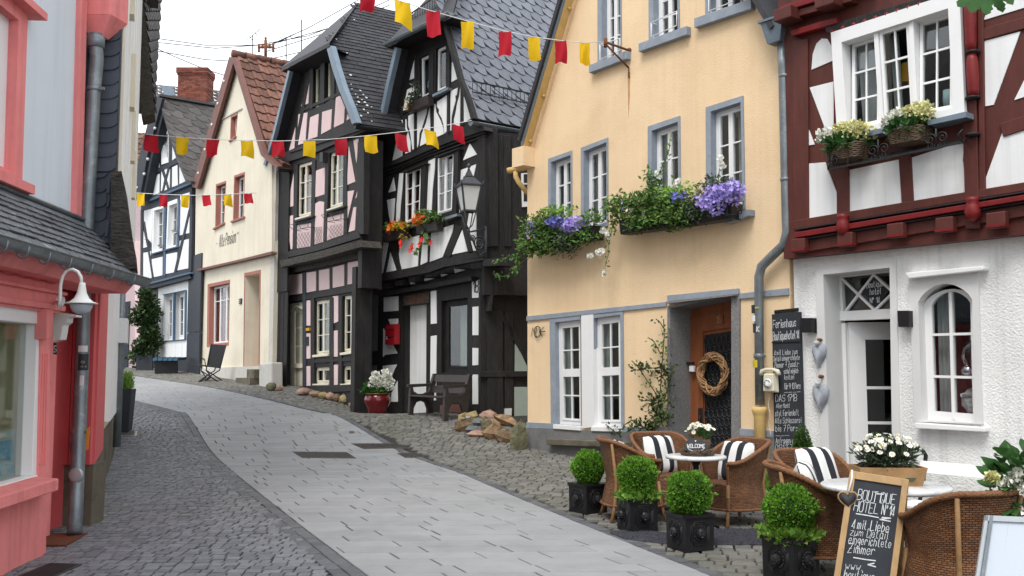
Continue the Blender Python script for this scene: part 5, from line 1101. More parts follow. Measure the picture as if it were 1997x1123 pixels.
m = M(); m.add([hlp-V((0, 0, .11)), hrp-V((0, 0, .11)), hrp-FP_.n*.5-V((0, 0, .2)), hlp-FP_.n*.5-V((0, 0, .2))], [(0, 1, 2, 3)]); m.make('hip_soffit', 'black_timber', ph)
S1 = [FP_.P(u, v, UP) for u, v in ((540, 325), (552, 262), (566, 200), (580, 142))]; m = M(); m.add([p-V((0, 0, .05)) for p in Lp]+S1, [(i, i+1, i+5, i+4) for i in range(3)]); m.make('verge_soffit', 'black_timber', ph)
barge(FP_, ph, [(515, 322), (533, 261), (549, 195), (563, 138)], OP+.03, 'lead_blue', 4, .05); barge(FP_, ph, [(691, 240), (680, 209), (666, 175), (652, 131), (641, 90)], OP+.03, 'lead_blue', 10, .06)
gutter(ph, R_[0]-V((0, 0, .05)), R_[0]-FP_.n*3, .07, 'iron')
rg = random.Random(3); m = M()
for u, v in [(676, 105), (683, 148), (667, 155), (668, 160), (684, 166), (686, 175), (702, 178), (693, 185), (697, 191), (708, 186), (714, 192), (699, 200), (711, 201), (715, 207), (724, 210), (709, 215), (717, 222), (703, 227), (724, 238), (695, 205), (705, 196), (655, 78), (690, 40)]:
    p = hit(u, v, R_[1] if v > 150 else R_[2], (R_[0]-R_[2]).cross(FP_.n) if v > 150 else (R_[2]-R_[4]).cross(FP_.n)); nrm = (R_[0]-R_[2]).cross(FP_.n).normalized(); nrm = nrm if nrm.z > 0 else -nrm
    r = rg.uniform(.018, .04); a = FP_.n; b = nrm.cross(a); pts = [p+nrm*.03+a*(r*rg.uniform(.5, 1.2)*cos(t))+b*(r*rg.uniform(.5, 1.1)*sin(t)) for t in [i*pi/4 for i in range(8)]]; m.prism(pts, nrm*-.01)
tag(m.make('lichen', 'lichen', ph), kind='stuff')
# dark timber gate left of the pink house door
FG = Fac(at(524, 26.0)+V((-.1, 0, 0)), at(561, 25.1)); gt = thing('timber_gate', 'tall black boarded gate between the cream and the pink house', 'gate', FG.W(.4, gz(25)))
zb = gz(25)
for i in range(6): m = M(); x0, x1 = FG.w*i/6+.01, FG.w*(i+1)/6-.01; m.hexa([FG.W(x0, zb-.1, .03), FG.W(x1, zb-.1, .03), FG.W(x1, zb+2.5, .03), FG.W(x0, zb+2.5, .03)], [FG.W(x0, zb-.1, 0), FG.W(x1, zb-.1, 0), FG.W(x1, zb+2.5, 0), FG.W(x0, zb+2.5, 0)]); m.make('board', 'black_timber', gt)
m = M(); m.hexa([FG.W(.35, zb+2.52, .06), FG.W(FG.w, zb+2.52, .06), FG.W(FG.w, 7.3, .06), FG.W(.35, 7.3, .06)], [FG.W(.35, zb+2.52, 0), FG.W(FG.w, zb+2.52, 0), FG.W(FG.w, 7.3, 0), FG.W(.35, 7.3, 0)]); m.make('upper_boarding', 'black_timber', gt)
# ===== cream house
CC = at(531, 25.4); aC = radians(36); FC = Fac(CC-V((sin(aC), -cos(aC), 0))*6.6, CC)
ch = thing('cream_house', 'cream rendered guesthouse with red tiled gable roof and old inscription', 'house', FC.W(3, gz(27)))
k9 = lambda p: T(220, 80, 2.8075, p); k0 = lambda p: T(220, 400, 2.8075, p); CW = []
UC = .08
def cw(px, o, **k): CW.append(window(FC, ch, px, o=o, sur=('red_stone', .06, .07, .02, .0, .015), **k))
cw(k9([(652, 420), (684, 406), (672, 522), (648, 540)]), UC, rec=.12, leaf=2, rows=2, fw=.03, cur=None, deep=.4, sill=('red_stone', .1, .06, .05))
cw(k9([(570, 795), (620, 778), (608, 995), (566, 1022)]), UC, rec=.14, leaf=2, rows=3, fw=.03, cur=None, deep=.4, sill=('red_stone', .14, .06, .06)); cw(k9([(670, 748), (722, 730), (716, 962), (664, 982)]), UC, rec=.14, leaf=2, rows=3, fw=.03, cur=None, deep=.4, sill=('red_stone', .14, .06, .06))
n0 = len(CW)
CW.append(window(FC, ch, k0([(532, 448), (640, 426), (633, 752), (528, 762)]), o=0, rec=.14, leaf=3, rows=2, tops=[0, .24, 1], fw=.032, cur='left', cm='red_curtain', deep=.5, sur=('red_stone', .2, .1, .03, .08, .012)))
cd_ = [FC.sz(*p) for p in k0([(726, 388), (806, 372), (800, 900), (720, 900)])]; m = M(); ring(FC, m, cd_, expand(cd_, .06, .09, .06, 0), .015, -.9); m.make('door_surround', 'red_stone', ch)
m = M(); ring(FC, m, expand(cd_, -.005, -.005, -.005, 0), cd_, .004, -.9); m.make('door_reveal', 'cream_plaster', ch); m = M(); q = [FC.W(x, z, -.88) for x, z in expand(cd_, .2, .2, .2, .2)]; m.add(q, [(0, 1, 2, 3)]); m.make('door', 'door_wood', ch)
bs = [FC.sz(*p, o=UC) for p in ((380, 527), (530, 490), (530, 312), (507, 300), (456, 112), (382, 362))]
wall(FC, ch, bs, CW[:n0], 'cream_plaster', UC, .25); wall(FC, ch, [(-.1, .5), (FC.w, .5), (FC.w, 4.9), (-.1, 4.9)], [CW[-1], cd_], 'cream_plaster', 0, .25)
poly(FC, ch, k0([(460, 350), (868, 257), (868, 268), (462, 361)]), 'brown_board', .16, 0, 'string_course'); poly(FC, ch, k9([(592, 425), (706, 365), (706, 372), (592, 433)]), 'grey_plaster', UC+.03, UC, 'string_course')
poly(FC, ch, k0([(455, 895), (800, 880), (800, 1030), (455, 960)]), 'grey_plaster', .06, -.02, 'plinth'); poly(FC, ch, k0([(800, 868), (868, 860), (868, 1060), (798, 1060)]), 'grey_plaster', .3, -.02, 'corner_stone', bevel=.04)
m = M(); p = FC.P(*k0([(750, 962)])[0], .2); m.box(p, FC.d*.55, FC.n*.2, V((0, 0, .08))); m.box(p+FC.d*.3+V((0, 0, .2))-FC.n*.1, FC.d*.28, FC.n*.2, V((0, 0, .12))); m.make('door_step', 'stone_plinth', ch)
poly(FC, ch, k0([(690, 512), (704, 510), (703, 540), (689, 541)]), 'iron', .03, 0, 'number_plate'); x0, y0 = FC.sz(*k0([(691, 534)])[0], o=.03); lettering(fw_(FC, .032), [(x0+.02, y0, .14, .09, '5')], 'sticker_white', ch, 'number', jit=.05)
P0, P1 = k0([(583, 230)])[0], k0([(676, 202)])[0]; a, b = FC.sz(*P0, o=UC), FC.sz(*P1, o=UC); ln = b[0]-a[0]
def fal(x, y): return (FC.W(a[0]+x, a[1]+y+(b[1]-a[1])*x/ln, UC), FC.n)
lettering(fal, [(0, 0, .36, ln, 'Alte Pension')], 'black_ink', ch, 'inscription', th=.09, pen=.7, jit=.12); lettering(fal, [(-.3, .05, .2, .2, '~'), (ln+.05, .12, .3, .2, '~')], 'red_ink', ch, 'flourish', pen=.7)
FC2 = Fac(FC.W(FC.w, 0, 0), FC.W(FC.w, 0, 0)+V((.8, .8, 0))); wall(FC2, ch, [(0, .5), (.42, .5), (.42, 7.2), (0, 7.2)], [], 'grey_plaster', .0, .2, 'side_wall')
OC = .2; Lc = [FC.P(381, 366, OC), FC.P(452, 110, OC)]; Rc = [FC.P(541, 322, OC), FC.P(515, 296, OC), FC.P(454, 110, OC)]; tp = FC.P(453, 108, OC)
slope(ch, [Rc[0], Rc[1], tp], -FC.n, 6, 'red_tile', .05); slope(ch, [Lc[0], tp], -FC.n, 6, 'red_tile', .05)
tiles(ch, [Rc[0], Rc[1], tp], -FC.n, 5.0, .30, .40, 'pan', 'red_tile', 'roof_tile', 300, 'roof_tile_rows', t0=.12)
barge(FC, ch, [(379, 366), (452, 112)], OC+.02, 'brown_board', 11, .05); barge(FC, ch, [(541, 326), (512, 302), (455, 112)], OC+.02, 'brown_board', 6, .06)
m = M()
for i in range(13): a = tp-FC.n*(i*.4)+V((0, 0, .06)); b = a-FC.n*.42; m = M(); m.tube([a, b], [.13, .11], 8); m.make('ridge_tile', 'red_tile', ch)
m = M()
for t in (.06, .25, .45, .62, .8): p = FC.P(383+68*t, 352-242*t, OC+.06); m = M(); m.rock(p, (.05, .05, .05), 1, n=6, m=4, jag=.02); m.make('verge_bulb', 'lamp_white', ch)
gutter(ch, Rc[0]-V((0, 0, .08)), Rc[0]-FC.n*2-V((0, 0, .08)), .08, 'iron')
# sliver of pale block wall and dark gate between blue and cream house
FZ = Fac(at(369, 31.3), at(392, 30.1)); sl_ = thing('side_gate', 'dark grey panel gate under a pale block strip beside the cream house', 'gate', FZ.W(.2, gz(30.5))); zq = gz(30.5)
for i in range(6): z = FZ.sz(380, 505)[1]+.02+i*.42; m = M(); m.hexa([FZ.W(-.05, z, 0), FZ.W(FZ.w, z, 0), FZ.W(FZ.w, z+.4, 0), FZ.W(-.05, z+.4, 0)], [FZ.W(-.05, z, -.3), FZ.W(FZ.w, z, -.3), FZ.W(FZ.w, z+.4, -.3), FZ.W(-.05, z+.4, -.3)]); m.make('block', 'cream_plaster', sl_)
zt = FZ.sz(380, 500)[1]
for a, b in ((zq-.1, zq+1.3), (zq+1.32, zt)): m = M(); m.hexa([FZ.W(.0, a, .1), FZ.W(FZ.w+.1, a, .1), FZ.W(FZ.w+.1, b, .1), FZ.W(.0, b, .1)], [FZ.W(.0, a, .05), FZ.W(FZ.w+.1, a, .05), FZ.W(FZ.w+.1, b, .05), FZ.W(.0, b, .05)]); m.make('panel', 'grey_gate', sl_)
# ===== blue framed house at the bend
CQ = at(373, 31); aQ = radians(39); FQ = Fac(CQ-V((sin(aQ), -cos(aQ), 0))*5.0, CQ)
qh = thing('blue_framed_house', 'white house with grey blue timber framing and old slate roof at the bend', 'house', FQ.W(2.5, gz(33)))
ka = lambda p: T(260, 230, 6.2375, p); kb = lambda p: T(225, 390, 6.239, p); kc = lambda p: T(220, 540, 5.615, p); QW = []
UQ = .12
def qw_(px, o, **k): QW.append(window(FQ, qh, px, o=o, deep=.4, **k))
qw_(ka([(372, 215), (428, 195), (430, 492), (378, 505)]), UQ, rec=.06, leaf=1, cols=2, rows=3, cur=None, sur=('white_paint', .22, .25, .04, .15, .03), fw=.03)
qw_(kb([(480, 130), (588, 100), (578, 590), (470, 620)]), UQ, rec=.14, rows=3, cur='two', sur=('white_paint', .15, .1, .0, .1, .03), fw=.032); qw_(kb([(660, 70), (760, 35), (745, 545), (640, 580)]), UQ, rec=.14, rows=3, cur='two', sur=('white_paint', .12, .14, .0, .1, .03), fw=.032)
n0 = len(QW)
qw_(kc([(558, 205), (655, 180), (650, 690), (550, 700)]), 0, rec=.16, rows=3, cur='two', fw=.12); qw_(kc([(672, 175), (785, 150), (778, 680), (668, 688)]), 0, rec=.16, rows=3, cur='two', fw=.12)
pa = [[(315, 340), (318, 600), (242, 620)], [(475, 350), (520, 480), (473, 515)], [(375, 0), (380, 45), (335, 70)], [(222, 695), (228, 945), (162, 975)], [(245, 705), (318, 680), (316, 920), (243, 945)], [(375, 625), (415, 605), (395, 690)], [(340, 650), (375, 740), (350, 880), (335, 890)], [(445, 620), (440, 850), (410, 750)], [(395, 810), (410, 880), (375, 890)], [(473, 600), (535, 570), (540, 815), (470, 840)], [(560, 580), (632, 770), (560, 803)], [(640, 1000), (685, 920), (680, 960)]]
pq = [[(348, 130), (452, 105), (440, 530), (385, 460), (348, 260)], [(342, 380), (382, 570), (338, 585)], [(330, 640), (395, 632), (440, 945), (330, 978)], [(415, 625), (432, 615), (428, 680)], [(440, 720), (573, 688), (570, 915), (460, 940)], [(610, 660), (750, 635), (748, 710), (710, 880), (603, 900)], [(790, -60), (902, -95), (895, 95), (825, 420), (778, 432)], [(905, 190), (900, 400), (850, 410)], [(770, 500), (798, 490), (775, 590)], [(825, 490), (893, 472), (885, 830), (745, 858)]]
up = [FQ.sz(*p, o=UQ) for p in ((273, 562), (372, 535), (374, 360), (363, 352), (345, 307), (329, 257), (314, 215), (300, 260), (275, 388))]
wall(FQ, qh, up, QW[:n0], 'blue_timber', UQ, .2, 'timber_wall'); panels(FQ, qh, [ka(p) for p in pa]+[kb(p) for p in pq], 'white_plaster', UQ, .012)
wall(FQ, qh, [(-.2, 1), (FQ.w, 1), (FQ.w, 4.9), (-.2, 4.9)], QW[n0:], 'white_plaster', 0, .2)
qb_ = lambda k, s, pts, w, o1, o0, mt='blue_timber', nm='timber_beam': beam(FQ, qh, k(pts), w/s, mt, o1, o0, nm)
qb_(kb, 6.239, [(300, 1045), (910, 885)], 24, UQ+.1, UQ-.1, 'blue_trim', 'moulding'); qb_(kb, 6.239, [(300, 1085), (910, 930)], 52, UQ+.05, UQ-.1); qb_(ka, 6.2375, [(150, 1020), (700, 790)], 24, UQ+.1, UQ-.1, 'blue_trim', 'moulding'); qb_(ka, 6.2375, [(150, 1000), (690, 770)], 40, UQ+.06, UQ-.1)
qb_(kb, 6.239, [(600, 90), (590, 920)], 20, UQ+.05, UQ-.05, 'blue_trim'); qb_(kb, 6.239, [(770, 0), (755, 560)], 20, UQ+.05, UQ-.05, 'blue_trim'); qb_(kb, 6.239, [(440, 655), (600, 610)], 16, UQ+.07, UQ-.05, 'blue_trim', 'window_sill'); qb_(kb, 6.239, [(605, 605), (760, 565)], 16, UQ+.07, UQ-.05, 'blue_trim', 'window_sill')
qb_(kb, 6.239, [(330, 620), (440, 590)], 36, UQ+.03, UQ-.05); qb_(kb, 6.239, [(920, 60), (905, 860)], 30, UQ+.04, UQ-.05); qb_(kb, 6.239, [(318, 120), (315, 1020)], 26, UQ+.04, UQ-.05); qb_(kb, 6.239, [(900, 120), (730, 870)], 26, UQ+.03, UQ-.05); qb_(kb, 6.239, [(345, 260), (455, 945)], 20, UQ+.03, UQ-.05)
qb_(ka, 6.2375, [(230, 670), (545, 520)], 44, UQ+.03, UQ-.05); qb_(ka, 6.2375, [(340, 610), (425, 860)], 20, UQ+.03, UQ-.05); qb_(ka, 6.2375, [(435, 590), (355, 890)], 20, UQ+.032, UQ-.05)
for pts in ([(545, 195), (795, 145)], [(540, 705), (785, 685)]): qb_(kc, 5.615, pts, 10, .05, -.02, 'blue_trim', 'window_trim')
for pts in ([(662, 175), (658, 690)], [(792, 145), (785, 690)]): qb_(kc, 5.615, pts, 12, .05, -.02, 'blue_trim', 'window_trim')
poly(FQ, qh, kc([(535, 905), (848, 875), (850, 1100), (535, 1100)]), 'planter_grey', .05, -.02, 'plinth'); poly(FQ, qh, kc([(300, 150), (490, 110), (490, 1000), (310, 1000)]), 'iron', .02, -.1, 'doorway')
for px in ([(352, 480), (435, 520)], [(505, 560), (585, 560)], [(675, 375), (765, 400)]):
    m = M(); a, b = [FQ.P(u, v, UQ+.15) for u, v in kb(px)]; m.tube([a, a.lerp(b, .5)+V((0, 0, .08)), b, b+V((0, 0, -.12))], .008, 5); scroll(m, a.lerp(b, .3), FQ.d, V((0, 0, 1)), .06, w=.006); scroll(m, a.lerp(b, .75)-V((0, 0, .05)), FQ.d, V((0, 0, 1)), .05, w=.006); m.make('window_scroll', 'iron', qh)
OQ = .45; Lq = [FQ.P(264, 388, OQ), FQ.P(280, 300, OQ), FQ.P(309, 188, OQ)]; Rq = [FQ.P(373, 354, OQ), FQ.P(363, 352, OQ), FQ.P(345, 307, OQ), FQ.P(329, 257, OQ), FQ.P(310, 190, OQ)]
slope(qh, Rq, -FQ.n, 7, 'slate_old', .06); slope(qh, Lq, -FQ.n, 7, 'slate_old', .06)
tiles(qh, Rq, -FQ.n, 6.5, .46, .36, 'scale', 'slate_old', 'slate', 200, 'slate_rows')
barge(FQ, qh, [(264, 390), (280, 300), (309, 190)], OQ+.02, 'blue_timber', 15, .05); barge(FQ, qh, [(272, 390), (290, 300), (312, 215)], OQ-.18, 'blue_timber', 16, .15, 'verge_soffit')
m = M(); P = [FQ.P(310, 186, OQ-.1*i)-FQ.n*0 for i in range(2)]; m.bar(P[0], P[0]-FQ.n*6.5, .2, .08); m.make('ridge', 'slate_old', qh)
m = M()
for u, v in ((267, 366), (281, 339), (288, 310), (302, 250)): m = M(); m.rock(FQ.P(u, v, OQ+.09), (.055, .055, .055), 1, n=6, m=4, jag=.02); m.make('verge_bulb', 'lamp_white', qh)
# far pink house with dark door, closing the view
FX = Fac(at(222, 36.5), at(277, 36)); xh = thing('far_pink_house', 'dull pink rendered house end with tall dark door at the far left', 'house', FX.W(.5, gz(36)))
wall(FX, xh, [(-1.2, 1), (FX.w, 1), (FX.w, 8), (-1.2, 8)], [], 'far_pink', 0, .3); poly(FX, xh, [(236, 590), (253, 587), (249, 716), (234, 716)], 'grey_gate', .04, -.02, 'door'); poly(FX, xh, [(262, 470), (277, 470), (277, 716), (264, 716)], 'pink_plaster', .08, -.02, 'corner_pier')
pf = [FX.W(1.6, 7.4, .6), FX.W(-.2, 11.6, .6)]; 
pf = [V((-14.6, 36.5, 7.3)), V((-14.2, 40, 11.4))]; slope(xh, [p for p in pf], V((-1, 0, 0)), 3, 'old_tile', .06); tiles(xh, pf, V((-1, 0, 0)), 2.2, .3, .36, 'pan', 'old_tile', 'roof_tile', 120, 'roof_tile_rows')
# house behind with brick chimney
ho = thing('rear_house', 'slate roofed house behind with a broad red brick chimney', 'house', (-14.5, 42, 1.6)); kx = lambda u, v: hit(u, v, V((0, 42, 0)), V((0, 1, 0)))
c0, c1 = kx(300, 192), kx(440, 205); t0_, t1_ = hit(300, 165, V((0, 44, 0)), V((0, 1, 0))), hit(440, 180, V((0, 44, 0)), V((0, 1, 0)))
m = M(); m.hexa([c0-V((0, 0, 3)), c1-V((0, 0, 3)), c1-V((0, 0, 3))+V((0, 5, 0)), c0-V((0, 0, 3))+V((0, 5, 0))], [c0, c1, t1_+V((0, 1, -.2)), t0_+V((0, 1, -.2))]); m.make('wall', 'slate_old', ho)
tiles(ho, [c0, t0_], (c1-c0), (c1-c0).length, .4, .3, 'scale', 'slate_old', 'slate', 120, 'slate_rows')
m = M(); q = [hit(u, v, V((0, 42.6, 0)), V((0, 1, 0))) for u, v in ((315, 168), (335, 168), (342, 186), (320, 186))]; m.prism(q, V((0, .05, 0))); m.make('roof_window', 'lead_blue', ho)
cb0, cb1 = kx(346, 195), kx(402, 195); ct = kx(346, 130).z; wch = cb1.x-cb0.x; m = M(); m.abox(cb0.x+.02, 42.0, cb0.z-.5, cb1.x-.02, 43.0, ct-.02); chm = m.make('chimney', 'mortar', ho)
nr = int((ct-cb0.z+.2)/.085); z = cb0.z-.2
for r in range(nr):
    z0_, z1_ = z+r*.085, z+r*.085+.074; proud = .07 if r >= nr-3 else (.035 if r == nr-4 else 0)
    nb = 5; 
    for i in range(nb+1):
        bw_ = (wch+2*proud)/nb; x0 = cb0.x-proud+(i-(.5 if r % 2 else 0))*bw_; x1 = min(x0+bw_-.012, cb1.x+proud); x0 = max(x0, cb0.x-proud)
        if x1-x0 > .05: m = M(); m.abox(x0, 41.98-proud, z0_, x1, 42.3, z1_); m.make('brick', 'brick', chm)
    m = M(); m.abox(cb1.x-.3, 42.31, z0_, cb1.x+proud, 43.0, z1_); m.make('brick', 'brick', chm)
# ---------------- left row: pink shop, slate clad cream house
def pY(u, v, Y): return hit(u, v, V((0, Y, 0)), V((0, 1, 0)))
FS = Fac(V((-3.655, 3.7, 0)), V((-4.04, 8.45, 0)))
sh = thing('pink_shop', 'salmon pink shop with white framed display window under a small slate pent roof', 'shop', FS.W(3, 0))
S = lambda u, v, o=0: FS.sz(u, v, o)
zs = S(60, 957, .06)[1]
m = M(); m.hexa([FS.W(0, -.1, .07), FS.W(S(90, 1072, .07)[0], -.1, .07), FS.W(S(92, 960, .07)[0], zs, .07), FS.W(0, zs, .07)], [FS.W(0, -.1, -.3), FS.W(S(90, 1072, .07)[0], -.1, -.3), FS.W(S(92, 960, .07)[0], zs, -.3), FS.W(0, zs, -.3)]); m.make('base_wall', 'salmon', sh)
sa, sb = S(0, 968, .22), S(115, 942, .22)
m = M(); m.hexa([FS.W(0, sa[1]-.1, .22), FS.W(sb[0], sa[1]-.1, .22), FS.W(sb[0], sa[1], .22), FS.W(0, sa[1], .22)], [FS.W(0, sa[1]-.1, -.1), FS.W(sb[0], sa[1]-.1, -.1), FS.W(sb[0], sa[1]+.03, -.1), FS.W(0, sa[1]+.03, -.1)]); m.make('window_ledge', 'salmon', sh, bevel=.012)
wp = [S(-300, 505), S(82, 608), S(70, 945), S(-300, 960)]; wp[3] = (wp[3][0], wp[2][1]); wp[0] = (wp[3][0], wp[1][1])
Qs = [(.3, wp[1][1]), wp[1], wp[2], (.3, wp[2][1])]
m = M(); w = Qs[1][0]-Qs[0][0]; h = Qs[0][1]-Qs[3][1]
qbar(m, FS, Qs, 0, 1, -.01, .075, -.12, .02); qbar(m, FS, Qs, 0, 1, .94, 1.01, -.12, .03); qbar(m, FS, Qs, 1-.13/w, 1.0, .075, .94, -.12, .02); sw_ = m.make('shop_window', 'white_paint', sh, bevel=.006)
m = M(); qbar(m, FS, Qs, 0, 1-.1/w, .06, .95, -.075, -.069); m.make('pane', 'glass', sw_)
Qi = expand(Qs, 0, 0, .3, 0); m = M(); n_ = [FS.W(x, z, -.13) for x, z in Qi]; b_ = [p-FS.n*.9 for p in n_]; m.add(n_+b_, [(4, 5, 6, 7), (0, 1, 5, 4), (1, 2, 6, 5), (2, 3, 7, 6), (3, 0, 4, 7)]); m.make('interior', 'shop_room', sw_)
xe = Qs[1][0]+.28
m = M(); m.grid(lambda i, j: FS.W(xe-.05+.012*sin(i*30), Qs[3][1]+h*(.02+.9*j), -.22-.5*i), 30, 3); m.make('display_backcloth', 'shop_room', sw_)
pc = FS.P(8, 890, -.3); t = thing('framed_print', 'pale framed blue print leaning in the pink shop window', 'picture', pc)
pE = lambda u, v, e: hit(u, v, FS.W(xe-.34-e, 0, 0), FS.d)
q = [pE(u, v, 0) for u, v in ((-30, 846), (33, 838), (38, 936), (-30, 950))]; m = M(); m.prism(q, FS.d*.03); m.make('mount', 'paper', t)
q = [pE(u, v, .004) for u, v in ((-24, 864), (24, 857), (28, 922), (-24, 934))]; m = M(); m.prism(q, FS.d*.004); m.make('print', 'print_blue', t)
zw = wp[1][1]; ze = S(60, 490, .1)[1]; s_e = S(98, 700)[0]
def fb(px, o1, o0, nm, mt='salmon', bv=.006): return poly(FS, sh, px, mt, o1, o0, nm, bevel=bv)
fb([(81, 605), (99, 610), (96, 944), (74, 944)], .035, -.05, 'pilaster')
for a, b in ((84, 78), (89, 83), (93, 88)): fb([(a, 690), (a+2, 690), (b+2, 905), (b, 905)], .045, .0, 'pilaster_flute', bv=0)
fb([(92, 602), (104, 604), (104, 618), (100, 660), (91, 662)], .10, 0, 'corbel')
m = M(); zf0, zf1 = zw, 2.42; m.hexa([FS.W(0, zf0, .05), FS.W(s_e+.05, zf0, .05), FS.W(s_e+.05, zf1, .05), FS.W(0, zf1, .05)], [FS.W(0, zf0, -.3), FS.W(s_e+.05, zf0, -.3), FS.W(s_e+.05, zf1, -.3), FS.W(0, zf1, -.3)]); m.make('fascia', 'salmon', sh)
for z, h_, o1 in ((zw+.02, .05, .08), (zw+.16, .03, .09), (zw+.30, .06, .13)): m = M(); m.hexa([FS.W(0, z, o1), FS.W(s_e+.1, z, o1), FS.W(s_e+.1, z+h_, o1), FS.W(0, z+h_, o1)], [FS.W(0, z, 0), FS.W(s_e+.1, z, 0), FS.W(s_e+.1, z+h_, 0), FS.W(0, z+h_, 0)]); m.make('fascia_moulding', 'salmon', sh, bevel=.008)
m = M(); p, q = FS.P(0, 529, .07), FS.P(108, 552, .07); m.tube([p.lerp(q, i/12)+V((0, 0, -.006*(i % 3))) for i in range(13)], .005, 4); m.make('light_cable', 'salmon_dark', sh)
# set back jamb and entrance wall
m = M(); m.abox(-5.2, 8.5, -.1, -4.28, 8.95, 2.6); m.make('entrance_jamb', 'salmon', sh, bevel=.01)
m = M(); m.abox(-6, 8.9, -.1, -4.45, 9.54, 2.6); m.make('entrance_wall', 'salmon_dark', sh)
m = M(); m.abox(-9, 3.5, -.2, -4.3, 8.5, .5); m.abox(-9, 3.5, 2.45, -4.3, 9.5, 2.6); m.make('floor_slab', 'interior', sh)
# upper wall with window
uo = -.2; zt = S(75, 405, uo)[1]; se = S(153, 430, uo)[0]; su = S(164, 0, uo)[0]
uw = [S(-200, 60, uo), S(22, 35, uo), S(12, 335, uo), S(-200, 335, uo)]; zlo = uw[2][1]; zhi = S(24, 40, uo)[1]
uq = [(1.5, zhi), (uw[1][0], zhi), (uw[2][0], zlo), (1.5, zlo)]
wall(FS, sh, [(0, zt-.15), (se, zt-.15), (su, 6.3), (0, 6.3)], [uq], 'shop_plaster', uo)
m = M(); ring(FS, m, uq, expand(uq, .16, .18, .17, .12), uo+.06, uo-.12); m.make('window_surround', 'salmon', sh)
m = M(); qbar(m, FS, uq, -.02, 1.10, 1.05, 1.11, uo, uo+.13); m.make('window_sill', 'salmon', sh); m = M(); qbar(m, FS, uq, -.02, 1.13, -.14, -.09, uo, uo+.16); m.make('window_hood', 'salmon', sh)
m = M(); qbar(m, FS, uq, .0, 1, 0, 1, uo-.14, uo-.13); m.make('pane', 'glass', sh); m = M(); qbar(m, FS, uq, 0, 1, 0, 1, uo-.4, uo-.39); m.make('interior', 'interior', sh); m = M(); qbar(m, FS, uq, .93, 1, 0, 1, uo-.14, uo-.02); m.make('window_frame', 'white_paint', sh)
fb([(160, -40), (172, -40), (160, 432), (147, 430)], uo+.05, uo-.1, 'corner_board')
m = M(); m.hexa([FS.W(0, zt-.05, uo+.12), FS.W(se+.02, zt-.05, uo+.12), FS.W(se+.02, zt+.06, uo+.02), FS.W(0, zt+.06, uo+.02)], [FS.W(0, zt-.05, uo), FS.W(se+.02, zt-.05, uo), FS.W(se+.02, zt+.06, uo), FS.W(0, zt+.06, uo)]); m.make('lead_flashing', 'zinc', sh); m = M(); a, b = FS.W(0, zt+.03, uo+.07), FS.W(se+.02, zt+.03, uo+.07); m.tube([a, b], .022, 6); m.make('flashing_roll', 'zinc', sh)
# pent roof
eo = .34; E1 = FS.P(266, 538, eo); zE = E1.z; E0 = FS.W(0, zE, eo); T0 = FS.W(0, zt-.04, uo+.1); T1 = FS.W(se+.05, zt-.04, uo+.1)
m = M(); m.hexa([E0, E1, T1, T0], [p-V((0, 0, .06)) for p in (E0, E1, T1, T0)]); m.make('pent_roof', 'slate_shop', sh)
L_ = (E1-E0).length; Lt = (T1-T0).length
def kp(c):
    r = (c.z-zE)/(T0.z-zE); return (c-E0).dot(FS.d) < L_+(Lt-L_)*r
tiles(sh, [E0, T0], FS.d, L_, .24, .085, 'round', 'slate_shop', 'slate', 300, 'slate_rows', keep=kp, t0=2.6)
gutter(sh, E0-V((0, 0, .03))+FS.n*.06, E1-V((0, 0, .03))+FS.n*.06+FS.d*.06, .075, 'zinc')
m = M()
for u in range(-40, 260, 42): p = FS.P(u, 468+(u)*.27+6, eo+.10); m.tube([p+FS.n*(.045*cos(t))-V((0, 0, .085*sin(t)-.02)) for t in [i*pi/6 for i in range(7)]], .008, 4)
tag(m.make('gutter_bracket', 'zinc', sh), kind='stuff')
m = M(); m.hexa([E0-V((0, 0, .06)), E1-V((0, 0, .06)), E1-V((0, 0, .18))-FS.n*.1, E0-V((0, 0, .18))-FS.n*.1], [E0-FS.n*.3-V((0, 0, .06)), E1-FS.n*.5-V((0, 0, .06)), E1-FS.n*.5-V((0, 0, .18)), E0-FS.n*.3-V((0, 0, .18))]); m.make('eave_board', 'salmon', sh)
# pink rain hopper and pipe
m = M(); Yh = 9.28; A = [pY(146, -60, Yh), pY(219, -60, Yh), pY(216, 29, Yh), pY(147, 29, Yh)]; dz = V((-.06, .35, 0)); dz2 = V((.06, .28, 0))
B = [pY(174, 70, Yh+.06), pY(201, 70, Yh+.06)]
m.hexa([A[0], A[1], A[2], A[3]], [p+dz2 for p in A]); m.hexa([A[3], A[2], B[1], B[0]], [A[3]+dz2, A[2]+dz2, B[1]+V((0, .13, 0)), B[0]+V((0, .13, 0))]); m.make('rain_hopper', 'salmon', sh, bevel=.008)
P = [(187, 66), (187, 90), (189, 112), (188, 130), (183, 180), (179, 260), (172, 380), (167, 480), (164, 560), (160, 700), (155, 830), (150, 940), (146, 1041)]
dpp = pipe(sh, [pY(u, v, 9.36 if v > 100 else 9.34) if v < 900 else pY(u, v, 9.36-(v-900)/140*.42) for u, v in P], .066, 'zinc', 'downpipe', 16)
m = M(); c = pY(187, 84, 9.34); m.lathe([(.07, -.05), (.085, -.04), (.085, .07), (.07, .08)], c, 16)
m.make('pipe_collar', 'zinc', dpp)
for v, u in ((174, 183), (842, 154)): c = pY(u, v, 9.36); m = M(); m.lathe([(.07, -.02), (.076, -.015), (.076, .015), (.07, .02)], c, 16); m.bar(c+V((.07, -.03, 0)), c+V((.12, -.03, 0)), .02, .03); m.make('pipe_clip', 'zinc', dpp)
c = pY(153, 862, 9.36); m = M(); m.lathe([(.068, -.09), (.078, -.08), (.074, .0), (.078, .05), (.068, .07)], c, 16); m.make('pipe_sleeve', 'zinc', dpp)
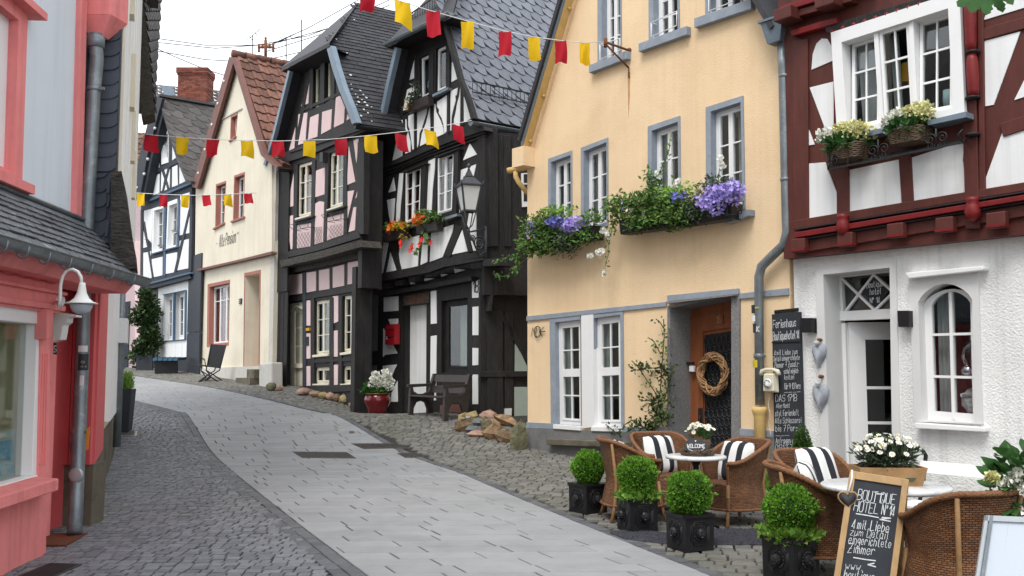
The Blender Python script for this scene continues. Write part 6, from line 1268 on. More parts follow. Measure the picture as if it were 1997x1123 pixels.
c = pY(150, 926, 9.2); m = M(); m.lathe([(.0, .0), (.07, .0), (.07, .03), (.055, .035), (.0, .036)], c, 18, ax=Matrix.Rotation(pi/2, 3, 'X')); m.make('inspection_cap', 'alu', dpp)
for u, v, w_, h_, mt_ in ((170, 706, .1, .16, 'sticker_dark'), (170, 680, .09, .06, 'sticker_white'), (171, 742, .04, .1, 'sticker_white')):
    c = pY(u-8, v, 9.36); m = M(); m.grid(lambda i, j: c+V((.0675*sin((i-.2)*w_/.066), -.0675*cos((i-.2)*w_/.066), h_*(j-.5))), 6, 1); m.make('sticker', mt_, dpp)
lettering(lambda x, y: (pY(166, 712, 9.36)+V((x, -.068, y)), V((0, -1, 0))), [(-.01, .02, .03, .05, 'o'), (-.012, -.02, .014, .06, 'NO 13')], 'sticker_white', dpp, th=.12, jit=.05)
m = M(); q = [pY(u, v, 9.2) for u, v in ((169, 836), (175, 832), (172, 876), (167, 878))]; m.prism(q, V((0, .01, 0))); m.make('reflector', 'sticker_orange', dpp)
# lamp, corbel shelf, number
la = thing('wall_lamp', 'white gooseneck lamp with bell shade on the pink shop front', 'lamp', pY(116, 600, 7.45)); yl = 7.45
m = M(); m.tube([FS.P(112, 588, .06)]+[pY(u, v, yl) for u, v in ((116, 600), (117, 585), (118, 555), (122, 538), (131, 527), (142, 525), (152, 530), (158, 540), (159, 553))], .013, 8); m.make('swan_neck', 'lamp_white', la)
m = M(); c = FS.P(112, 588, .05); m.lathe([(.06, 0), (.06, .03), (.0, .035)], c, 16, ax=Matrix.Rotation(radians(60), 3, 'X')@Matrix.Rotation(.5, 3, 'Y')); m.make('wall_plate', 'lamp_white', la)
m = M(); c = pY(159, 591, yl); sc1 = 1/248; m.lathe([(.022, 40*sc1), (.026, 34*sc1), (.036, 20*sc1), (.055, 10*sc1), (.085, 3*sc1), (.122, 0), (.12, -.006), (.08, .002)], c, 28); m.make('lamp_shade', 'lamp_white', la)
m = M(); m.lathe([(.084, 0), (.082, -.03), (.065, -.065), (.035, -.085), (.001, -.09)], c, 20); m.make('globe', 'opal_glass', la)
m = M(); q = [pY(u, v, 8.5) for u, v in ((104, 607), (148, 614), (148, 618), (131, 618), (130, 628), (122, 634), (121, 640), (120, 648), (117, 662), (103, 666))]; m.prism(q, V((0, .12, 0))); tag(m.make('console_bracket', 'lamp_white', None, q[0]), 'white painted scroll console below the gooseneck lamp', 'bracket')
m = M(); q = [pY(u, v, 8.45) for u, v in ((104, 668), (110, 668), (110, 691), (104, 691))]; m.prism(q, V((0, .01, 0))); np_ = m.make('number_plate', 'sticker_dark', sh); lettering(lambda x, y: (q[3]+V((x, 0, y)), V((0, -1, 0))), [(.004, .02, .055, .024, '5')], 'sticker_white', np_, 'number', th=.14, jit=.02)
# ===== slate clad cream house
dh = V((-.355, .935, 0)); F2 = Fac(V((-4.21, 9.55, 0)), V((-4.21, 9.55, 0))+dh*9); F2u = Fac(V((-4.01, 9.55, 0)), V((-4.01, 9.55, 0))+dh*9); F2s = Fac(V((-5.6, 9.55, 0)), V((-4.01, 9.55, 0)))
h2 = thing('slate_clad_house', 'cream house with slate clad end wall and black overhanging upper floor', 'house', F2.W(4, gz(13)))
def slabF(F, x0, x1, z0, z1_, o1, o0, nm, mt): y0 = x0+(.4*abs(o0) if x0 < .1 and F is not F2s else 0); m = M(); m.hexa([F.W(x0, z0, o1), F.W(x1, z0, o1), F.W(x1, z1_, o1), F.W(x0, z1_, o1)], [F.W(y0, z0, o0), F.W(x1, z0, o0), F.W(x1, z1_, o0), F.W(y0, z1_, o0)]); return m.make(nm, mt, h2)
slabF(F2, 0, 9, -.1, .75, .02, -.4, 'plinth', 'stone_plinth'); slabF(F2, .0, 9, .75, 3.6, 0, -.4, 'wall', 'cream_plaster')
slabF(F2, .02, 1.9, .6, 2.5, .05, 0, 'street_panel', 'salmon_dark'); slabF(F2, 2.2, 5.5, .9, 2.8, .10, 0, 'shutter_front', 'white_paint')

slabF(F2u, 0, 9, 3.5, 8.6, 0, -.6, 'upper_wall', 'cream_plaster')
for i in range(7): slabF(F2u, .6+i*1.2, .72+i*1.2, 3.5, 8.6, .03, 0, 'pilaster_strip', 'white_paint')
for x, z in ((1.1, 5.6), (2.6, 4.9), (3.6, 4.4), (4.6, 4.05)): slabF(F2u, x, x+.25, z, z+.7, .07, 0, 'shutter_edge', 'cream_plaster')
m = M(); q = [F2s.P(u, v) for u, v in ((100, 905), (183, 905), (174, 1060), (100, 1060))]; m.prism(q, V((0, .3, 0))); m.make('plinth', 'stone_plinth', h2)
bx = [F2s.P(108+i*14.4, 905) for i in range(6)]
for a, b in zip(bx, bx[1:]): m = M(); m.abox(a.x+.004, 9.5, a.z, b.x-.004, 9.56, 2.62); m.make('board', 'salmon_dark', h2)
slabF(F2s, 0, 1.58, 2.6, 8.6, .03, -.004, 'end_wall', 'slate_wall')
zA, zB, zC = F2s.P(217, 490).z, F2s.P(217, 336).z, F2s.P(217, 20).z; xa = F2s.P(150, 300).x; xb = F2s.P(217, 420).x; xc = F2s.P(236, 200).x
tiles(h2, [V((xa, 9.515, zA)), V((xa, 9.515, zB-.01))], V((1, 0, 0)), xb-xa, .34, .148, 'round', 'slate_wall', 'slate', 60); tiles(h2, [V((xa, 9.515, zB)), V((xa, 9.515, zC))], V((1, 0, 0)), xc-xa, .42, .15, 'round', 'slate_wall', 'slate', 60)
m = M(); q = [pY(u, v, 9.35) for u, v in ((216, 336), (237, 333), (244, 365), (250, 410), (256, 455), (263, 490), (266, 522), (244, 526), (234, 512), (226, 492), (217, 470))]; m.prism(q, V((-.22, .6, 0))); m.make('jetty_beam', 'old_timber', h2)
m = M(); q = [pY(u, v, 9.33) for u, v in ((216, 470), (226, 492), (236, 512), (243, 526), (222, 518), (214, 500))]; m.prism(q, V((-.1, .3, 0))); m.make('jetty_bracket', 'old_timber', h2)
m = M(); m.hexa([F2u.W(.3, 3.3, -.05), F2u.W(9, 3.3, -.05), F2u.W(9, 3.52, -.02), F2u.W(.3, 3.52, -.02)], [F2u.W(.3, 3.3, -.5), F2u.W(9, 3.3, -.5), F2u.W(9, 3.52, -.5), F2u.W(.3, 3.52, -.5)]); m.make('jetty_soffit', 'old_timber', h2)
pipe(h2, [F2.W(4.6, z, .12) for z in (3.4, 2, .4)], .055, 'zinc', 'downpipe'); slabF(F2, 4.2, 5.1, 1.9, 2.25, .22, .02, 'cable_box', 'grey_paint')
m = M(); m.hexa([F2u.W(-.2, 8.6, .3), F2u.W(9.2, 8.6, .3), F2u.W(9.2, 8.6, -6), F2u.W(-.2, 8.6, -6)], [F2u.W(-.2, 8.8, .3), F2u.W(9.2, 8.8, .3), F2u.W(9.2, 12, -4), F2u.W(-.2, 12, -4)]); m.make('roof', 'slate_brown', h2)
m = M(); m.hexa([V((-10, 3.5, 6.3)), V((-4.1, 3.5, 6.3)), V((-4.45, 9.5, 6.3)), V((-10, 9.5, 6.3))], [V((-10, 3.5, 10)), V((-8, 3.5, 10)), V((-8, 9.5, 10)), V((-10, 9.5, 10))]); m.make('roof', 'slate_dark', sh)
# slate hung gable overhanging further up the street
h3 = thing('slate_hung_house', 'brown slate hung upper storey overhanging the street beyond the cream house', 'house', V((-7.6, 19, gz(19))))
N_ = [pY(u, v, 17.2) for u, v in ((264, -90), (279, 0), (285, 50), (291, 110), (296, 165), (302, 222))]; F_ = [pY(u, v, 21) for u, v in ((324, -90), (314, 0), (311, 50), (307, 100), (303, 160), (302, 215))]
m = M(); m.add(N_+F_, [(i, i+1, 7+i, 6+i) for i in range(5)]); dk = [p+V((-1.2, 0, .0)) for p in N_]; m.add(N_+dk, [(i, i+1, 7+i, 6+i) for i in range(5)]); bt = [N_[-1], F_[-1], F_[-1]+V((-2, 0, 0)), dk[-1]]; m.add(bt, [(0, 1, 2, 3)]); m.make('slate_backing', 'old_timber', h3)
its = []
for r in range(14):
    for k in range(9):
        def S_(a, b):
            x = min(b, .9999)*5; i = int(x); return N_[i].lerp(N_[i+1], x-i).lerp(F_[i].lerp(F_[i+1], x-i), a)
        a0, a1 = (k-(.5 if r % 2 else 0))/9, (k+1-(.5 if r % 2 else 0))/9; a0 = max(a0, 0); b0, b1 = r/14, (r+1.15)/14
        if a1-a0 < .02: continue
        n = V((.9, -.3, .1)); m = M(); p = [S_(a0, b0)+n*.005, S_(a1-.008, b0)+n*.005, S_(a1-.008, b1-.02)+n*.05, S_(a0+(a1-a0)*.3, b1)+n*.05, S_(a0, b1-.03)+n*.05]; m.add(p+[x-n*.03 for x in p], [(0, 1, 2, 3, 4)]+[(i, (i+1) % 5, 5+(i+1) % 5, 5+i) for i in range(5)]); its.append((p[0], m))
pieces(h3, its, 'slate_brown', 'slate', 200)
m = M(); q = [pY(u, v, 17.15) for u, v in ((252, -60), (266, -60), (280, 0), (292, 110), (301, 222), (276, 229), (264, 120), (256, 60))]; m.prism(q, V((-.2, .6, 0))); m.make('eave_beam', 'old_timber', h3)


# neighbouring house behind the viewer, added out of view to darken the pane reflections
F0 = Fac(V((-3.2, -13, 0)), V((-3.64, 3.4, 0))); h0 = thing('unseen_neighbour_house', 'plain cream house next to the pink shop opposite the terrace', 'house', F0.W(8, 0)); NH = []
for i in range(6):
    for z in (1.0, 3.9): x = 1.4+2.5*i; q = [(x, z+1.5), (x+1.1, z+1.5), (x+1.1, z), (x, z)]; NH.append(q); m = M(); ring(F0, m, q, expand(q, .12, .12, .12, .12), .03, -.15); qbar(m, F0, q, .47, .53, 0, 1, -.15, -.1); w_ = m.make('window', 'white_paint', h0); m = M(); qbar(m, F0, q, 0, 1, 0, 1, -.2, -.15); m.make('pane', 'interior', w_)
wall(F0, h0, [(0, -.2), (F0.w, -.2), (F0.w, 7.2), (0, 7.2)], NH, 'cream_plaster'); m = M(); m.hexa([F0.W(0, 7.1, .4), F0.W(F0.w, 7.1, .4), F0.W(F0.w, 7.1, -7), F0.W(0, 7.1, -7)], [F0.W(0, 7.2, .4), F0.W(F0.w, 7.2, .4), F0.W(F0.w, 10.5, -4), F0.W(0, 10.5, -4)]); m.make('roof', 'slate_dark', h0)
# ---------------- bunting, wires, aerials
def bunting(label, fl, Yf, ends, group='strings of red and yellow bunting'):
    P = [pY(u, v, Yf(u)) for u, v in ends]; t = thing('bunting_string', label, 'bunting', P[len(P)//2], group)
    m = M(); m.tube(P, .007 if Yf(0) < 20 else .009, 5); m.make('cord', 'cord_white', t); rg = random.Random(len(fl))
    for (u, v, w, h, sk, c) in fl:
        Y = Yf(u); a, b, d = pY(u-w/2, v, Y), pY(u+w/2, v+(sk*.06*w if abs(sk) > 3 else 0), Y), pY(u-w/2+sk, v+h, Y); ph = rg.uniform(0, 6); dr_ = d-a; dr_.y = 0; am = .026*rg.uniform(.5, 1.8); tw_ = rg.uniform(-.18, .18); cu = rg.uniform(-.05, .05)
        m = M(); m.grid(lambda i, j: a.lerp(b, i)+dr_*j+V((.012*sin(j*4+ph)*j, am*sin(i*6+ph+j*2)*(.3+j)+.06*j*j*sin(ph)+tw_*(i-.5)*j, .012*sin(i*pi+ph)*j+cu*i*j*.4-.012*sin(i*pi)*(1-j))), 8, 8)
        m.make('flag', 'flag_red' if c == 'r' else 'flag_yellow', t)
cf = 'ryryryryryryr'
bunting('nearest bunting string of red and yellow flags tied to the rusty wall hook', [(716, -14, 31, 34, 0, 'r'), (784, -2, 31, 47, 4, 'y'), (845, 21, 27, 51, 1, 'r'), (911, 41, 25, 51, 2, 'y'), (985, 61, 25, 49, 0, 'r'), (1041, 72, 23, 45, 3, 'y'), (1093, 79, 23, 44, 3, 'r'), (1140, 82, 20, 42, 2, 'y')], lambda u: 14.75-(1181-u)*.0056, [(300, -190), (520, -85), (700, -20), (760, -5), (830, 18), (911, 41), (985, 61), (1041, 72), (1100, 80), (1140, 83), (1181, 82)])
bunting('long middle bunting string of flags crossing in front of the pink timbered house', [(295, 262, 25, 33, 0, 'r'), (356, 267, 25, 33, 0, 'y'), (416, 272, 25, 33, -2, 'r'), (481, 274, 24, 31, 1, 'y'), (542, 275, 24, 31, 0, 'r'), (603, 274, 24, 30, 0, 'y'), (664, 270, 25, 32, 1, 'r'), (722, 264, 25, 33, 3, 'y'), (781, 257, 23, 33, 5, 'r'), (838, 249, 24, 33, 6, 'y'), (892, 240, 22, 32, 5, 'r')], lambda u: 17.9, [(262, 258), (295, 263), (356, 268), (420, 272), (542, 275), (640, 272), (722, 264), (800, 255), (860, 246), (920, 235)])
bunting('short farthest bunting string with six flags in front of the cream house', [(275, 377, 15, 25, 0, 'y'), (318, 379, 16, 25, 0, 'r'), (361, 380, 16, 24, 0, 'y'), (402, 380, 16, 22, 3, 'r'), (443, 379, 15, 22, 2, 'y'), (484, 377, 15, 20, 2, 'r')], lambda u: 24.0, [(262, 376), (318, 379), (380, 381), (443, 379), (500, 376)])
def wire(pts, Y, label, r=.012):
    P = [pY(u, v, Y) for u, v in pts]; m = M(); m.tube(P, r, 4); tag(m.make('overhead_wire', 'iron', None, P[0]), label, 'wire', 'overhead wires above the roofs')
for pts, tx in (([(300, 74), (400, 88), (500, 88), (600, 70), (760, 10)], 'highest sagging overhead wire crossing the sky above the chimney'), ([(300, 82), (420, 94), (530, 86), (640, 55), (780, -10)], 'second overhead wire just beneath the highest one'), ([(300, 98), (400, 116), (470, 120), (540, 112), (700, 75)], 'third overhead wire passing above the brick chimney'), ([(300, 92), (340, 110), (400, 135), (480, 160)], 'steep overhead wire dropping behind the tile roof'), ([(515, 92), (600, 55), (690, 5), (740, -25)], 'overhead wire leading right from the insulator pole'), ([(520, 100), (610, 72), (720, 35)], 'lower overhead wire leading right from the insulator pole')): wire(pts, 36, tx, .017)
def pole(u, v0, v1, Y, r, m): m.tube([pY(u, v1, Y), pY(u, v0, Y)], r, 6)
t = thing('insulator_pole', 'rusty power pole with insulators on the red tile roof ridge', 'pole', pY(518, 112, 30)); m = M(); pole(518, 78, 114, 30, .05, m); m.make('mast', 'rust', t); m = M(); m.bar(pY(503, 92, 30), pY(535, 92, 30), .06, .06); m.make('crossarm', 'rust', t)
for u, v in ((505, 90), (512, 90), (526, 90), (533, 90), (518, 77), (505, 97), (533, 97)): m = M(); m.lathe([(.02, -.08), (.05, -.05), (.03, 0), (.05, .05), (.0, .1)], pY(u, v, 30), 8); m.make('insulator', 'rust', t)
def aerial(label, u, v0, v1, els, Y=30):
    t = thing('roof_aerial', label, 'aerial', pY(u, v1, Y)); m = M(); pole(u, v0, v1, Y, .018, m); m.make('mast', 'iron', t); m = M()
    for a, b in els: m.tube([pY(*a, Y), pY(*b, Y)], .011, 4)
    if els: m.make('yagi', 'iron', t)
aerial('roof aerial with slanting elements left of the insulator pole', 493, 68, 112, [((482, 78), (508, 56)), ((486, 70), (492, 78)), ((496, 62), (502, 70))])
aerial('roof aerial with short elements right of the insulator pole', 558, 72, 116, [((542, 82), (576, 66)), ((546, 78), (549, 85)), ((555, 73), (559, 80)), ((565, 68), (569, 75))]); aerial('plain thin roof mast beside the dark gable', 588, 38, 108, [])
# ---------------- no. 18: lantern, post box, boxes, bench, pot, rocks
lt = thing('wall_lantern', 'black wrought iron bracket with four sided milk glass street lantern', 'lantern', FB.P(950, 480, UB+.1))
lc = pY(914, 412, 18.8); k = 18.8*CP/FP; R4 = Matrix.Rotation(radians(20), 3, 'Z')
def fr4(z0, r0, z1_, r1): 
    a = [lc+R4@V((x*r0, y*r0, z0)) for x, y in ((-1, -1), (1, -1), (1, 1), (-1, 1))]; b = [lc+R4@V((x*r1, y*r1, z1_)) for x, y in ((-1, -1), (1, -1), (1, 1), (-1, 1))]; return a, b
zb_, zt_, zp, zk = 0, 50*k, 68*k, 73*k; rb, rt = 12*k, 20*k
A, B = fr4(0, rb, zt_, rt); m = M()
for i in range(4): m.bar(A[i], B[i], .03, .03); m.bar(A[i], A[(i+1) % 4], .035, .035); m.bar(B[i], B[(i+1) % 4], .05, .04)
m.make('lantern_frame', 'lantern_iron', lt)
for i in range(4): j = (i+1) % 4; m = M(); m.prism([A[i], A[j], B[j], B[i]], (lc+V((0, 0, .25))-(A[i]+B[j])/2)*.03); m.make('milk_pane', 'milk_glass', lt)
m = M(); a, b = fr4(zt_, rt*1.15, zp, 8*k); m.hexa(a, b); a, b = fr4(zp, 9*k, zp+2*k, 9*k); m.hexa(a, b); a, b = fr4(zp+2*k, 7*k, 82*k, 2.5*k); m.hexa(a, b); m.make('lantern_roof', 'lantern_iron', lt)
m = M(); m.lathe([(.02, 0), (.03, .02), (.015, .05), (.045, .09), (.04, .12), (.0, .17)], lc+V((0, 0, 81*k)), 10); m.make('finial', 'lantern_iron', lt)
m = M()
for i in range(4): 
    e = B[i]+(B[i]-lc-V((0, 0, zt_)))*.12; m.tube([B[i], e+V((0, 0, .02)), e+V((0, 0, .08))], .012, 5); m.tube([A[i], lc+V((0, 0, -.28))+(A[i]-lc)*.5, lc+V((0, 0, -.36))], .012, 5)
m.tube([lc-V((0, 0, .36)), lc-V((0, 0, .42))], .03, 8); m.make('lantern_stay', 'lantern_iron', lt)
q0 = lc-V((0, 0, .42)); w0 = FB.P(947, 446, UB+.06); w1 = FB.P(948, 500, UB+.06); m = M(); m.tube([q0, w0], .02, 6); m.tube([q0, q0.lerp(w1, .25)+V((0, 0, -.05)), q0.lerp(w1, .6)+V((0, 0, -.18)), w1+V((0, 0, .12)), w1], .018, 6); m.tube([w0+V((0, 0, .05)), w1-V((0, 0, .15))], .03, 6)
c = q0.lerp(w0, .62)+V((0, 0, -.27)); dd_ = (w0-q0); dd_.z = 0; dd_.normalize(); scroll(m, c, dd_, V((0, 0, 1)), .15, 2.2, .016, 36); scroll(m, q0+dd_*.1+V((0, 0, -.12)), dd_, V((0, 0, 1)), .07, 1.5, .013); m.make('wrought_bracket', 'lantern_iron', lt)
mb = thing('post_box', 'red metal post box with rounded lid on the black timber house', 'post box', FB.P(769, 672, .05)); 
c0, c1 = FB.sz(760, 672, .05), FB.sz(778, 634, .05); x0, x1, z0, z1_ = c0[0], c1[0]+.02, c0[1], c1[1]
m = M(); pr = [(0, z0), (.15, z0), (.15, z1_-.08), (.12, z1_-.02), (.06, z1_+.03), (0, z1_+.03)]; m.prism([FB.W(x0, z, .03+o_) for o_, z in pr], FB.d*(x1-x0)); m.make('body', 'mail_red', mb, bevel=.006)
m = M(); m.hexa([FB.W(x0-.01, z1_-.08, .2), FB.W(x1+.01, z1_-.08, .2), FB.W(x1+.01, z1_+.02, .13), FB.W(x0-.01, z1_+.02, .13)], [FB.W(x0-.01, z1_-.08, .17), FB.W(x1+.01, z1_-.08, .17), FB.W(x1+.01, z1_, .10), FB.W(x0-.01, z1_, .10)]); m.make('flap', 'mail_red', mb)
m = M(); m.hexa([FB.W(x0+.05, z0+.12, .186), FB.W(x0+.11, z0+.12, .186), FB.W(x0+.11, z0+.19, .186), FB.W(x0+.05, z0+.19, .186)], [FB.W(x0+.05, z0+.12, .17), FB.W(x0+.11, z0+.12, .17), FB.W(x0+.11, z0+.19, .17), FB.W(x0+.05, z0+.19, .17)]); m.make('crest', 'lamp_white', mb)
m = M(); m.hexa([FB.W(x0+.06, z1_-.3, .186), FB.W(x1-.06, z1_-.3, .186), FB.W(x1-.06, z1_-.26, .186), FB.W(x0+.06, z1_-.26, .186)], [FB.W(x0+.06, z1_-.3, .17), FB.W(x1-.06, z1_-.3, .17), FB.W(x1-.06, z1_-.26, .17), FB.W(x0+.06, z1_-.26, .17)]); m.make('window_slot', 'iron', mb)
def flowerbox(label, F, o, px, depth, specs, box='planter_black', hb=.2, seed=1, name='window_box', group=None, draw=True):
    """specs: list of (kind, material, u, v, ru, rv, count, leafsize)"""
    a, b = [F.P(u, v, o) for u, v in px]; t = thing(name, label, 'window box', (a+b)/2, group); d = (b-a); n = F.n
    if draw:
        m = M(); m.hexa([a+n*depth, b+n*depth, b+n*(depth-.03)-V((0, 0, hb)), a+n*(depth-.03)-V((0, 0, hb))], [a, b, b+n*.03-V((0, 0, hb)), a+n*.03-V((0, 0, hb))]); m.make('trough', box, t, bevel=.01)
        m = M(); m.hexa([a+n*(depth-.02), b+n*(depth-.02), b+n*(depth-.02)-V((0, 0, .04)), a+n*(depth-.02)-V((0, 0, .04))], [p+V((0, 0, .006)) for p in (a+n*.02, b+n*.02, b+n*.02, a+n*.02)]); m.make('soil', 'soil', t)
    for i, (kind, mt_, u, v, ru, rv_, cnt, sz_) in enumerate(specs):
        c = F.P(u, v, o+depth*.6); kx_ = (F.P(u+10, v, o+depth*.6)-c).length/10; ky = (F.P(u, v+10, o+depth*.6)-c).length/10; ra, rb_ = ru*kx_, rv_*ky; rg = random.Random(seed*100+i); m = M()
        ph = [rg.uniform(0, 6) for _ in range(3)]
        for q in range(cnt):
            x = rg.gauss(0, .5); y = rg.gauss(0, .5)
            if x*x+y*y > 1.1: continue
            r_ = 1+.25*sin(x*6+ph[0])*sin(y*5+ph[1]); p = c+F.d*(x*ra*r_)+V((0, 0, y*rb_*r_))+n*(depth*.9*rg.uniform(-.5, .9)*(1-.5*(x*x+y*y)))
            dr2 = (n*rg.uniform(.1, .9)+F.d*rg.uniform(-.8, .8)+V((0, 0, rg.uniform(-.6, .7)))).normalized()
            if kind == 'f': m.flower(p+n*.08, dr2, sz_*rg.uniform(.75, 1.2), 5)
            else: m.leaf(p, dr2, n+V((0, 0, .6))+rv(rg)*.5, sz_*rg.uniform(.6, 1.3), sz_*.55)
        m.make('blossoms' if kind == 'f' else 'foliage', mt_, t)
    return t
def trail(t, pts, mt_, seed, sz_=.06, per=22, stem=True, spread=.05, name='trailing_shoot'):
    rg = random.Random(seed); m = M()
    for a, b in zip(pts, pts[1:]):
        for i in range(max(2, int(per*(b-a).length))): p = a.lerp(b, rg.random())+rv(rg)*spread; m.leaf(p, rv(rg)+V((0, -.4, -.3)), rv(rg)+V((0, -1, .6)), sz_*rg.uniform(.6, 1.3), sz_*.6)
    if stem: m.tube(pts, .006, 4)
    return m.make(name, mt_, t)
nb = 'flower boxes under the windows of the black timbered house'
t = flowerbox('left nasturtium box under the first floor window of the black house', FB, UB+.03, kC([(260, 345), (500, 285)]), .22, [('l', 'leaf_ivy', 757, 446, 16, 9, 90, .12), ('l', 'leaf_yellow', 785, 440, 22, 8, 150, .10), ('f', 'orange_flower', 775, 443, 22, 9, 26, .06), ('f', 'red_flower', 771, 436, 3, 3, 3, .07), ('f', 'flag_yellow', 786, 440, 16, 8, 22, .05), ('l', 'leaf_yellow', 795, 462, 6, 14, 22, .08)], 'bench_brown', .22, 3, group=nb)
trail(t, [FB.P(u, v, UB+.2) for u, v in ((765, 440), (748, 447), (736, 452))], 'leaf_ivy', 4, .11, 30)
t = flowerbox('right nasturtium box with a trailing shoot of red blooms on the black house', FB, UB+.03, kC([(660, 215), (915, 170)]), .22, [('l', 'leaf_ivy', 848, 424, 17, 10, 110, .13), ('l', 'leaf_yellow', 832, 428, 18, 10, 130, .10), ('f', 'orange_flower', 828, 429, 18, 11, 44, .06), ('l', 'leaf_ivy', 830, 415, 12, 6, 40, .10)], 'bench_brown', .26, 5, group=nb)
trail(t, [FB.P(u, v, UB+.24) for u, v in ((822, 440), (826, 455), (832, 466), (824, 478), (812, 490), (804, 490))], 'leaf_ivy', 6, .12, 26)
for i, (u, v) in enumerate(((822, 467), (818, 476), (803, 485), (800, 488), (781, 472), (782, 478), (840, 473), (803, 479))): m = M(); m.flower(FB.P(u, v, UB+.34), FB.n+V((0, 0, .2)), .075, 5); m.make('bloom', 'red_flower', t)
t = flowerbox('dry weedy plant box under the attic windows of the black house', FB, UB+.02, kA([(545, 900), (800, 795)]), .2, [('l', 'leaf_grey', 812, 190, 12, 10, 110, .10), ('l', 'leaf_yellow', 802, 206, 8, 13, 60, .08), ('l', 'leaf_grey', 815, 175, 10, 18, 60, .09), ('f', 'orange_flower', 806, 212, 5, 6, 10, .03)], 'bench_brown', .22, 7)
bn = thing('bench', 'dark brown wooden park bench against the black timbered house', 'bench', gp(830, 812)); R1 = gp(866, 822); L1 = R1-FB.d*1.3; L1.z = gz(L1.y, L1.x); R1.z = L1.z = min(R1.z, L1.z); bd = (R1-L1); bw_ = bd.length; bd.normalize(); bk = V((-bd.y, bd.x, 0)); bk = bk if bk.dot(FB.n) < 0 else -bk; UPV = V((0, 0, 1))
BP = lambda x, y, z: L1+bd*x+bk*(y*1.15)+UPV*(z*1.08)
def bprism(px, x, w): m.prism([BP(x, y, z) for y, z in px], bd*w)
for x in (0, bw_-.07):
    m = M(); bprism([(0, 0), (.09, 0), (.10, .2), (.16, .31), (.26, .34), (.36, .30), (.41, .18), (.43, 0), (.53, 0), (.52, .2), (.55, .45), (.6, .78), (.62, .86), (.55, .86), (.5, .7), (.44, .52), (.33, .47), (.2, .47), (.1, .52), (.08, .6), (.5, .62), (.5, .67), (-.02, .66), (-.02, .61), (.03, .60), (.02, .45)], x, .07); m.make('end_frame', 'bench_brown', bn)
for y, z in ((.06, .44), (.20, .425), (.34, .425)): m = M(); m.box(BP(bw_/2, y, z), bd*(bw_/2), bk*.062, UPV*.016); m.make('seat_slat', 'bench_brown', bn, bevel=.005)
for y, z in ((.52, .56), (.56, .77)): m = M(); m.box(BP(bw_/2, y, z), bd*(bw_/2), bk*.016, (UPV*.075+bk*.015)); m.make('back_slat', 'bench_brown', bn, bevel=.005)
pc = at(737, 20.9); pc = on(pc.x, 20.9); kp_ = pc.y*CP/FP; pt_ = thing('flower_pot', 'glossy dark red glazed pot of white hydrangea by the black house', 'plant pot', pc); m = M(); s_ = kp_
m.lathe([(.17, 0), (.2, .02), (15*s_*1.25, 10*s_), (26*s_, 24*s_), (26*s_, 30*s_), (23*s_, 37*s_), (21*s_, 39*s_)], pc, 28); m.make('pot', 'glaze_red', pt_); m = M(); m.lathe([(21*s_, 38*s_), (25*s_, 39*s_), (25*s_, 41*s_), (21*s_, 41.5*s_), (19*s_, 39*s_)], pc, 28); m.make('rim', 'glaze_rim', pt_)
m = M(); leaves(m, pc+V((0, 0, 46*s_)), (22*s_, 22*s_, 9*s_), 420, .11, .07, 3, .3); leaves(m, pc+V((-.18, 0, 48*s_)), (14*s_, 10*s_, 12*s_), 120, .13, .07, 5, .3); m.make('foliage', 'leaf_big', pt_); m = M(); leaves(m, pc+V((.02, -.1, 43*s_)), (17*s_, 12*s_, 6*s_), 260, .04, .03, 8, .5); m.make('moss', 'leaf_pale', pt_)
for i, (u, v, r) in enumerate(((742, 741, 8), (754, 733, 7), (731, 740, 7), (748, 748, 7), (758, 745, 9), (726, 751, 7), (760, 753, 8), (739, 752, 5), (752, 727, 6), (733, 731, 6))): m = M(); leaves(m, pY(u, v, pc.y-.12), (r*s_, r*s_, r*s_*.9), 90, .05, .05, 20+i, .85); m.make('bloom', 'white_flower', pt_)
RK = [('rock_yellow', 912, 815, 17, 9, 'ochre boulder marked with a pale heart at the top of the rock pile'), ('rock_pink', 953, 812, 16, 9, 'flat pinkish stone at the back of the rock pile'), ('rock_brown', 972, 806, 12, 5, 'thin orange stone topmost in the rock pile'), ('rock_brown', 905, 831, 15, 12, 'rusty split stone at the left end of the rock pile'), ('rock_grey', 922, 838, 12, 8, 'dark grey stone at the front of the rock pile'), ('rock_pink', 931, 847, 15, 7, 'reddish stone resting lowest at the front of the rock pile'), ('rock_brown', 960, 828, 24, 9, 'long rust brown slab across the middle of the rock pile'), ('rock_brown', 990, 822, 22, 10, 'long rusty slab leaning at the upper right of the rock pile'), ('rock_green', 950, 832, 12, 14, 'upright grey brown wedge inside the rock pile'), ('rock_brown', 961, 845, 15, 14, 'large brown block at the lower front of the rock pile'), ('rock_brown', 985, 853, 16, 11, 'broken rust coloured block beside the mossy boulder'), ('rock_grey', 934, 824, 12, 8, 'flat grey stone wedged in the middle of the rock pile'), ('rock_green', 1012, 853, 16, 26, 'big mossy boulder standing against the yellow house corner')]
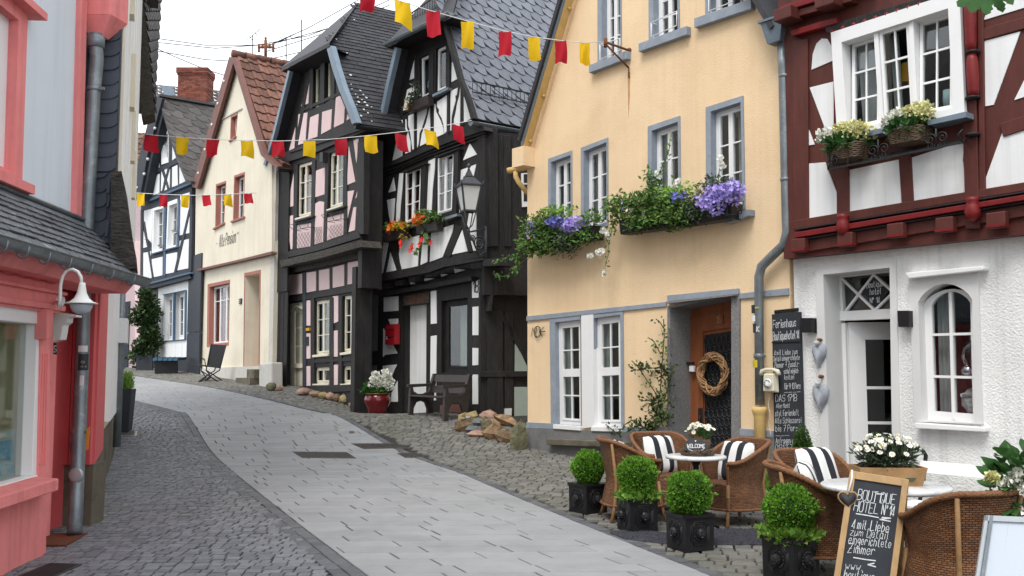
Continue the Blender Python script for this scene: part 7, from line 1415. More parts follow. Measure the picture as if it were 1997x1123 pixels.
for i, (mt_, u, v, ru, rv_, lb_) in enumerate(RK):
    Yr = gp(u, v+rv_).y+.15; c = pY(u, v, Yr); kk = Yr*CP/FP; m = M(); m.rock((0, 0, 0), (ru*kk*1.2, ru*kk*.8, rv_*kk*1.22), 40+i, 0, 7, 4, .26)
    R3 = Matrix.Rotation((-.25, .15, .1, -.3, .05, .05, .35, .4, -.2, .1, .3, 0, .08)[i], 3, 'Y'); m.v = [tuple(c+R3@V(p)) for p in m.v]; o_ = m.make('stone', mt_, None, c); tag(o_, lb_, 'stone', 'rough stones piled beside the yellow house')
    if i == 0:
        m = M(); P = [(0, -.9), (.55, -.2), (.85, .35), (.6, .75), (.2, .65), (0, .4), (-.2, .65), (-.6, .75), (-.85, .35), (-.55, -.2)]; c2 = pY(912, 814, Yr-ru*kk*.78); m.prism([c2+V((x*.055, 0, z*.05)) for x, z in P], V((0, .05, 0))); m.make('painted_heart', 'curtain', o_)
ORD = 'first second third fourth fifth sixth seventh eighth ninth tenth eleventh'.split()
for i, (u, v, ru, rv_) in enumerate(((592, 763, 14, 7), (614, 768, 10, 6), (630, 771, 9, 7), (645, 773, 9, 8), (658, 776, 9, 8), (670, 778, 9, 9), (682, 775, 10, 12), (694, 768, 10, 14), (703, 760, 9, 12), (690, 787, 9, 8), (703, 784, 8, 8))):
    Yr = gp(u, v+rv_).y; c = pY(u, v, Yr); kk = Yr*CP/FP; m = M(); m.rock(c, (ru*kk, ru*kk*.8, rv_*kk), 70+i, 0, 8, 6, .2); tag(m.make('border_stone', ('rock_pink', 'rock_brown', 'rock_yellow')[i % 3], None, c), 'rough reddish border stone by the pink house, '+ORD[i]+' from the left', 'stone', 'stones of the low border along the pink timbered house')
for u, v, r, mt_, lb_ in ((529, 754, 11, 'rock_green', 'mossy round stone by the cream house corner post'), (546, 757, 7, 'rock_pink', 'small pale stone beside the black boarded gate')): Yr = gp(u, v+r*.7).y; c = pY(u, v, Yr); kk = Yr*CP/FP; m = M(); m.rock(c, (r*kk, r*kk, r*.7*kk), 90+u, jag=.15); tag(m.make('stone', mt_, None, c), lb_, 'stone')
# ---------------- far end: chair, box, climbing plant, tall planter
fc = gp(408, 742); kk = fc.y*CP/FP; ft = thing('garden_chair', 'black sling folding chair in front of the cream house window', 'chair', fc); FPx = lambda u, v, dy=0: pY(u, v, fc.y+dy)
m = M(); q = [FPx(412, 671), FPx(440, 673), FPx(428, 718), FPx(403, 714)]; m.prism(q, V((0, .03, 0))); m.make('back_sling', 'black_sling', ft); m = M(); m.prism([FPx(403, 714), FPx(429, 718), FPx(408, 716, -.5), FPx(374, 711, -.45)], V((0, 0, .03))); m.make('seat_sling', 'black_sling', ft)
for dy, du in ((0, 0), (-.45, -22)):
    for pts in ([(402, 722), (418, 732), (436, 744)], [(404, 712), (402, 722), (412, 735), (398, 746)], [(430, 716), (428, 722), (412, 732), (394, 746)]):
        m = M(); m.tube([FPx(u+du*.45, v+(1 if dy else 0), dy) for u, v in pts], .018, 6); m.make('leg', 'iron', ft)
for pts in ([(412, 670), (404, 714)], [(441, 672), (429, 718)]): m = M(); m.tube([FPx(*p) for p in pts], .018, 6); m.make('frame_tube', 'iron', ft)
m = M(); m.tube([FPx(401, 716, -.2), FPx(399, 700, -.2), FPx(395, 698, -.25), FPx(397, 702, -.25)], .014, 5); m.make('armrest', 'iron', ft)
def pbox(name, label, cat, px, top, Yd, mt_, dep, hz): pass
c = gp(280, 722); vt = thing('climbing_plant', 'tall leafy climber in a dark planter beside the blue framed house door', 'plant', c); m = M(); Yv = c.y
m.hexa([pY(265, 692, Yv), pY(297, 692, Yv), pY(297, 726, Yv), pY(265, 724, Yv)], [pY(265, 692, Yv+.5), pY(299, 692, Yv+.7), pY(299, 726, Yv+.7), pY(265, 724, Yv+.5)]); m.make('planter', 'planter_grey', vt)
m = M(); k_ = Yv*CP/FP
for i, (u, v, ru, rv_, n_) in enumerate(((285, 575, 16, 14, 260), (290, 600, 22, 22, 520), (270, 612, 14, 16, 220), (300, 612, 13, 16, 220), (288, 630, 16, 26, 420), (265, 628, 14, 7, 130), (292, 668, 24, 26, 700), (278, 682, 22, 14, 340), (300, 652, 14, 14, 220), (285, 650, 12, 20, 240), (262, 690, 8, 14, 100), (258, 700, 6, 14, 60))): leaves(m, pY(u, v, Yv+.2), (ru*k_, .35, rv_*k_), n_, .13, .09, 300+i, .15, lump=.3)
m.make('foliage', 'leaf_vine', vt); m = M(); m.tube([pY(283, 700, Yv+.3), pY(286, 650, Yv+.4), pY(280, 600, Yv+.4), pY(288, 560, Yv+.4)], .03, 6); m.tube([pY(290, 700, Yv+.3), pY(297, 640, Yv+.4), pY(294, 590, Yv+.4)], .02, 6); m.make('stem', 'stem', vt)
c = gp(322, 729); bt = thing('storage_box', 'dark storage box with blue lid below the blue house window', 'box', c); Yb = c.y; m = M(); m.hexa([pY(300, 702, Yb), pY(345, 702, Yb+.2), pY(345, 729, Yb+.2), pY(302, 728, Yb)], [pY(300, 702, Yb+.5), pY(347, 702, Yb+.7), pY(347, 729, Yb+.7), pY(302, 728, Yb+.5)]); m.make('body', 'planter_black', bt)
for i in range(5): m = M(); a, b = pY(298+i*10, 698, Yb-.05), pY(306.5+i*10, 697.4, Yb-.05); m.hexa([a, b, b-V((0, 0, .09)), a-V((0, 0, .09))], [a+V((0, .8, .03)), b+V((0, .8, .03)), b+V((0, .8, -.06)), a+V((0, .8, -.06))]); m.make('lid_board', 'lid_blue', bt)
c = gp(238, 841); tt = thing('tall_planter', 'tall tapered anthracite planter with grassy herb on the left pavement', 'planter', c); k_ = c.y*CP/FP; w0, w1, hh = 15*k_, 19.5*k_, 82*k_
m = M(); R3 = Matrix.Rotation(.15, 3, 'Z'); q4 = lambda w, z: [c+R3@V((x*w, y*w, 0))+V((0, 0, z)) for x, y in ((-1, -1), (1, -1), (1, 1), (-1, 1))]
m.hexa(q4(w0, 0), q4(w1, hh)); m.make('planter', 'planter_grey', tt, bevel=.008); rg = random.Random(4); m = M()
for i in range(170):
    a = c+V((rg.uniform(-.8, .8)*w1, rg.uniform(-.8, .8)*w1, hh)); d_ = V((rg.uniform(-.3, .3), rg.uniform(-.3, .3), 1)); l_ = rg.uniform(.15, .36)
    for k in range(6): m.leaf(a+d_*l_*k/6, d_*.6+rv(rg)*.7, rv(rg), .075, .018)
    m.leaf(a, d_, rv(rg), l_, .015)
m.make('herb', 'leaf_pale', tt)
# ---------------- yellow house: flower boxes, rose, wreath, board, telephone
yb = 'overflowing window boxes on the yellow house'
t = flowerbox('left overflowing window box with blue flowers on the yellow house', FY, .06, [(1062, 462), (1180, 442)], .26, [('l', 'leaf_ivy', 1062, 445, 42, 34, 900, .085), ('l', 'leaf_ivy', 1075, 468, 40, 24, 500, .085), ('l', 'leaf_pale', 1090, 415, 38, 14, 320, .07), ('l', 'leaf_grey', 1110, 472, 24, 32, 700, .05), ('l', 'leaf_ivy', 1160, 425, 22, 16, 160, .08), ('f', 'blue_flower', 1096, 434, 18, 11, 130, .035), ('f', 'purple_flower', 1128, 442, 17, 18, 150, .04), ('f', 'purple_flower', 1052, 448, 8, 20, 40, .03), ('l', 'leaf_ivy', 1040, 480, 22, 20, 240, .085), ('l', 'leaf_ivy', 1140, 462, 40, 20, 420, .08), ('l', 'leaf_ivy', 1080, 485, 40, 14, 260, .08)], 'planter_black', .22, 11, group=yb)
G_ = FY.n
def tr(t, px, o, seed, sz_=.07, per=40, mt_='leaf_ivy', spread=.05): return trail(t, [FY.P(u, v, o) for u, v in px], mt_, seed, sz_, per, True, spread)
tr(t, [(1045, 470), (1022, 475), (1012, 500), (985, 502), (958, 512)], .3, 1, .075, 46); tr(t, [(1040, 490), (1010, 520), (985, 540), (962, 535)], .3, 2, .075, 40); tr(t, [(1020, 430), (1012, 460), (1010, 500), (1006, 530)], .3, 3, .075, 70); tr(t, [(1170, 450), (1185, 465), (1188, 490), (1180, 520)], .3, 4, .06, 34); tr(t, [(1060, 480), (1055, 505)], .3, 5, .07, 60)
for i, (u, v) in enumerate(((1150, 500), (1168, 494), (1178, 531), (1185, 458), (1178, 450), (1172, 490))):
    m = M(); rg = random.Random(i)
    for q in range(16): m.flower(FY.P(u, v, .32)+rv(rg)*.06, G_+rv(rg)*.7, .028, 5)
    m.make('geranium', 'white_flower', t)
t = flowerbox('right overflowing window box with purple petunias on the yellow house', FY, .06, [(1230, 432), (1448, 398)], .26, [('l', 'leaf_ivy', 1262, 402, 62, 34, 1300, .075), ('l', 'leaf_ivy', 1215, 405, 28, 30, 380, .075), ('l', 'leaf_pale', 1320, 380, 50, 26, 520, .065), ('l', 'leaf_ivy', 1320, 412, 50, 26, 800, .07), ('l', 'leaf_grey', 1362, 405, 26, 34, 900, .045), ('l', 'leaf_ivy', 1278, 355, 16, 30, 200, .075), ('l', 'leaf_grey', 1400, 362, 30, 22, 300, .06), ('l', 'leaf_ivy', 1262, 434, 40, 18, 520, .075), ('l', 'leaf_ivy', 1330, 430, 46, 18, 520, .07), ('l', 'leaf_pale', 1300, 425, 60, 18, 200, .06), ('f', 'blue_flower', 1338, 384, 14, 13, 60, .03), ('l', 'leaf_ivy', 1412, 392, 40, 28, 300, .06), ('f', 'purple_flower', 1410, 390, 40, 30, 620, .031), ('f', 'purple_flower', 1438, 374, 20, 22, 220, .031), ('f', 'white_flower', 1250, 412, 12, 5, 26, .028), ('f', 'purple_flower', 1233, 405, 4, 9, 14, .028)], 'planter_black', .22, 12, group=yb)
tr(t, [(1205, 400), (1195, 420), (1194, 448), (1188, 465)], .3, 6, .07, 60); tr(t, [(1275, 380), (1285, 340), (1305, 290), (1308, 262)], .2, 7, .06, 34); tr(t, [(1400, 360), (1404, 320)], .2, 9, .05, 24)
for i, (u, v) in enumerate(((1282, 340), (1322, 352), (1318, 362), (1404, 308), (1408, 322), (1255, 415))):
    m = M(); rg = random.Random(50+i)
    for q in range(12): m.flower(FY.P(u, v, .32)+rv(rg)*.05, G_+rv(rg)*.7, .026, 5)
    m.make('geranium', 'white_flower', t)
m = M(); P = [FY.P(u, v, .36) for u, v in ((1420, 396), (1450, 392), (1446, 416), (1416, 420))]; m.tube(P+[P[0]], .008, 5); m.tube([P[0], P[0]-G_*.3], .008, 5); m.tube([P[3], P[3]-G_*.3], .008, 5); m.make('box_holder', 'iron', t)
poly(FY, yh, [(1412, 422), (1460, 408), (1460, 420), (1414, 436)], 'blue_stone', .14, .0, 'window_sill')
rt = thing('climbing_rose', 'thin climbing rose growing up the yellow wall by the stone door', 'rose', FY.P(1262, 850, .1)); m = M(); cp_ = lambda p: T(980, 400, 2.3397, p)
ST = [[(690, 1040), (705, 950), (720, 850), (730, 700), (738, 600), (735, 520)], [(700, 980), (740, 880), (765, 800), (780, 730)], [(715, 880), (660, 800), (620, 740), (590, 710)], [(690, 1040), (640, 1010), (590, 980), (560, 1000)], [(722, 680), (690, 620), (665, 605)], [(735, 560), (715, 530), (700, 520)], [(700, 1000), (740, 960), (770, 870)], [(560, 1010), (520, 1040), (470, 1000)]]
for s_ in ST: m.tube([FY.P(u, v, .10) for u, v in cp_(s_)], .008, 5)
m.make('stem', 'stem', rt)
for i, s_ in enumerate(ST): trail(rt, [FY.P(u, v, .13) for u, v in cp_(s_)], 'leaf_vine' if i % 2 else 'leaf_ivy', 20+i, .058, 52, False, .10, 'foliage')
m = M()
for i, (u, v, ru, rv_, n_) in enumerate(((700, 900, 60, 60, 170), (650, 1010, 70, 35, 200), (735, 760, 45, 60, 120), (640, 740, 50, 25, 80), (720, 970, 50, 40, 120))): c = FY.P(*cp_([(u, v)])[0], .16); k_ = c.y*CP/FP/2.34; leaves(m, c, (ru*k_*1.3, .12, rv_*k_), n_, .06, .036, 400+i, .1, lump=.4)
tag(m.make('leaf_spray', 'leaf_vine', rt), kind='stuff')
wr = thing('wreath', 'woven willow wreath hanging on the brown yellow house door', 'wreath', FY.P(1388, 730, do+.1)); c = FY.P(1390, 729, do+.12); kk = c.y*CP/FP; rg = random.Random(2); Rw, rw = 29*kk, 7*kk
for j in range(26):
    m = M(); a0 = rg.uniform(0, 6.28); tw = rg.choice((-3, -2, 2, 3, 4)); ph = rg.uniform(0, 6.28); rr = rw*rg.uniform(.5, 1.05); n_ = 30; ln = rg.uniform(.7, 1)
    P = []
    for i in range(n_+1): 
        th = a0+2*pi*ln*i/n_; q = tw*th+ph; R_c = Rw+rr*cos(q); P.append(c+FY.d*(R_c*cos(th)*1.05)+V((0, 0, R_c*sin(th)*1.18))+FY.n*(rr*sin(q)))
    m.tube(P, .011, 5); m.make('withe', 'twig', wr)
bt_ = [FY.P(u, v, .06) for u, v in ((1505, 613), (1559, 608), (1568, 925), (1511, 925))]
cb = thing('price_board', 'tall narrow black board chalked with holiday flat details between the houses', 'sign', bt_[3]); m = M(); m.prism(bt_, FY.n*-.05); m.make('board', 'chalkboard', cb, bevel=.004); m = M(); a, b = FY.P(1505, 668, .064), FY.P(1561, 666, .064); m.bar(a, b, .01, .012); m.make('joint_strip', 'planter_black', cb)
m = M(); m.prism([FY.P(u, v, .02) for u, v in ((1510, 605), (1556, 600), (1556, 607), (1510, 612))], FY.n*-.06); m.make('top_rail', 'planter_black', cb)
f = lambda x, y: (bt_[3].lerp(bt_[2], x).lerp(bt_[0].lerp(bt_[1], x), y), FY.n)
rows = [(.04, .912, .05, .86, 'Ferienhaus'), (.02, .835, .052, .96, 'Boutiquehotel 14'), (.06, .74, .032, .85, '4 mit Liebe zum'), (.04, .703, .032, .94, 'Detail eingerichtete'), (.06, .662, .034, .92, 'Zimmer + Zusatz-'), (.4, .622, .03, .55, 'schlaf möglich-'), (.42, .585, .03, .35, 'keiten'), (.4, .525, .036, .58, 'für 9-10 Pers'), (.08, .45, .042, .76, 'DAS 1718'), (.1, .41, .028, .5, 'Alter Markt'), (.06, .36, .036, .84, 'styl. Ferienloft'), (.05, .315, .034, .93, 'Alte Schlosserei'), (.06, .265, .038, .8, 'bis 7 Pers'), (.06, .19, .036, .9, 'Anfragen unter'), (.04, .145, .038, .6, '0171-67'), (.05, .085, .034, .75, 'www.boutique'), (.06, .045, .036, .6, 'hotel14'), (.4, .505, .03, .58, '____'), (.06, .238, .03, .5, '___')]
lettering(lambda x, y: f(x, y), [(x, y, h_, w_, s_) for x, y, h_, w_, s_ in rows], 'chalk', cb, th=.0, seed=3) if 0 else None
def chalk(par, f, rows, W_, H_, th, seed, mt_='chalk', jit=.25):   # rows in unit coordinates, strokes sized in metres
    g = lambda X, Y: f(X/W_, Y/H_)
    return lettering(g, [(x*W_, y*H_, h_*H_, w_*W_, s_) for x, y, h_, w_, s_ in rows], mt_, par, th=th, seed=seed, jit=jit)
chalk(cb, f, rows, (bt_[1]-bt_[0]).length, (bt_[0]-bt_[3]).length, .065, 3)
ph_ = thing('wall_telephone', 'old cream rotary wall telephone hung on the tall chalk board', 'telephone', FY.P(1508, 742, .1)); kk = FY.P(1508, 742, .1).y*CP/FP; c = FY.P(1507, 743, .085)
m = M(); m.hexa([c+FY.d*x+V((0, 0, z))+FY.n*.10 for x, z in ((-.07, .09), (.07, .09), (.085, -.13), (-.085, -.13))], [c+FY.d*x+V((0, 0, z)) for x, z in ((-.09, .11), (.09, .11), (.1, -.15), (-.1, -.15))]); m.make('body', 'phone_cream', ph_, bevel=.012)
m = M(); Rm = Matrix((FY.d, V((0, 0, 1)), FY.n)).transposed(); m.lathe([(.0, .10), (.062, .10), (.06, .118), (.03, .122), (.0, .124)], c-V((0, 0, .03)), 20, ax=Rm); m.make('dial', 'sticker_white', ph_)
m = M()
for i in range(9): a = i*.55+.6; m.lathe([(.0, .119), (.009, .119), (.008, .1245), (0, .1247)], c-V((0, 0, .03))+FY.d*(.043*cos(a))+V((0, 0, .043*sin(a))), 6, ax=Rm)
tag(m.make('finger_holes', 'iron', ph_), kind='stuff')
m = M(); hq = c+V((0, 0, .13))+FY.n*.06; m.tube([hq-FY.d*.14-V((0, 0, .05)), hq-FY.d*.12, hq-FY.d*.05+V((0, 0, .022)), hq+FY.d*.05+V((0, 0, .022)), hq+FY.d*.12, hq+FY.d*.14-V((0, 0, .05))], [.034, .03, .02, .02, .03, .034], 10); m.make('handset', 'phone_cream', ph_)
m = M(); m.tube([c+FY.n*.02+FY.d*(-.05+.012*sin(i*1.3))+V((0, 0, -.13-.05*i)) for i in range(13)], .005, 5); m.make('cord', 'phone_cream', ph_)
# ---------------- hotel: wall lights, hearts, baskets, railing
for (px, lb_) in ((k4([(184, 404), (229, 404), (229, 468), (187, 468)]), 'black cube wall light to the left of the hotel door'), (k4([(605, 372), (655, 372), (657, 443), (610, 443)]), 'black cube wall light between the hotel door and arched window')):
    c = FR.P(*px[3], .1); t = thing('wall_light', lb_, 'wall light', c, 'cube wall lights at the hotel door'); m = M(); q = [FR.P(u, v, .13) for u, v in px]; m.prism(q, FR.n*-.13); m.make('housing', 'planter_black', t, bevel=.004); m = M(); ce = sum(q, V())/4-FR.n*.06; m.box(ce+V((0, 0, .0)), FR.d*.05, FR.n*.045, V((0, 0, (q[0]-q[3]).length/2+.003))); m.make('lens', 'milk_glass', t)
def heart(m, c, dx, dn, s, th=.03, elong=1.25):
    n = 22; P = []
    for i in range(n): a = 2*pi*i/n; P.append((16*sin(a)**3/16, (13*cos(a)-5*cos(2*a)-2*cos(3*a)-cos(4*a))/16))
    fr = [c+dx*(x*s*.72)+V((0, 0, z*s*elong*.72))+dn*th*.3 for x, z in P]; bk_ = [c+dx*(x*s)+V((0, 0, z*s*elong)) for x, z in P]; fr2 = [c+dx*(x*s*.72)+V((0, 0, z*s*elong*.72))+dn*th for x, z in P]
    m.add(fr2+bk_+[p-dn*th*.4 for p in bk_], [tuple(range(n))]+[f for i in range(n) for f in ((n+i, n+(i+1) % n, (i+1) % n, i), (2*n+i, 2*n+(i+1) % n, n+(i+1) % n, n+i))], True)
for (u, v), (hu, hv), s_, lb_, tl in (((264, 560), (270, 500), .115, 'upper grey metal heart hanging beside the hotel door', 0), ((270, 745), (277, 660), .135, 'lower grey metal heart hanging beside the hotel door', 0)):
    c = FR.P(*k4([(u, v)])[0], .05); h0 = FR.P(*k4([(hu, hv)])[0], .03); t = thing('metal_heart', lb_, 'heart', c, 'grey metal hearts beside the hotel door'); m = M(); heart(m, c, FR.d*.95+FR.n*.1, FR.n, s_, .05, 1.45); m.make('heart', 'heart_grey', t)
    m = M(); m.lathe([(.03, -.01), (.03, .01), (.0, .02)], h0, 8); m.tube([h0, h0+FR.n*.05], .022, 8); m.make('wall_knob', 'rust', t); m = M(); top_ = c+V((0, 0, s_*1.0)); m.tube([h0+FR.n*.03, top_+FR.d*.02+FR.n*.04], .008, 5); m.tube([h0+FR.n*.03, top_-FR.d*.03+FR.n*.04], .008, 5); m.rock(top_+FR.n*.05+V((0, 0, .02)), (.03, .02, .03), 3, jag=.3); m.make('ribbon', 'curtain', t)
rl = thing('flower_railing', 'wrought iron flower railing with scrolls under the hotel window', 'railing', FR.P(1750, 300, U+.2)); RP = lambda x, y, o: FR.P(*k3([(x, y)])[0], o)
A0, A1 = RP(305, 742, U+.34), RP(893, 622, U+.34); B0, B1 = RP(300, 720, U+.04), RP(900, 612, U+.04); C0_, C1_ = RP(303, 668, U+.36), RP(893, 560, U+.36); m = M()
m.bar(A0, A1, .022, .022); m.bar(B0, B1, .02, .02); m.bar(A0, B0, .02, .02); m.bar(A1, B1, .02, .02); Lm = A0.lerp(B0, .5); Rm_ = A1.lerp(B1, .5); m.bar(Lm, Rm_, .018, .012)
for i in range(7): m.bar(A0.lerp(A1, i/6), B0.lerp(B1, i/6), .016, .01)
for i in range(3): m.bar(A0.lerp(A1, i/3), B0.lerp(B1, (i+1)/3), .012, .01)
m.make('shelf_grid', 'iron', rl); m = M(); m.tube([A0, C0_], .012, 5); m.tube([A0, A0.lerp(C0_, .4)], .016, 5); m.bar(A0.lerp(A1, .16), C0_.lerp(C1_, .16), .012, .02); scroll(m, A0.lerp(C0_, .45)+FR.d*.08, FR.d, V((0, 0, 1)), .07, 1.6, .008); scroll(m, A0.lerp(C0_, .45)+FR.d*.08, FR.n*-1, V((0, 0, 1)), .07, 1.6, .008)
m.tube([C1_.lerp(A1, .1), RP(870, 590, U+.38), A1], .01, 5); m.make('end_scroll', 'iron', rl)
for fx in (.40, .82):
    a, b = A0.lerp(A1, fx), C0_.lerp(C1_, fx); m = M(); m.tube([a, b+V((0, 0, .05))], .012, 5)
    for s_ in (-1, 1): scroll(m, a.lerp(b, .62)+FR.d*(.07*s_), FR.d*-s_, V((0, 0, 1)), .065, 1.5, .008); scroll(m, a.lerp(b, .2)+FR.d*(.06*s_), FR.d*-s_, V((0, 0, -1)), .045, 1.3, .007)
    m.make('scroll', 'iron', rl)
for px, bx, lb_, sd_ in (((315, 470, 640, 705), (1650, 269, 46, 17), 'left wicker basket of pale hydrangea on the hotel flower railing', 1), ((588, 735, 575, 640), (1760, 245, 46, 18), 'right wicker basket of pale hydrangea on the hotel flower railing', 2)):
    x0, x1, y0_, y1_ = px; ce = RP((x0+x1)/2, y1_-4 if sd_ == 1 else y1_-10, U+.2); k_ = ce.y*CP/FP/2.2456; t = thing('flower_basket', lb_, 'basket', ce, 'hydrangea baskets on the hotel railing'); w_ = (x1-x0)/2*k_*1.12; hh = (y1_-y0_)*k_; m = M()
    rs = 8
    for i in range(rs):
        s_ = .82+.18*i/rs; z = hh*(i+.5)/rs; P = [ce+FR.d*(w_*s_*max(-1, min(1, 1.35*cos(a))))+FR.n*(.15*s_*max(-1, min(1, 1.35*sin(a))))+V((0, 0, z+.006*sin(a*12+i*pi))) for a in [2*pi*q/28 for q in range(29)]]; m.tube(P, hh/rs*.56, 6)
    m.hexa([ce+FR.d*(w_*.8*x)+FR.n*(.12*y)+V((0, 0, .01)) for x, y in ((-1, -1), (1, -1), (1, 1), (-1, 1))], [ce+FR.d*(w_*.92*x)+FR.n*(.13*y)+V((0, 0, hh*.92)) for x, y in ((-1, -1), (1, -1), (1, 1), (-1, 1))]); m.make('basket', 'basket', t)
    m = M(); leaves(m, ce+V((0, 0, hh+.03)), (w_*1.1, .2, .08), 170, .11, .075, 60+sd_, .5); m.make('foliage', 'leaf_big', t); rg = random.Random(sd_+5)
    for i in range(9):
        cc = ce+FR.d*(w_*(-1+.25*i))+FR.n*rg.uniform(-.06, .14)+V((0, 0, hh+.09+.07*rg.random()+.05*sin(i*pi/8))); m = M(); leaves(m, cc, (.10, .09, .085), 120, .042, .042, 80+i+sd_*20, .85); m.make('bloom', 'white_flower' if (i < 3) else ('cream_flower'), t)
# ---------------- cane chairs, tables, planters
def sstep(a, b, x): x = max(0, min(1, (x-a)/(b-a))); return x*x*(3-2*x)
def cane_chair(label, cat='chair'):
    t = thing('cane_chair', label, cat, (0, 0, 0), 'woven cane armchairs on the hotel terrace'); A = 2.35; SZ = .40
    hz = lambda th: .81-.20*sstep(.25, .95, abs(th)/A)
    def rad(z): return (.315-.05*(z-.15)/.25) if z < SZ else .265+.075*((z-SZ)/.42)**1.2
    def P(th, z, off=0):
        r = rad(z)+off; n = 2.5; c_, s_ = cos(th), sin(th); q = (abs(c_)**n+abs(s_)**n)**(-1/n); return V((r*q*s_, -r*q*c_*1.02, z))
    m = M(); lo = lambda th, v: SZ-.03+(hz(th)-SZ+.03)*v
    for off in (0, -.016): m.grid(lambda i, j: P(-A+2*A*i, lo(-A+2*A*i, j), off), 40, 9, True, lambda i, j: (A*2*i*.3, j*.45))
    m.make('back_shell', 'wicker', t)
    m = M(); m.grid(lambda i, j: P(-pi+2*pi*i, .15+(SZ-.15)*j), 44, 5, True, lambda i, j: (2*pi*i*.3, j*.26)); m.make('skirt', 'wicker', t)
    m = M(); n = 28; m.add([V((0, 0, SZ+.015))]+[P(2*pi*i/n, SZ) for i in range(n)], [(0, 1+i, 1+(i+1) % n) for i in range(n)], True, [(.1, .1)]+[(.3+.3*cos(2*pi*i/n), .3+.3*sin(2*pi*i/n)) for i in range(n)]); m.make('seat', 'wicker', t)
    m = M(); Q = [P(-A+2*A*i/80, hz(-A+2*A*i/80), .004) for i in range(81)]; m.tube(Q, [.022+.002*(-1)**i for i in range(81)], 8); m.make('braided_rim', 'wicker_rim', t)
    for s_ in (-1, 1): m = M(); Q = [P(s_*A, .15+(hz(A)-.15)*i/24, .004) for i in range(25)]; m.tube(Q, [.016+.002*(-1)**i for i in range(25)], 7); m.make('front_braid', 'wicker_rim', t)
    for z in (.16,): m = M(); m.tube([P(2*pi*i/36, z, .004) for i in range(37)], .014, 6); m.make('hem_braid', 'wicker_rim', t)
    for th in (-2.35, 2.35, -.75, .75):
        m = M(); b = P(th, .16, -.01); f_ = P(th, .16, .05); f_.z = 0; m.tube([f_, b, P(th, SZ, .012)]+([P(th, hz(th)-.02, .014)] if abs(th) < 1 else []), [.018, .020, .018]+([.015] if abs(th) < 1 else []), 7); m.make('leg', 'cane', t)
    return t
def face(dx, dy): return atan2(-dx, dy)   # rotation turning +y to (dx, dy)
CHS = []; base = None
for (u, Y, fx, fy, lb_) in ((1232, 9.95, 1, .12, 'cane chair at the left of the small round table behind the box ball planters'), (1293, 10.45, .3, -1, 'cane chair facing the street behind the small table with welcome sign'), (1424, 9.75, -1, -.45, 'cane chair to the right of the welcome table facing left'), (1590, 8.45, .35, -1, 'cane chair with cushion behind the other near the tall chalk board'), (1578, 7.5, 1, -.12, 'cane chair just left of the wooden pavement sign'), (1853, 6.2, -.35, 1, 'cane chair seen from behind between pavement sign and grey poster stand')):
    p = at(u, Y); p.z = gz(p.y); rz = face(fx, fy)
    if base is None: base = cane_chair(lb_); base.location = p; base.rotation_euler = (0, 0, rz); o = base
    else: o = copytree(base, p, rz, lb_)
    CHS.append((p, rz))
def cushion(i, dx, dy, dz, tilt, yaw, label, s=.21):
    p, rz = CHS[i]; t = M(); Rz = Matrix.Rotation(rz+yaw, 3, 'Z'); Rx = Matrix.Rotation(tilt, 3, 'X'); c = p+Matrix.Rotation(rz, 3, 'Z')@V((dx, dy, dz))
    for sg in (1, -1): t.grid(lambda a, b: c+Rz@(Rx@V(((2*a-1)*s*(1-.06*(2*b-1)**2), sg*.075*((1-(2*a-1)**4)*(1-(2*b-1)**4))**.6+.004*sin(a*19+b*7), (2*b-1)*s*(1-.06*(2*a-1)**2)))), 14, 14, True, lambda a, b: (a*.98+.01, b))
    tag(t.make('cushion', 'stripe_cloth', None, c-V((0, 0, s))), label, 'cushion', 'black and white striped cushions on the cane chairs')
cushion(0, -.02, -.13, .60, .25, .1, 'striped cushion half hidden in the left cane chair'); cushion(1, .04, -.02, .60, .3, .25, 'striped cushion in the chair behind the welcome table'); cushion(2, .0, -.05, .60, .3, .2, 'striped cushion in the chair on the right of the welcome table'); cushion(3, -.02, -.02, .64, .35, .2, 'striped cushion in the rear chair next to the tall chalk board', .23); cushion(4, .0, -.02, .62, .3, -.3, 'striped cushion lying in the chair beside the wooden pavement sign', .23)
def table(u, v, zt, r, label):
    c = hit(u, v, V((0, 0, zt)), V((0, 0, 1))); b = V((c.x, c.y, gz(c.y))); t = thing('bistro_table', label, 'table', b); m = M(); m.lathe([(.0, -.03), (r-.01, -.03), (r, -.022), (r, -.006), (r-.008, 0), (0, 0)], c, 40); m.make('tabletop', 'marble', t)
    m = M(); m.lathe([(.03, 0), (.05, .04), (.028, .1), (.028, zt-b.z-.1), (.06, zt-b.z-.04), (.1, zt-b.z-.03)], b, 12); m.make('column', 'iron', t)
    for k in range(3): a = k*2.094+.4; m = M(); m.tube([b+V((0, 0, .09)), b+V((.12*cos(a), .12*sin(a), .07)), b+V((.25*cos(a), .25*sin(a), .015))], [.022, .02, .016], 6); m.make('foot', 'iron', t)
    return c
T1_ = table(1357, 888, .72, .29, 'small round marble table with welcome sign and daisies'); T2_ = table(1726, 945, .74, .44, 'larger round marble table behind the wooden pavement sign')
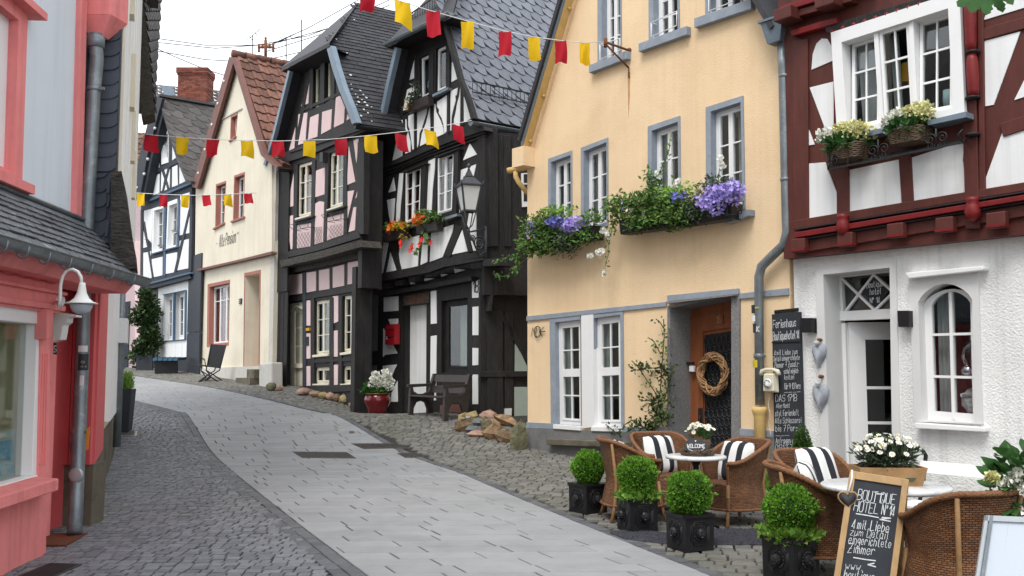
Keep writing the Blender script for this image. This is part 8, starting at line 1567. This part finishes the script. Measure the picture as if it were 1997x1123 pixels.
# daisies and welcome sign on table 1
rg = random.Random(9); c = T1_+V((.02, .02, 0)); t = thing('twig_tray', 'round dark twig wreath lying on the small marble table', 'wreath', c); 
for j in range(16):
    m = M(); a0 = rg.uniform(0, 6); tw = rg.choice((-4, -3, 3, 4)); m.tube([c+V(((.14+.025*cos(tw*a+j))*cos(a), (.14+.025*cos(tw*a+j))*sin(a), .035+.025*sin(tw*a+j))) for a in [a0+5.2*i/24 for i in range(25)]], .007, 4); m.make('twig', 'dark_twig', t)
def daisies(t, c, rx, ry, hz_, n, fs, leafn, mt_='leaf_ivy', ls=.05):
    m = M(); leaves(m, c+V((0, 0, hz_*.45)), (rx, ry, hz_*.5), leafn, ls, ls*.28, n, .2, up=.8); m.make('foliage', mt_, t); rg = random.Random(n)
    f1 = M(); f2 = M()
    for i in range(n):
        a = rg.uniform(0, 6.28); r_ = sqrt(rg.random()); p = c+V((cos(a)*rx*r_*1.1, sin(a)*ry*r_*1.1, hz_*(.55+.55*sqrt(max(0, 1-r_*r_)))*rg.uniform(.8, 1.1))); n_ = (p-c+V((0, -.15, .12))).normalized()+rv(rg)*.4
        f1.flower(p, n_, fs*rg.uniform(.85, 1.15), 9); f2.flower(p+n_.normalized()*.004, n_, fs*.3, 6)
    f1.make('daisies', 'white_flower', t); f2.make('daisy_hearts', 'daisy_heart', t)
c = T1_+V((.06, .04, .0)); t = thing('daisy_pot', 'small wicker pot of white daisies on the welcome table', 'plant pot', c); m = M(); m.lathe([(.06, 0), (.085, .05), (.095, .13), (.09, .15)], c, 16); m.make('pot', 'basket', t); daisies(t, c+V((0, 0, .14)), .13, .12, .15, 30, .026, 260, 'leaf_big', .045)
c = T1_+V((-.02, -.13, .03)); t = thing('welcome_sign', 'small black oval sign with welcome lettering on the marble table', 'sign', c); m = M(); tl = V((0, .28, 1)).normalized(); nn_ = V((-.1, -1, .28)).normalized(); xx = V((1, -.1, 0)).normalized(); oc = c+tl*.075
m.prism([oc+xx*(.105*cos(a))+tl*(.075*sin(a)) for a in [i*pi/14 for i in range(28)]], nn_*-.012); m.make('plaque', 'heart_black', t, bevel=.003)
lettering(lambda x, y: (oc+xx*x+tl*y, nn_), [(-.082, -.02, .034, .17, 'WELCOME')], 'sticker_white', t, th=.16, jit=.05); m = M(); m.prism([oc+xx*(.009*x)+tl*(.045+.009*y)+nn_*.004 for x, y in ((0, -1), (.9, .2), (.5, .8), (0, .4), (-.5, .8), (-.9, .2))], nn_*-.002); m.make('painted_heart', 'sticker_white', t)
m = M(); m.tube([oc+xx*(.085*cos(a))+tl*(.055*sin(a))+nn_*.002 for a in [pi*1.12+i*pi*.76/12 for i in range(13)]], .0025, 4); m.make('painted_line', 'sticker_white', t)
# daisies in a slatted crate on table 2
c = T2_+V((.03, .02, 0)); t = thing('daisy_crate', 'pale wooden crate full of white daisies on the larger marble table', 'crate', c); xx = V((1, -.06, 0)).normalized(); yy = V((.06, 1, 0)).normalized()
for s_ in (-1, 1):
    m = M(); m.hexa([c+xx*(x*.2)+yy*(s_*.10)+V((0, 0, 0)) for x in (-1, 1)]+[c+xx*(x*.235)+yy*(s_*.115)+V((0, 0, .13)) for x in (1, -1)], [c+xx*(x*.2)+yy*(s_*.115) for x in (-1, 1)]+[c+xx*(x*.235)+yy*(s_*.13)+V((0, 0, .13)) for x in (1, -1)]); m.make('side_board', 'crate', t)
    m = M(); m.hexa([c+xx*(s_*.2)+yy*y for y in (-.1, .1)]+[c+xx*(s_*.235)+yy*y+V((0, 0, .13)) for y in (.115, -.115)], [c+xx*(s_*.188)+yy*y for y in (-.1, .1)]+[c+xx*(s_*.223)+yy*y+V((0, 0, .13)) for y in (.115, -.115)]); m.make('end_board', 'crate', t)
m = M(); m.box(c+V((0, 0, .05)), xx*.19, yy*.1, V((0, 0, .05))); m.make('soil', 'soil', t)
for s_ in (-.12, .12): m = M(); q = c+xx*s_-yy*.122+V((0, 0, .06)); m.prism([q+xx*(.035*cos(a))+V((0, 0, .028*sin(a))) for a in [i*pi/6 for i in range(12)]], yy*.02); m.make('painted_mark', 'leaf_grey', t)
daisies(t, c+V((0, 0, .10)), .225, .15, .22, 84, .023, 1500, 'leaf_grey', .06)
# box ball planters with lion masks
def lion_planter(label):
    t = thing('box_planter', label, 'planter', (0, 0, 0), 'black lion planters with clipped box balls'); w, h_ = .15, .31; m = M()
    m.hexa([V((x*w*.97, y*w*.97, 0)) for x, y in ((-1, -1), (1, -1), (1, 1), (-1, 1))], [V((x*w, y*w, h_)) for x, y in ((-1, -1), (1, -1), (1, 1), (-1, 1))])
    m.make('box', 'planter_black', t, bevel=.006)
    for s_ in (-1, 1):
        for ax_ in (0, 1):
            m = M(); a = V((s_*w, 0, h_-.012)) if ax_ == 0 else V((0, s_*w, h_-.012)); m.box(a, (V((.012, 0, 0)) if ax_ == 0 else V((w*1.03, 0, 0))), (V((0, w*.94, 0)) if ax_ == 0 else V((0, .012, 0))), V((0, 0, .012))); m.make('rim', 'planter_black', t)
    for k in range(4):
        R3 = Matrix.Rotation(k*pi/2, 3, 'Z'); X, N_, c0 = R3@V((1, 0, 0)), R3@V((0, -1, 0)), R3@V((0, -w*.985, .155)); m = M()
        oc = [(1, .62), (.7, .72), (.62, 1), (-.62, 1), (-.7, .72), (-1, .62), (-1, -.62), (-.7, -.72), (-.62, -1), (.62, -1), (.7, -.72), (1, -.62)]
        for r_, tr_ in ((.093, .006), (.078, .004)): P = [c0+X*(x*r_)+V((0, 0, y*r_*1.05)) for x, y in oc]; m.tube(P+[P[0]], tr_, 5)
        m.make('octagon_frame', 'planter_black', t); m = M()
        for i in range(16): a = i*pi/8; m.rock(c0+X*(.054*cos(a))+V((0, 0, .058*sin(a)))+N_*.004, (.011, .011, .013), i, n=6, m=4, jag=.1)
        m.rock(c0+N_*.012, (.044, .044, .05), 3, n=10, m=6, jag=.06); m.rock(c0+N_*.05+V((0, 0, -.008)), (.014, .014, .022), 4, n=7, m=4, jag=.05); m.rock(c0+N_*.042+V((0, 0, -.026)), (.022, .018, .012), 5, n=7, m=4, jag=.05)
        for s_ in (-1, 1): m.rock(c0+N_*.046+X*(.018*s_)+V((0, 0, .014)), (.009, .008, .007), 6, n=6, m=4, jag=.05); m.rock(c0+N_*.04+X*(.02*s_)+V((0, 0, -.012)), (.014, .012, .013), 7, n=6, m=4, jag=.05)
        m.make('lion_mask', 'planter_black', t)
    m = M(); m.box((0, 0, h_-.02), (w*.93, 0, 0), (0, w*.93, 0), (0, 0, .012)); m.make('soil', 'soil', t); return t
def ball(t, z, r, seed, skirt=None, rz=1.0, n=5200):
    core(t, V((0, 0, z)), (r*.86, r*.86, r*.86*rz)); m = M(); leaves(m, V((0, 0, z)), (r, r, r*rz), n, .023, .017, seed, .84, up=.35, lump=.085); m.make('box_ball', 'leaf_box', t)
    rg = random.Random(seed); m = M()
    for i in range(16):
        d = rv(rg).normalized(); d.z = abs(d.z)*.8; p = V((d.x*r, d.y*r, z+d.z*r*rz))
        for k in range(5): m.leaf(p+d*(.012*k), d+rv(rg)*.8, rv(rg), .026, .016)
    tag(m.make('stray_shoots', 'leaf_pale', t), kind='stuff')
    m = M(); m.tube([V((0, 0, .28)), V((.01, .01, z-r*.5))], .012, 6); m.make('stem', 'bark', t)
    if skirt: m = M(); leaves(m, V((0, 0, .33)), (.21, .21, .06), 900, .05, .045, seed+7, .45, up=.7, lump=.15); m.make('underplanting', 'leaf_pale', t)
base = None; PB = []
for (u, v, rz, zz, r_, sk, lb_) in ((1147, 998, .62, .47, .175, None, 'leftmost box ball planter beside the left cane chair'), (1243, 1034, .32, .52, .185, 1, 'box ball planter with leafy skirt at the edge of the slab lane'), (1346, 1070, .42, .47, .195, None, 'box ball planter standing on gravel in front of the marble table'), (1543, 1127, .62, .50, .195, 1, 'nearest box ball planter with leafy skirt left of the wooden pavement sign')):
    p = gp(u, v); t = lion_planter(lb_) if base is None else copytree(base, p, rz, lb_)
    if base is None: base = t; t.location = p; t.rotation_euler = (0, 0, rz)
    PB.append((t, zz, r_, sk, u))
for t, zz, r_, sk, u in PB:
    LOC[t] = V((0, 0, 0)); ball(t, zz, r_, int(u), sk)
for u, v0, v1, Y, rr, lb_ in ((1564, 828, 900, 11.0, 26, 'clipped box cone beside the tall chalk board'), (1708, 843, 900, 10.2, 19, 'clipped box cone peeping out behind the daisy crate')):
    tp_ = pY(u, v0, Y); k_ = Y*CP/FP; b = V((tp_.x, Y, gz(Y))); t = thing('box_cone', lb_, 'shrub', b, 'clipped box cones in pots at the hotel wall'); m = M(); m.lathe([(.11, 0), (.15, .26), (.155, .3), (.12, .3)], b, 18); m.make('pot', 'planter_black', t)
    rg = random.Random(u); hh = tp_.z-b.z-.28; Rb = rr*k_*1.05; m = M()
    for i in range(3200):
        f_ = 1-sqrt(rg.random()); z = f_*hh; a = rg.uniform(0, 6.28); R_c = Rb*(1-f_)**.62*rg.uniform(.86, 1.03)*(min(1, .6+f_*6)); p = b+V((cos(a)*R_c, sin(a)*R_c, .28+z)); d_ = V((cos(a), sin(a), .5))+rv(rg)*.8; m.leaf(p, d_, rv(rg)+V((cos(a), sin(a), 0)), .034, .022)
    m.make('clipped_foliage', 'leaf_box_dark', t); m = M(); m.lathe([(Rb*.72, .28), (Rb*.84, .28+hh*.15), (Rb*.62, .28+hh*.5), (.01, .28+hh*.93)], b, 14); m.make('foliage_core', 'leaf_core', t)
# weeds and small greenery at the wall
for (u, v, w_, h_, n_, mt_, lb_) in ((1497, 990, 30, 70, 420, 'leaf_pale', 'pale green leafy plant in a dark pot behind the right welcome chair'), (1490, 935, 18, 50, 130, 'leaf_pale', 'tall spindly weed growing at the foot of the tall chalk board')):
    b = gp(u, v); k_ = b.y*CP/FP; t = thing('leafy_plant', lb_, 'plant', b); m = M(); leaves(m, b+V((0, 0, h_*k_*.55)), (w_*k_, w_*k_*.8, h_*k_*.5), n_, .075, .05, int(u), .15, up=.5, lump=.3); m.make('foliage', mt_, t); m = M()
    for i in range(6): m.tube([b, b+V(((i-2.5)*w_*k_*.22, .03*(i % 3-1), h_*k_*.9))], .005, 4)
    m.make('stems', 'stem', t)
    if n_ > 300: m = M(); m.lathe([(.09, 0), (.13, .2), (.11, .2)], b, 14); m.make('pot', 'planter_black', t)
# white bench at the hotel wall
bo = .34; wb = thing('white_bench', 'white slatted bench with black iron ends along the hotel wall', 'bench', FR.P(1860, 1000, .3)); e0 = FR.P(1790, 893, bo); x0 = FR.sz(1790, 893, bo)[0]; x1 = x0+1.9; zb = gz(FR.W(x0, 0, .5).y)
zb = FR.P(1800, 912, bo).z-.80
for z, o_ in ((.80, .30), ): m = M(); m.hexa([FR.W(x0, zb+z-.06, o_+.03), FR.W(x1, zb+z-.06, o_+.03), FR.W(x1, zb+z+.07, o_), FR.W(x0, zb+z+.07, o_)], [FR.W(x0, zb+z-.06, o_), FR.W(x1, zb+z-.06, o_), FR.W(x1, zb+z+.07, o_-.03), FR.W(x0, zb+z+.07, o_-.03)]); m.make('back_slat', 'white_paint', wb, bevel=.006)
for k in range(4): o_ = .45+k*.125; m = M(); m.hexa([FR.W(x0, zb+.43, o_+.11), FR.W(x1, zb+.43, o_+.11), FR.W(x1, zb+.46, o_+.11), FR.W(x0, zb+.46, o_+.11)], [FR.W(x0, zb+.43, o_), FR.W(x1, zb+.43, o_), FR.W(x1, zb+.46, o_), FR.W(x0, zb+.46, o_)]); m.make('seat_slat', 'white_paint', wb, bevel=.005)
for x in (x0+.04, x1-.04): m = M(); m.tube([FR.W(x, zb, .3), FR.W(x, zb+.4, .42), FR.W(x, zb+.7, .3), FR.W(x, zb+.93, .24), FR.W(x, zb+.98, .3)], .022, 6); m.tube([FR.W(x, zb, .95), FR.W(x, zb+.25, .86), FR.W(x, zb+.42, .92), FR.W(x, zb+.42, .42)], .02, 6); m.tube([FR.W(x, zb+.62, .36), FR.W(x, zb+.68, .6), FR.W(x, zb+.6, .9), FR.W(x, zb+.52, .85)], .018, 6); m.make('iron_end', 'iron', wb)
# ---------------- pavement sign, hanging heart, poster stand, hydrangea, branch
yA = 6.45; tl_ = [pY(1657, 919, yA+.06), pY(1772, 937, yA-.06)]; bl_ = [pY(1615, 1160, yA-.18)]; zg = gz(6.3); bl_[0].z = zg+.005; npl = (tl_[1]-tl_[0]).cross(bl_[0]-tl_[0]); b1 = bl_[0]+(tl_[1]-tl_[0])*1.04; bl_.append(V((b1.x, b1.y, zg+.005)))
bl_[1] = bl_[1]+V((0, npl.dot(tl_[0]-bl_[1])/npl.y, 0))
ab = thing('pavement_sign', 'wooden framed folding blackboard with chalked hotel writing', 'sign', (bl_[0]+bl_[1])/2); q = [tl_[0], tl_[1], bl_[1], bl_[0]]; nA = (q[1]-q[0]).cross(q[3]-q[0]).normalized(); nA = nA if nA.y < 0 else -nA
fb_ = lambda a, b, o_=0: q[3].lerp(q[2], a).lerp(q[0].lerp(q[1], a), b)+nA*o_
def fbar(a0, a1, b0, b1, o0, o1, nm, mt_): m = M(); m.hexa([fb_(a0, b0, o1), fb_(a1, b0, o1), fb_(a1, b1, o1), fb_(a0, b1, o1)], [fb_(a0, b0, o0), fb_(a1, b0, o0), fb_(a1, b1, o0), fb_(a0, b1, o0)]); m.make(nm, mt_, ab, bevel=.003 if mt_ == 'pine' else 0)
fbar(0, .105, 0, 1, 0, .025, 'frame_stile', 'pine'); fbar(.895, 1, 0, 1, 0, .025, 'frame_stile', 'pine'); fbar(.105, .895, .945, 1, 0, .024, 'frame_rail', 'pine'); fbar(.105, .895, .0, .08, 0, .024, 'frame_rail', 'pine'); fbar(.105, .895, .08, .945, .004, .012, 'blackboard', 'chalkboard')
f = lambda x, y: (fb_(.115+.77*x, y, .012), nA)
W_, H_ = (q[1]-q[0]).length*.74, (q[0]-q[3]).length
chalk(ab, f, [(.10, .80, .075, .84, 'BOUTIQUE'), (.06, .715, .075, .55, 'HOTEL'), (.66, .715, .075, .28, 'N°14'), (.07, .59, .065, .34, '4 mit'), (.47, .59, .07, .42, 'Liebe'), (.06, .54, .05, .30, 'zum'), (.42, .54, .06, .46, 'Detail'), (.05, .48, .06, .92, 'eingerichtete'), (.06, .415, .065, .6, 'Zimmer'), (.06, .30, .05, .40, 'www.'), (.06, .23, .065, .66, 'boutique'), (.08, .16, .065, .66, 'hotel 14')], W_, H_, .06, 5)
m = M()
for pts in ([(.12, .698), (.4, .695), (.62, .69)], [(.68, .695), (.88, .698), (.64, .678), (.88, .674)], [(.2, .385), (.45, .38), (.68, .378)], [(.66, .36), (.52, .345), (.70, .335)], [(.5, .862), (.66, .866)]):
    for a, b in zip(pts, pts[1:]): m.bar(f(*a)[0]+nA*.001, f(*b)[0]+nA*.001, .007, .002, nA)
m.make('flourish', 'chalk', ab)
bq = V((.11, .42, 0)); m = M(); q2 = [q[0]+V((.015, .03, 0)), q[1]+V((.015, .03, 0)), bl_[1]+V((.24, .46, 0)), bl_[0]+V((.24, .46, 0))]
q = q2; nA2 = nA; nA = -(q2[1]-q2[0]).cross(q2[3]-q2[0]).normalized(); nA = nA if nA.y > 0 else -nA
fbar(0, .13, 0, 1, -.012, .012, 'rear_stile', 'pine'); fbar(.87, 1, 0, 1, -.012, .012, 'rear_stile', 'pine'); fbar(.13, .87, .93, 1, -.012, .012, 'rear_rail', 'pine'); fbar(.13, .87, .08, .93, -.004, .004, 'rear_board', 'chalkboard')
hc = pY(1653, 973, yA-.02); t = thing('hanging_heart', 'small black wooden heart tied to the pavement sign corner', 'heart', hc); m = M(); heart(m, hc, V((1, -.1, 0)).normalized(), V((-.1, -1, .1)).normalized(), .062, .022, 1.0); m.make('heart', 'heart_black', t); m = M(); m.tube([hc+V((0, -.02, .05)), tl_[0]+V((-.005, -.05, -.05)), tl_[0]+V((.01, -.02, .01))], .007, 5); m.make('ribbon', 'cord_white', t); m = M(); n_ = 22; P = [hc+V((1.03*.062*sin(2*pi*i/n_)**3, -.002, 1.03*.062*(13*cos(2*pi*i/n_)-5*cos(4*pi*i/n_)-2*cos(6*pi*i/n_)-cos(8*pi*i/n_))/16)) for i in range(n_+1)]; m.tube(P, .006, 5); m.make('wood_edge', 'pine', t)
yP = 5.0; t = thing('poster_stand', 'silver framed poster stand with blank pale grey sheet at the right corner', 'poster stand', on(2.9, yP)); q = [pY(1921, 1005, yP), pY(2080, 1012, yP-.1), pY(2065, 1330, yP-.25), pY(1872, 1320, yP-.15)]; nA = (q[1]-q[0]).cross(q[3]-q[0]).normalized(); nA = nA if nA.y < 0 else -nA; ab = t
fbar(.0, 1, .0, 1, -.02, 0, 'poster_sheet', 'poster_grey'); fbar(0, .04, 0, 1, 0, .012, 'side_rail', 'alu'); fbar(.055, .10, 0, 1, .0, .015, 'side_rail', 'zinc'); fbar(.0, 1, .965, 1, 0, .012, 'top_rail', 'alu'); fbar(.3, .302, .2, 1, .0, .001, 'crease', 'alu')
m = M()
for a, b in (((.62, .80), (.62, .72)), ((.62, .80), (.8, .80)), ((.62, .72), (.8, .72))): m.bar(fb_(*a, .001), fb_(*b, .001), .004, .002, nA)
m.make('printed_frame', 'sticker_dark', t)
hb = at(1985, 6.15); hb = on(hb.x, 6.15); t = thing('hydrangea_bush', 'large leaved white hydrangea in a pot at the right edge', 'shrub', hb); m = M(); m.lathe([(.13, 0), (.19, .3), (.2, .33), (.16, .33)], hb, 18); m.make('pot', 'planter_grey', t); rg = random.Random(8)
kk = 6.15*CP/FP
for i in range(190):
    u, v = rg.uniform(1928, 2040), rg.uniform(885, 1010)
    if u < 1945 and v < 915: continue
    p = pY(u, v, 6.15+rg.uniform(-.22, .2)); d_ = (p-hb-V((0, 0, .55))).normalized()+rv(rg)*.45+V((0, -.25, -.1)); s_ = rg.uniform(.07, .12); m = M(); d_.normalize(); sd_ = d_.cross(V((0, -.5, 1))+rv(rg)*.5).normalized(); nn_ = sd_.cross(d_)
    pts = []; 
    for f_, w_ in ((0, .02), (.2, .3), (.45, .42), (.7, .33), (.88, .14), (1, 0)): pts.append((p+d_*(s_*f_)-nn_*(s_*.35*f_*f_)+sd_*(s_*w_)+nn_*s_*w_*.25, p+d_*(s_*f_)-nn_*(s_*.35*f_*f_), p+d_*(s_*f_)-nn_*(s_*.35*f_*f_)-sd_*(s_*w_)+nn_*s_*w_*.25))
    m.add([x for r3 in pts for x in r3], [f for k in range(5) for f in ((3*k, 3*k+1, 3*k+4, 3*k+3), (3*k+1, 3*k+2, 3*k+5, 3*k+4))], True); m.make('leaf', 'leaf_big', t)
for u, v, r_ in ((1976, 948, .055), (1992, 930, .05), (1935, 932, .02)): m = M(); leaves(m, pY(u, v, 5.95), (r_, r_, r_*.8), 110, .035, .035, int(u), .8); m.make('bloom', 'white_flower' if r_ > .03 else 'cream_flower', t)
m = M()
for i in range(7): m.tube([hb+V((0, 0, .3)), pY(1945+i*18, 940, 6.15)], .008, 5)
m.make('stems', 'stem', t)
tb = on(4.3, 4.4); t = thing('street_tree', 'tree whose leafy twig hangs into the top right corner', 'tree', tb); m = M(); m.tube([tb, tb+V((.02, 0, 1.5)), tb+V((-.05, .05, 3.2)), tb+V((0, 0, 4.6))], [.13, .11, .09, .05], 10); m.make('trunk', 'bark', t)
bp_ = pY(1960, -22, 4.6); m = M(); m.tube([tb+V((-.05, .05, 3.3)), tb.lerp(bp_, .6)+V((0, 0, 2.2)), bp_], [.05, .025, .008], 6); m.make('branch', 'bark', t); rg = random.Random(31)
for i, (u, v, dx, dz_) in enumerate(((1905, -6, -.5, -1), (1918, -12, .1, -1), (1934, -16, .3, -1), (1952, -20, .5, -.9), (1893, -8, -1, -.8), (1942, -8, .2, -.9), (1925, -4, -.2, -1), (1965, -22, .7, -.6), (1910, -25, -.3, .5), (1935, -35, .2, .7))):
    p = pY(u, v, 4.6+.05*(i % 3)); d_ = V((dx, -.2, dz_)).normalized(); s_ = .10; m = M()
    sd_ = d_.cross(V((.2, -1, .3))).normalized(); out = [(0, 0), (.12, .22), (.3, .34), (.38, .26), (.55, .36), (.7, .22), (.78, .26), (1, 0)]
    P = [p+d_*(s_*a)+sd_*(s_*b)+V((0, .012*b, 0)) for a, b in out]+[p+d_*(s_*a)-sd_*(s_*b)-V((0, .012*b, 0)) for a, b in out[-2:0:-1]]; m.add(P, [tuple(range(len(P)))]); m.make('leaf', 'leaf_big', t)
    m = M(); m.tube([p, p.lerp(bp_, .4)+V((0, 0, .03)), bp_], .003, 4); m.make('twig', 'stem', t)
m = M(); 
for i in range(14): leaves(m, tb+V((rg.uniform(-.6, 1.2), rg.uniform(-1, 1), 4.6+rg.uniform(0, 1.6))), (.6, .6, .5), 130, .13, .09, 500+i, .2)
m.make('crown', 'leaf_big', t)
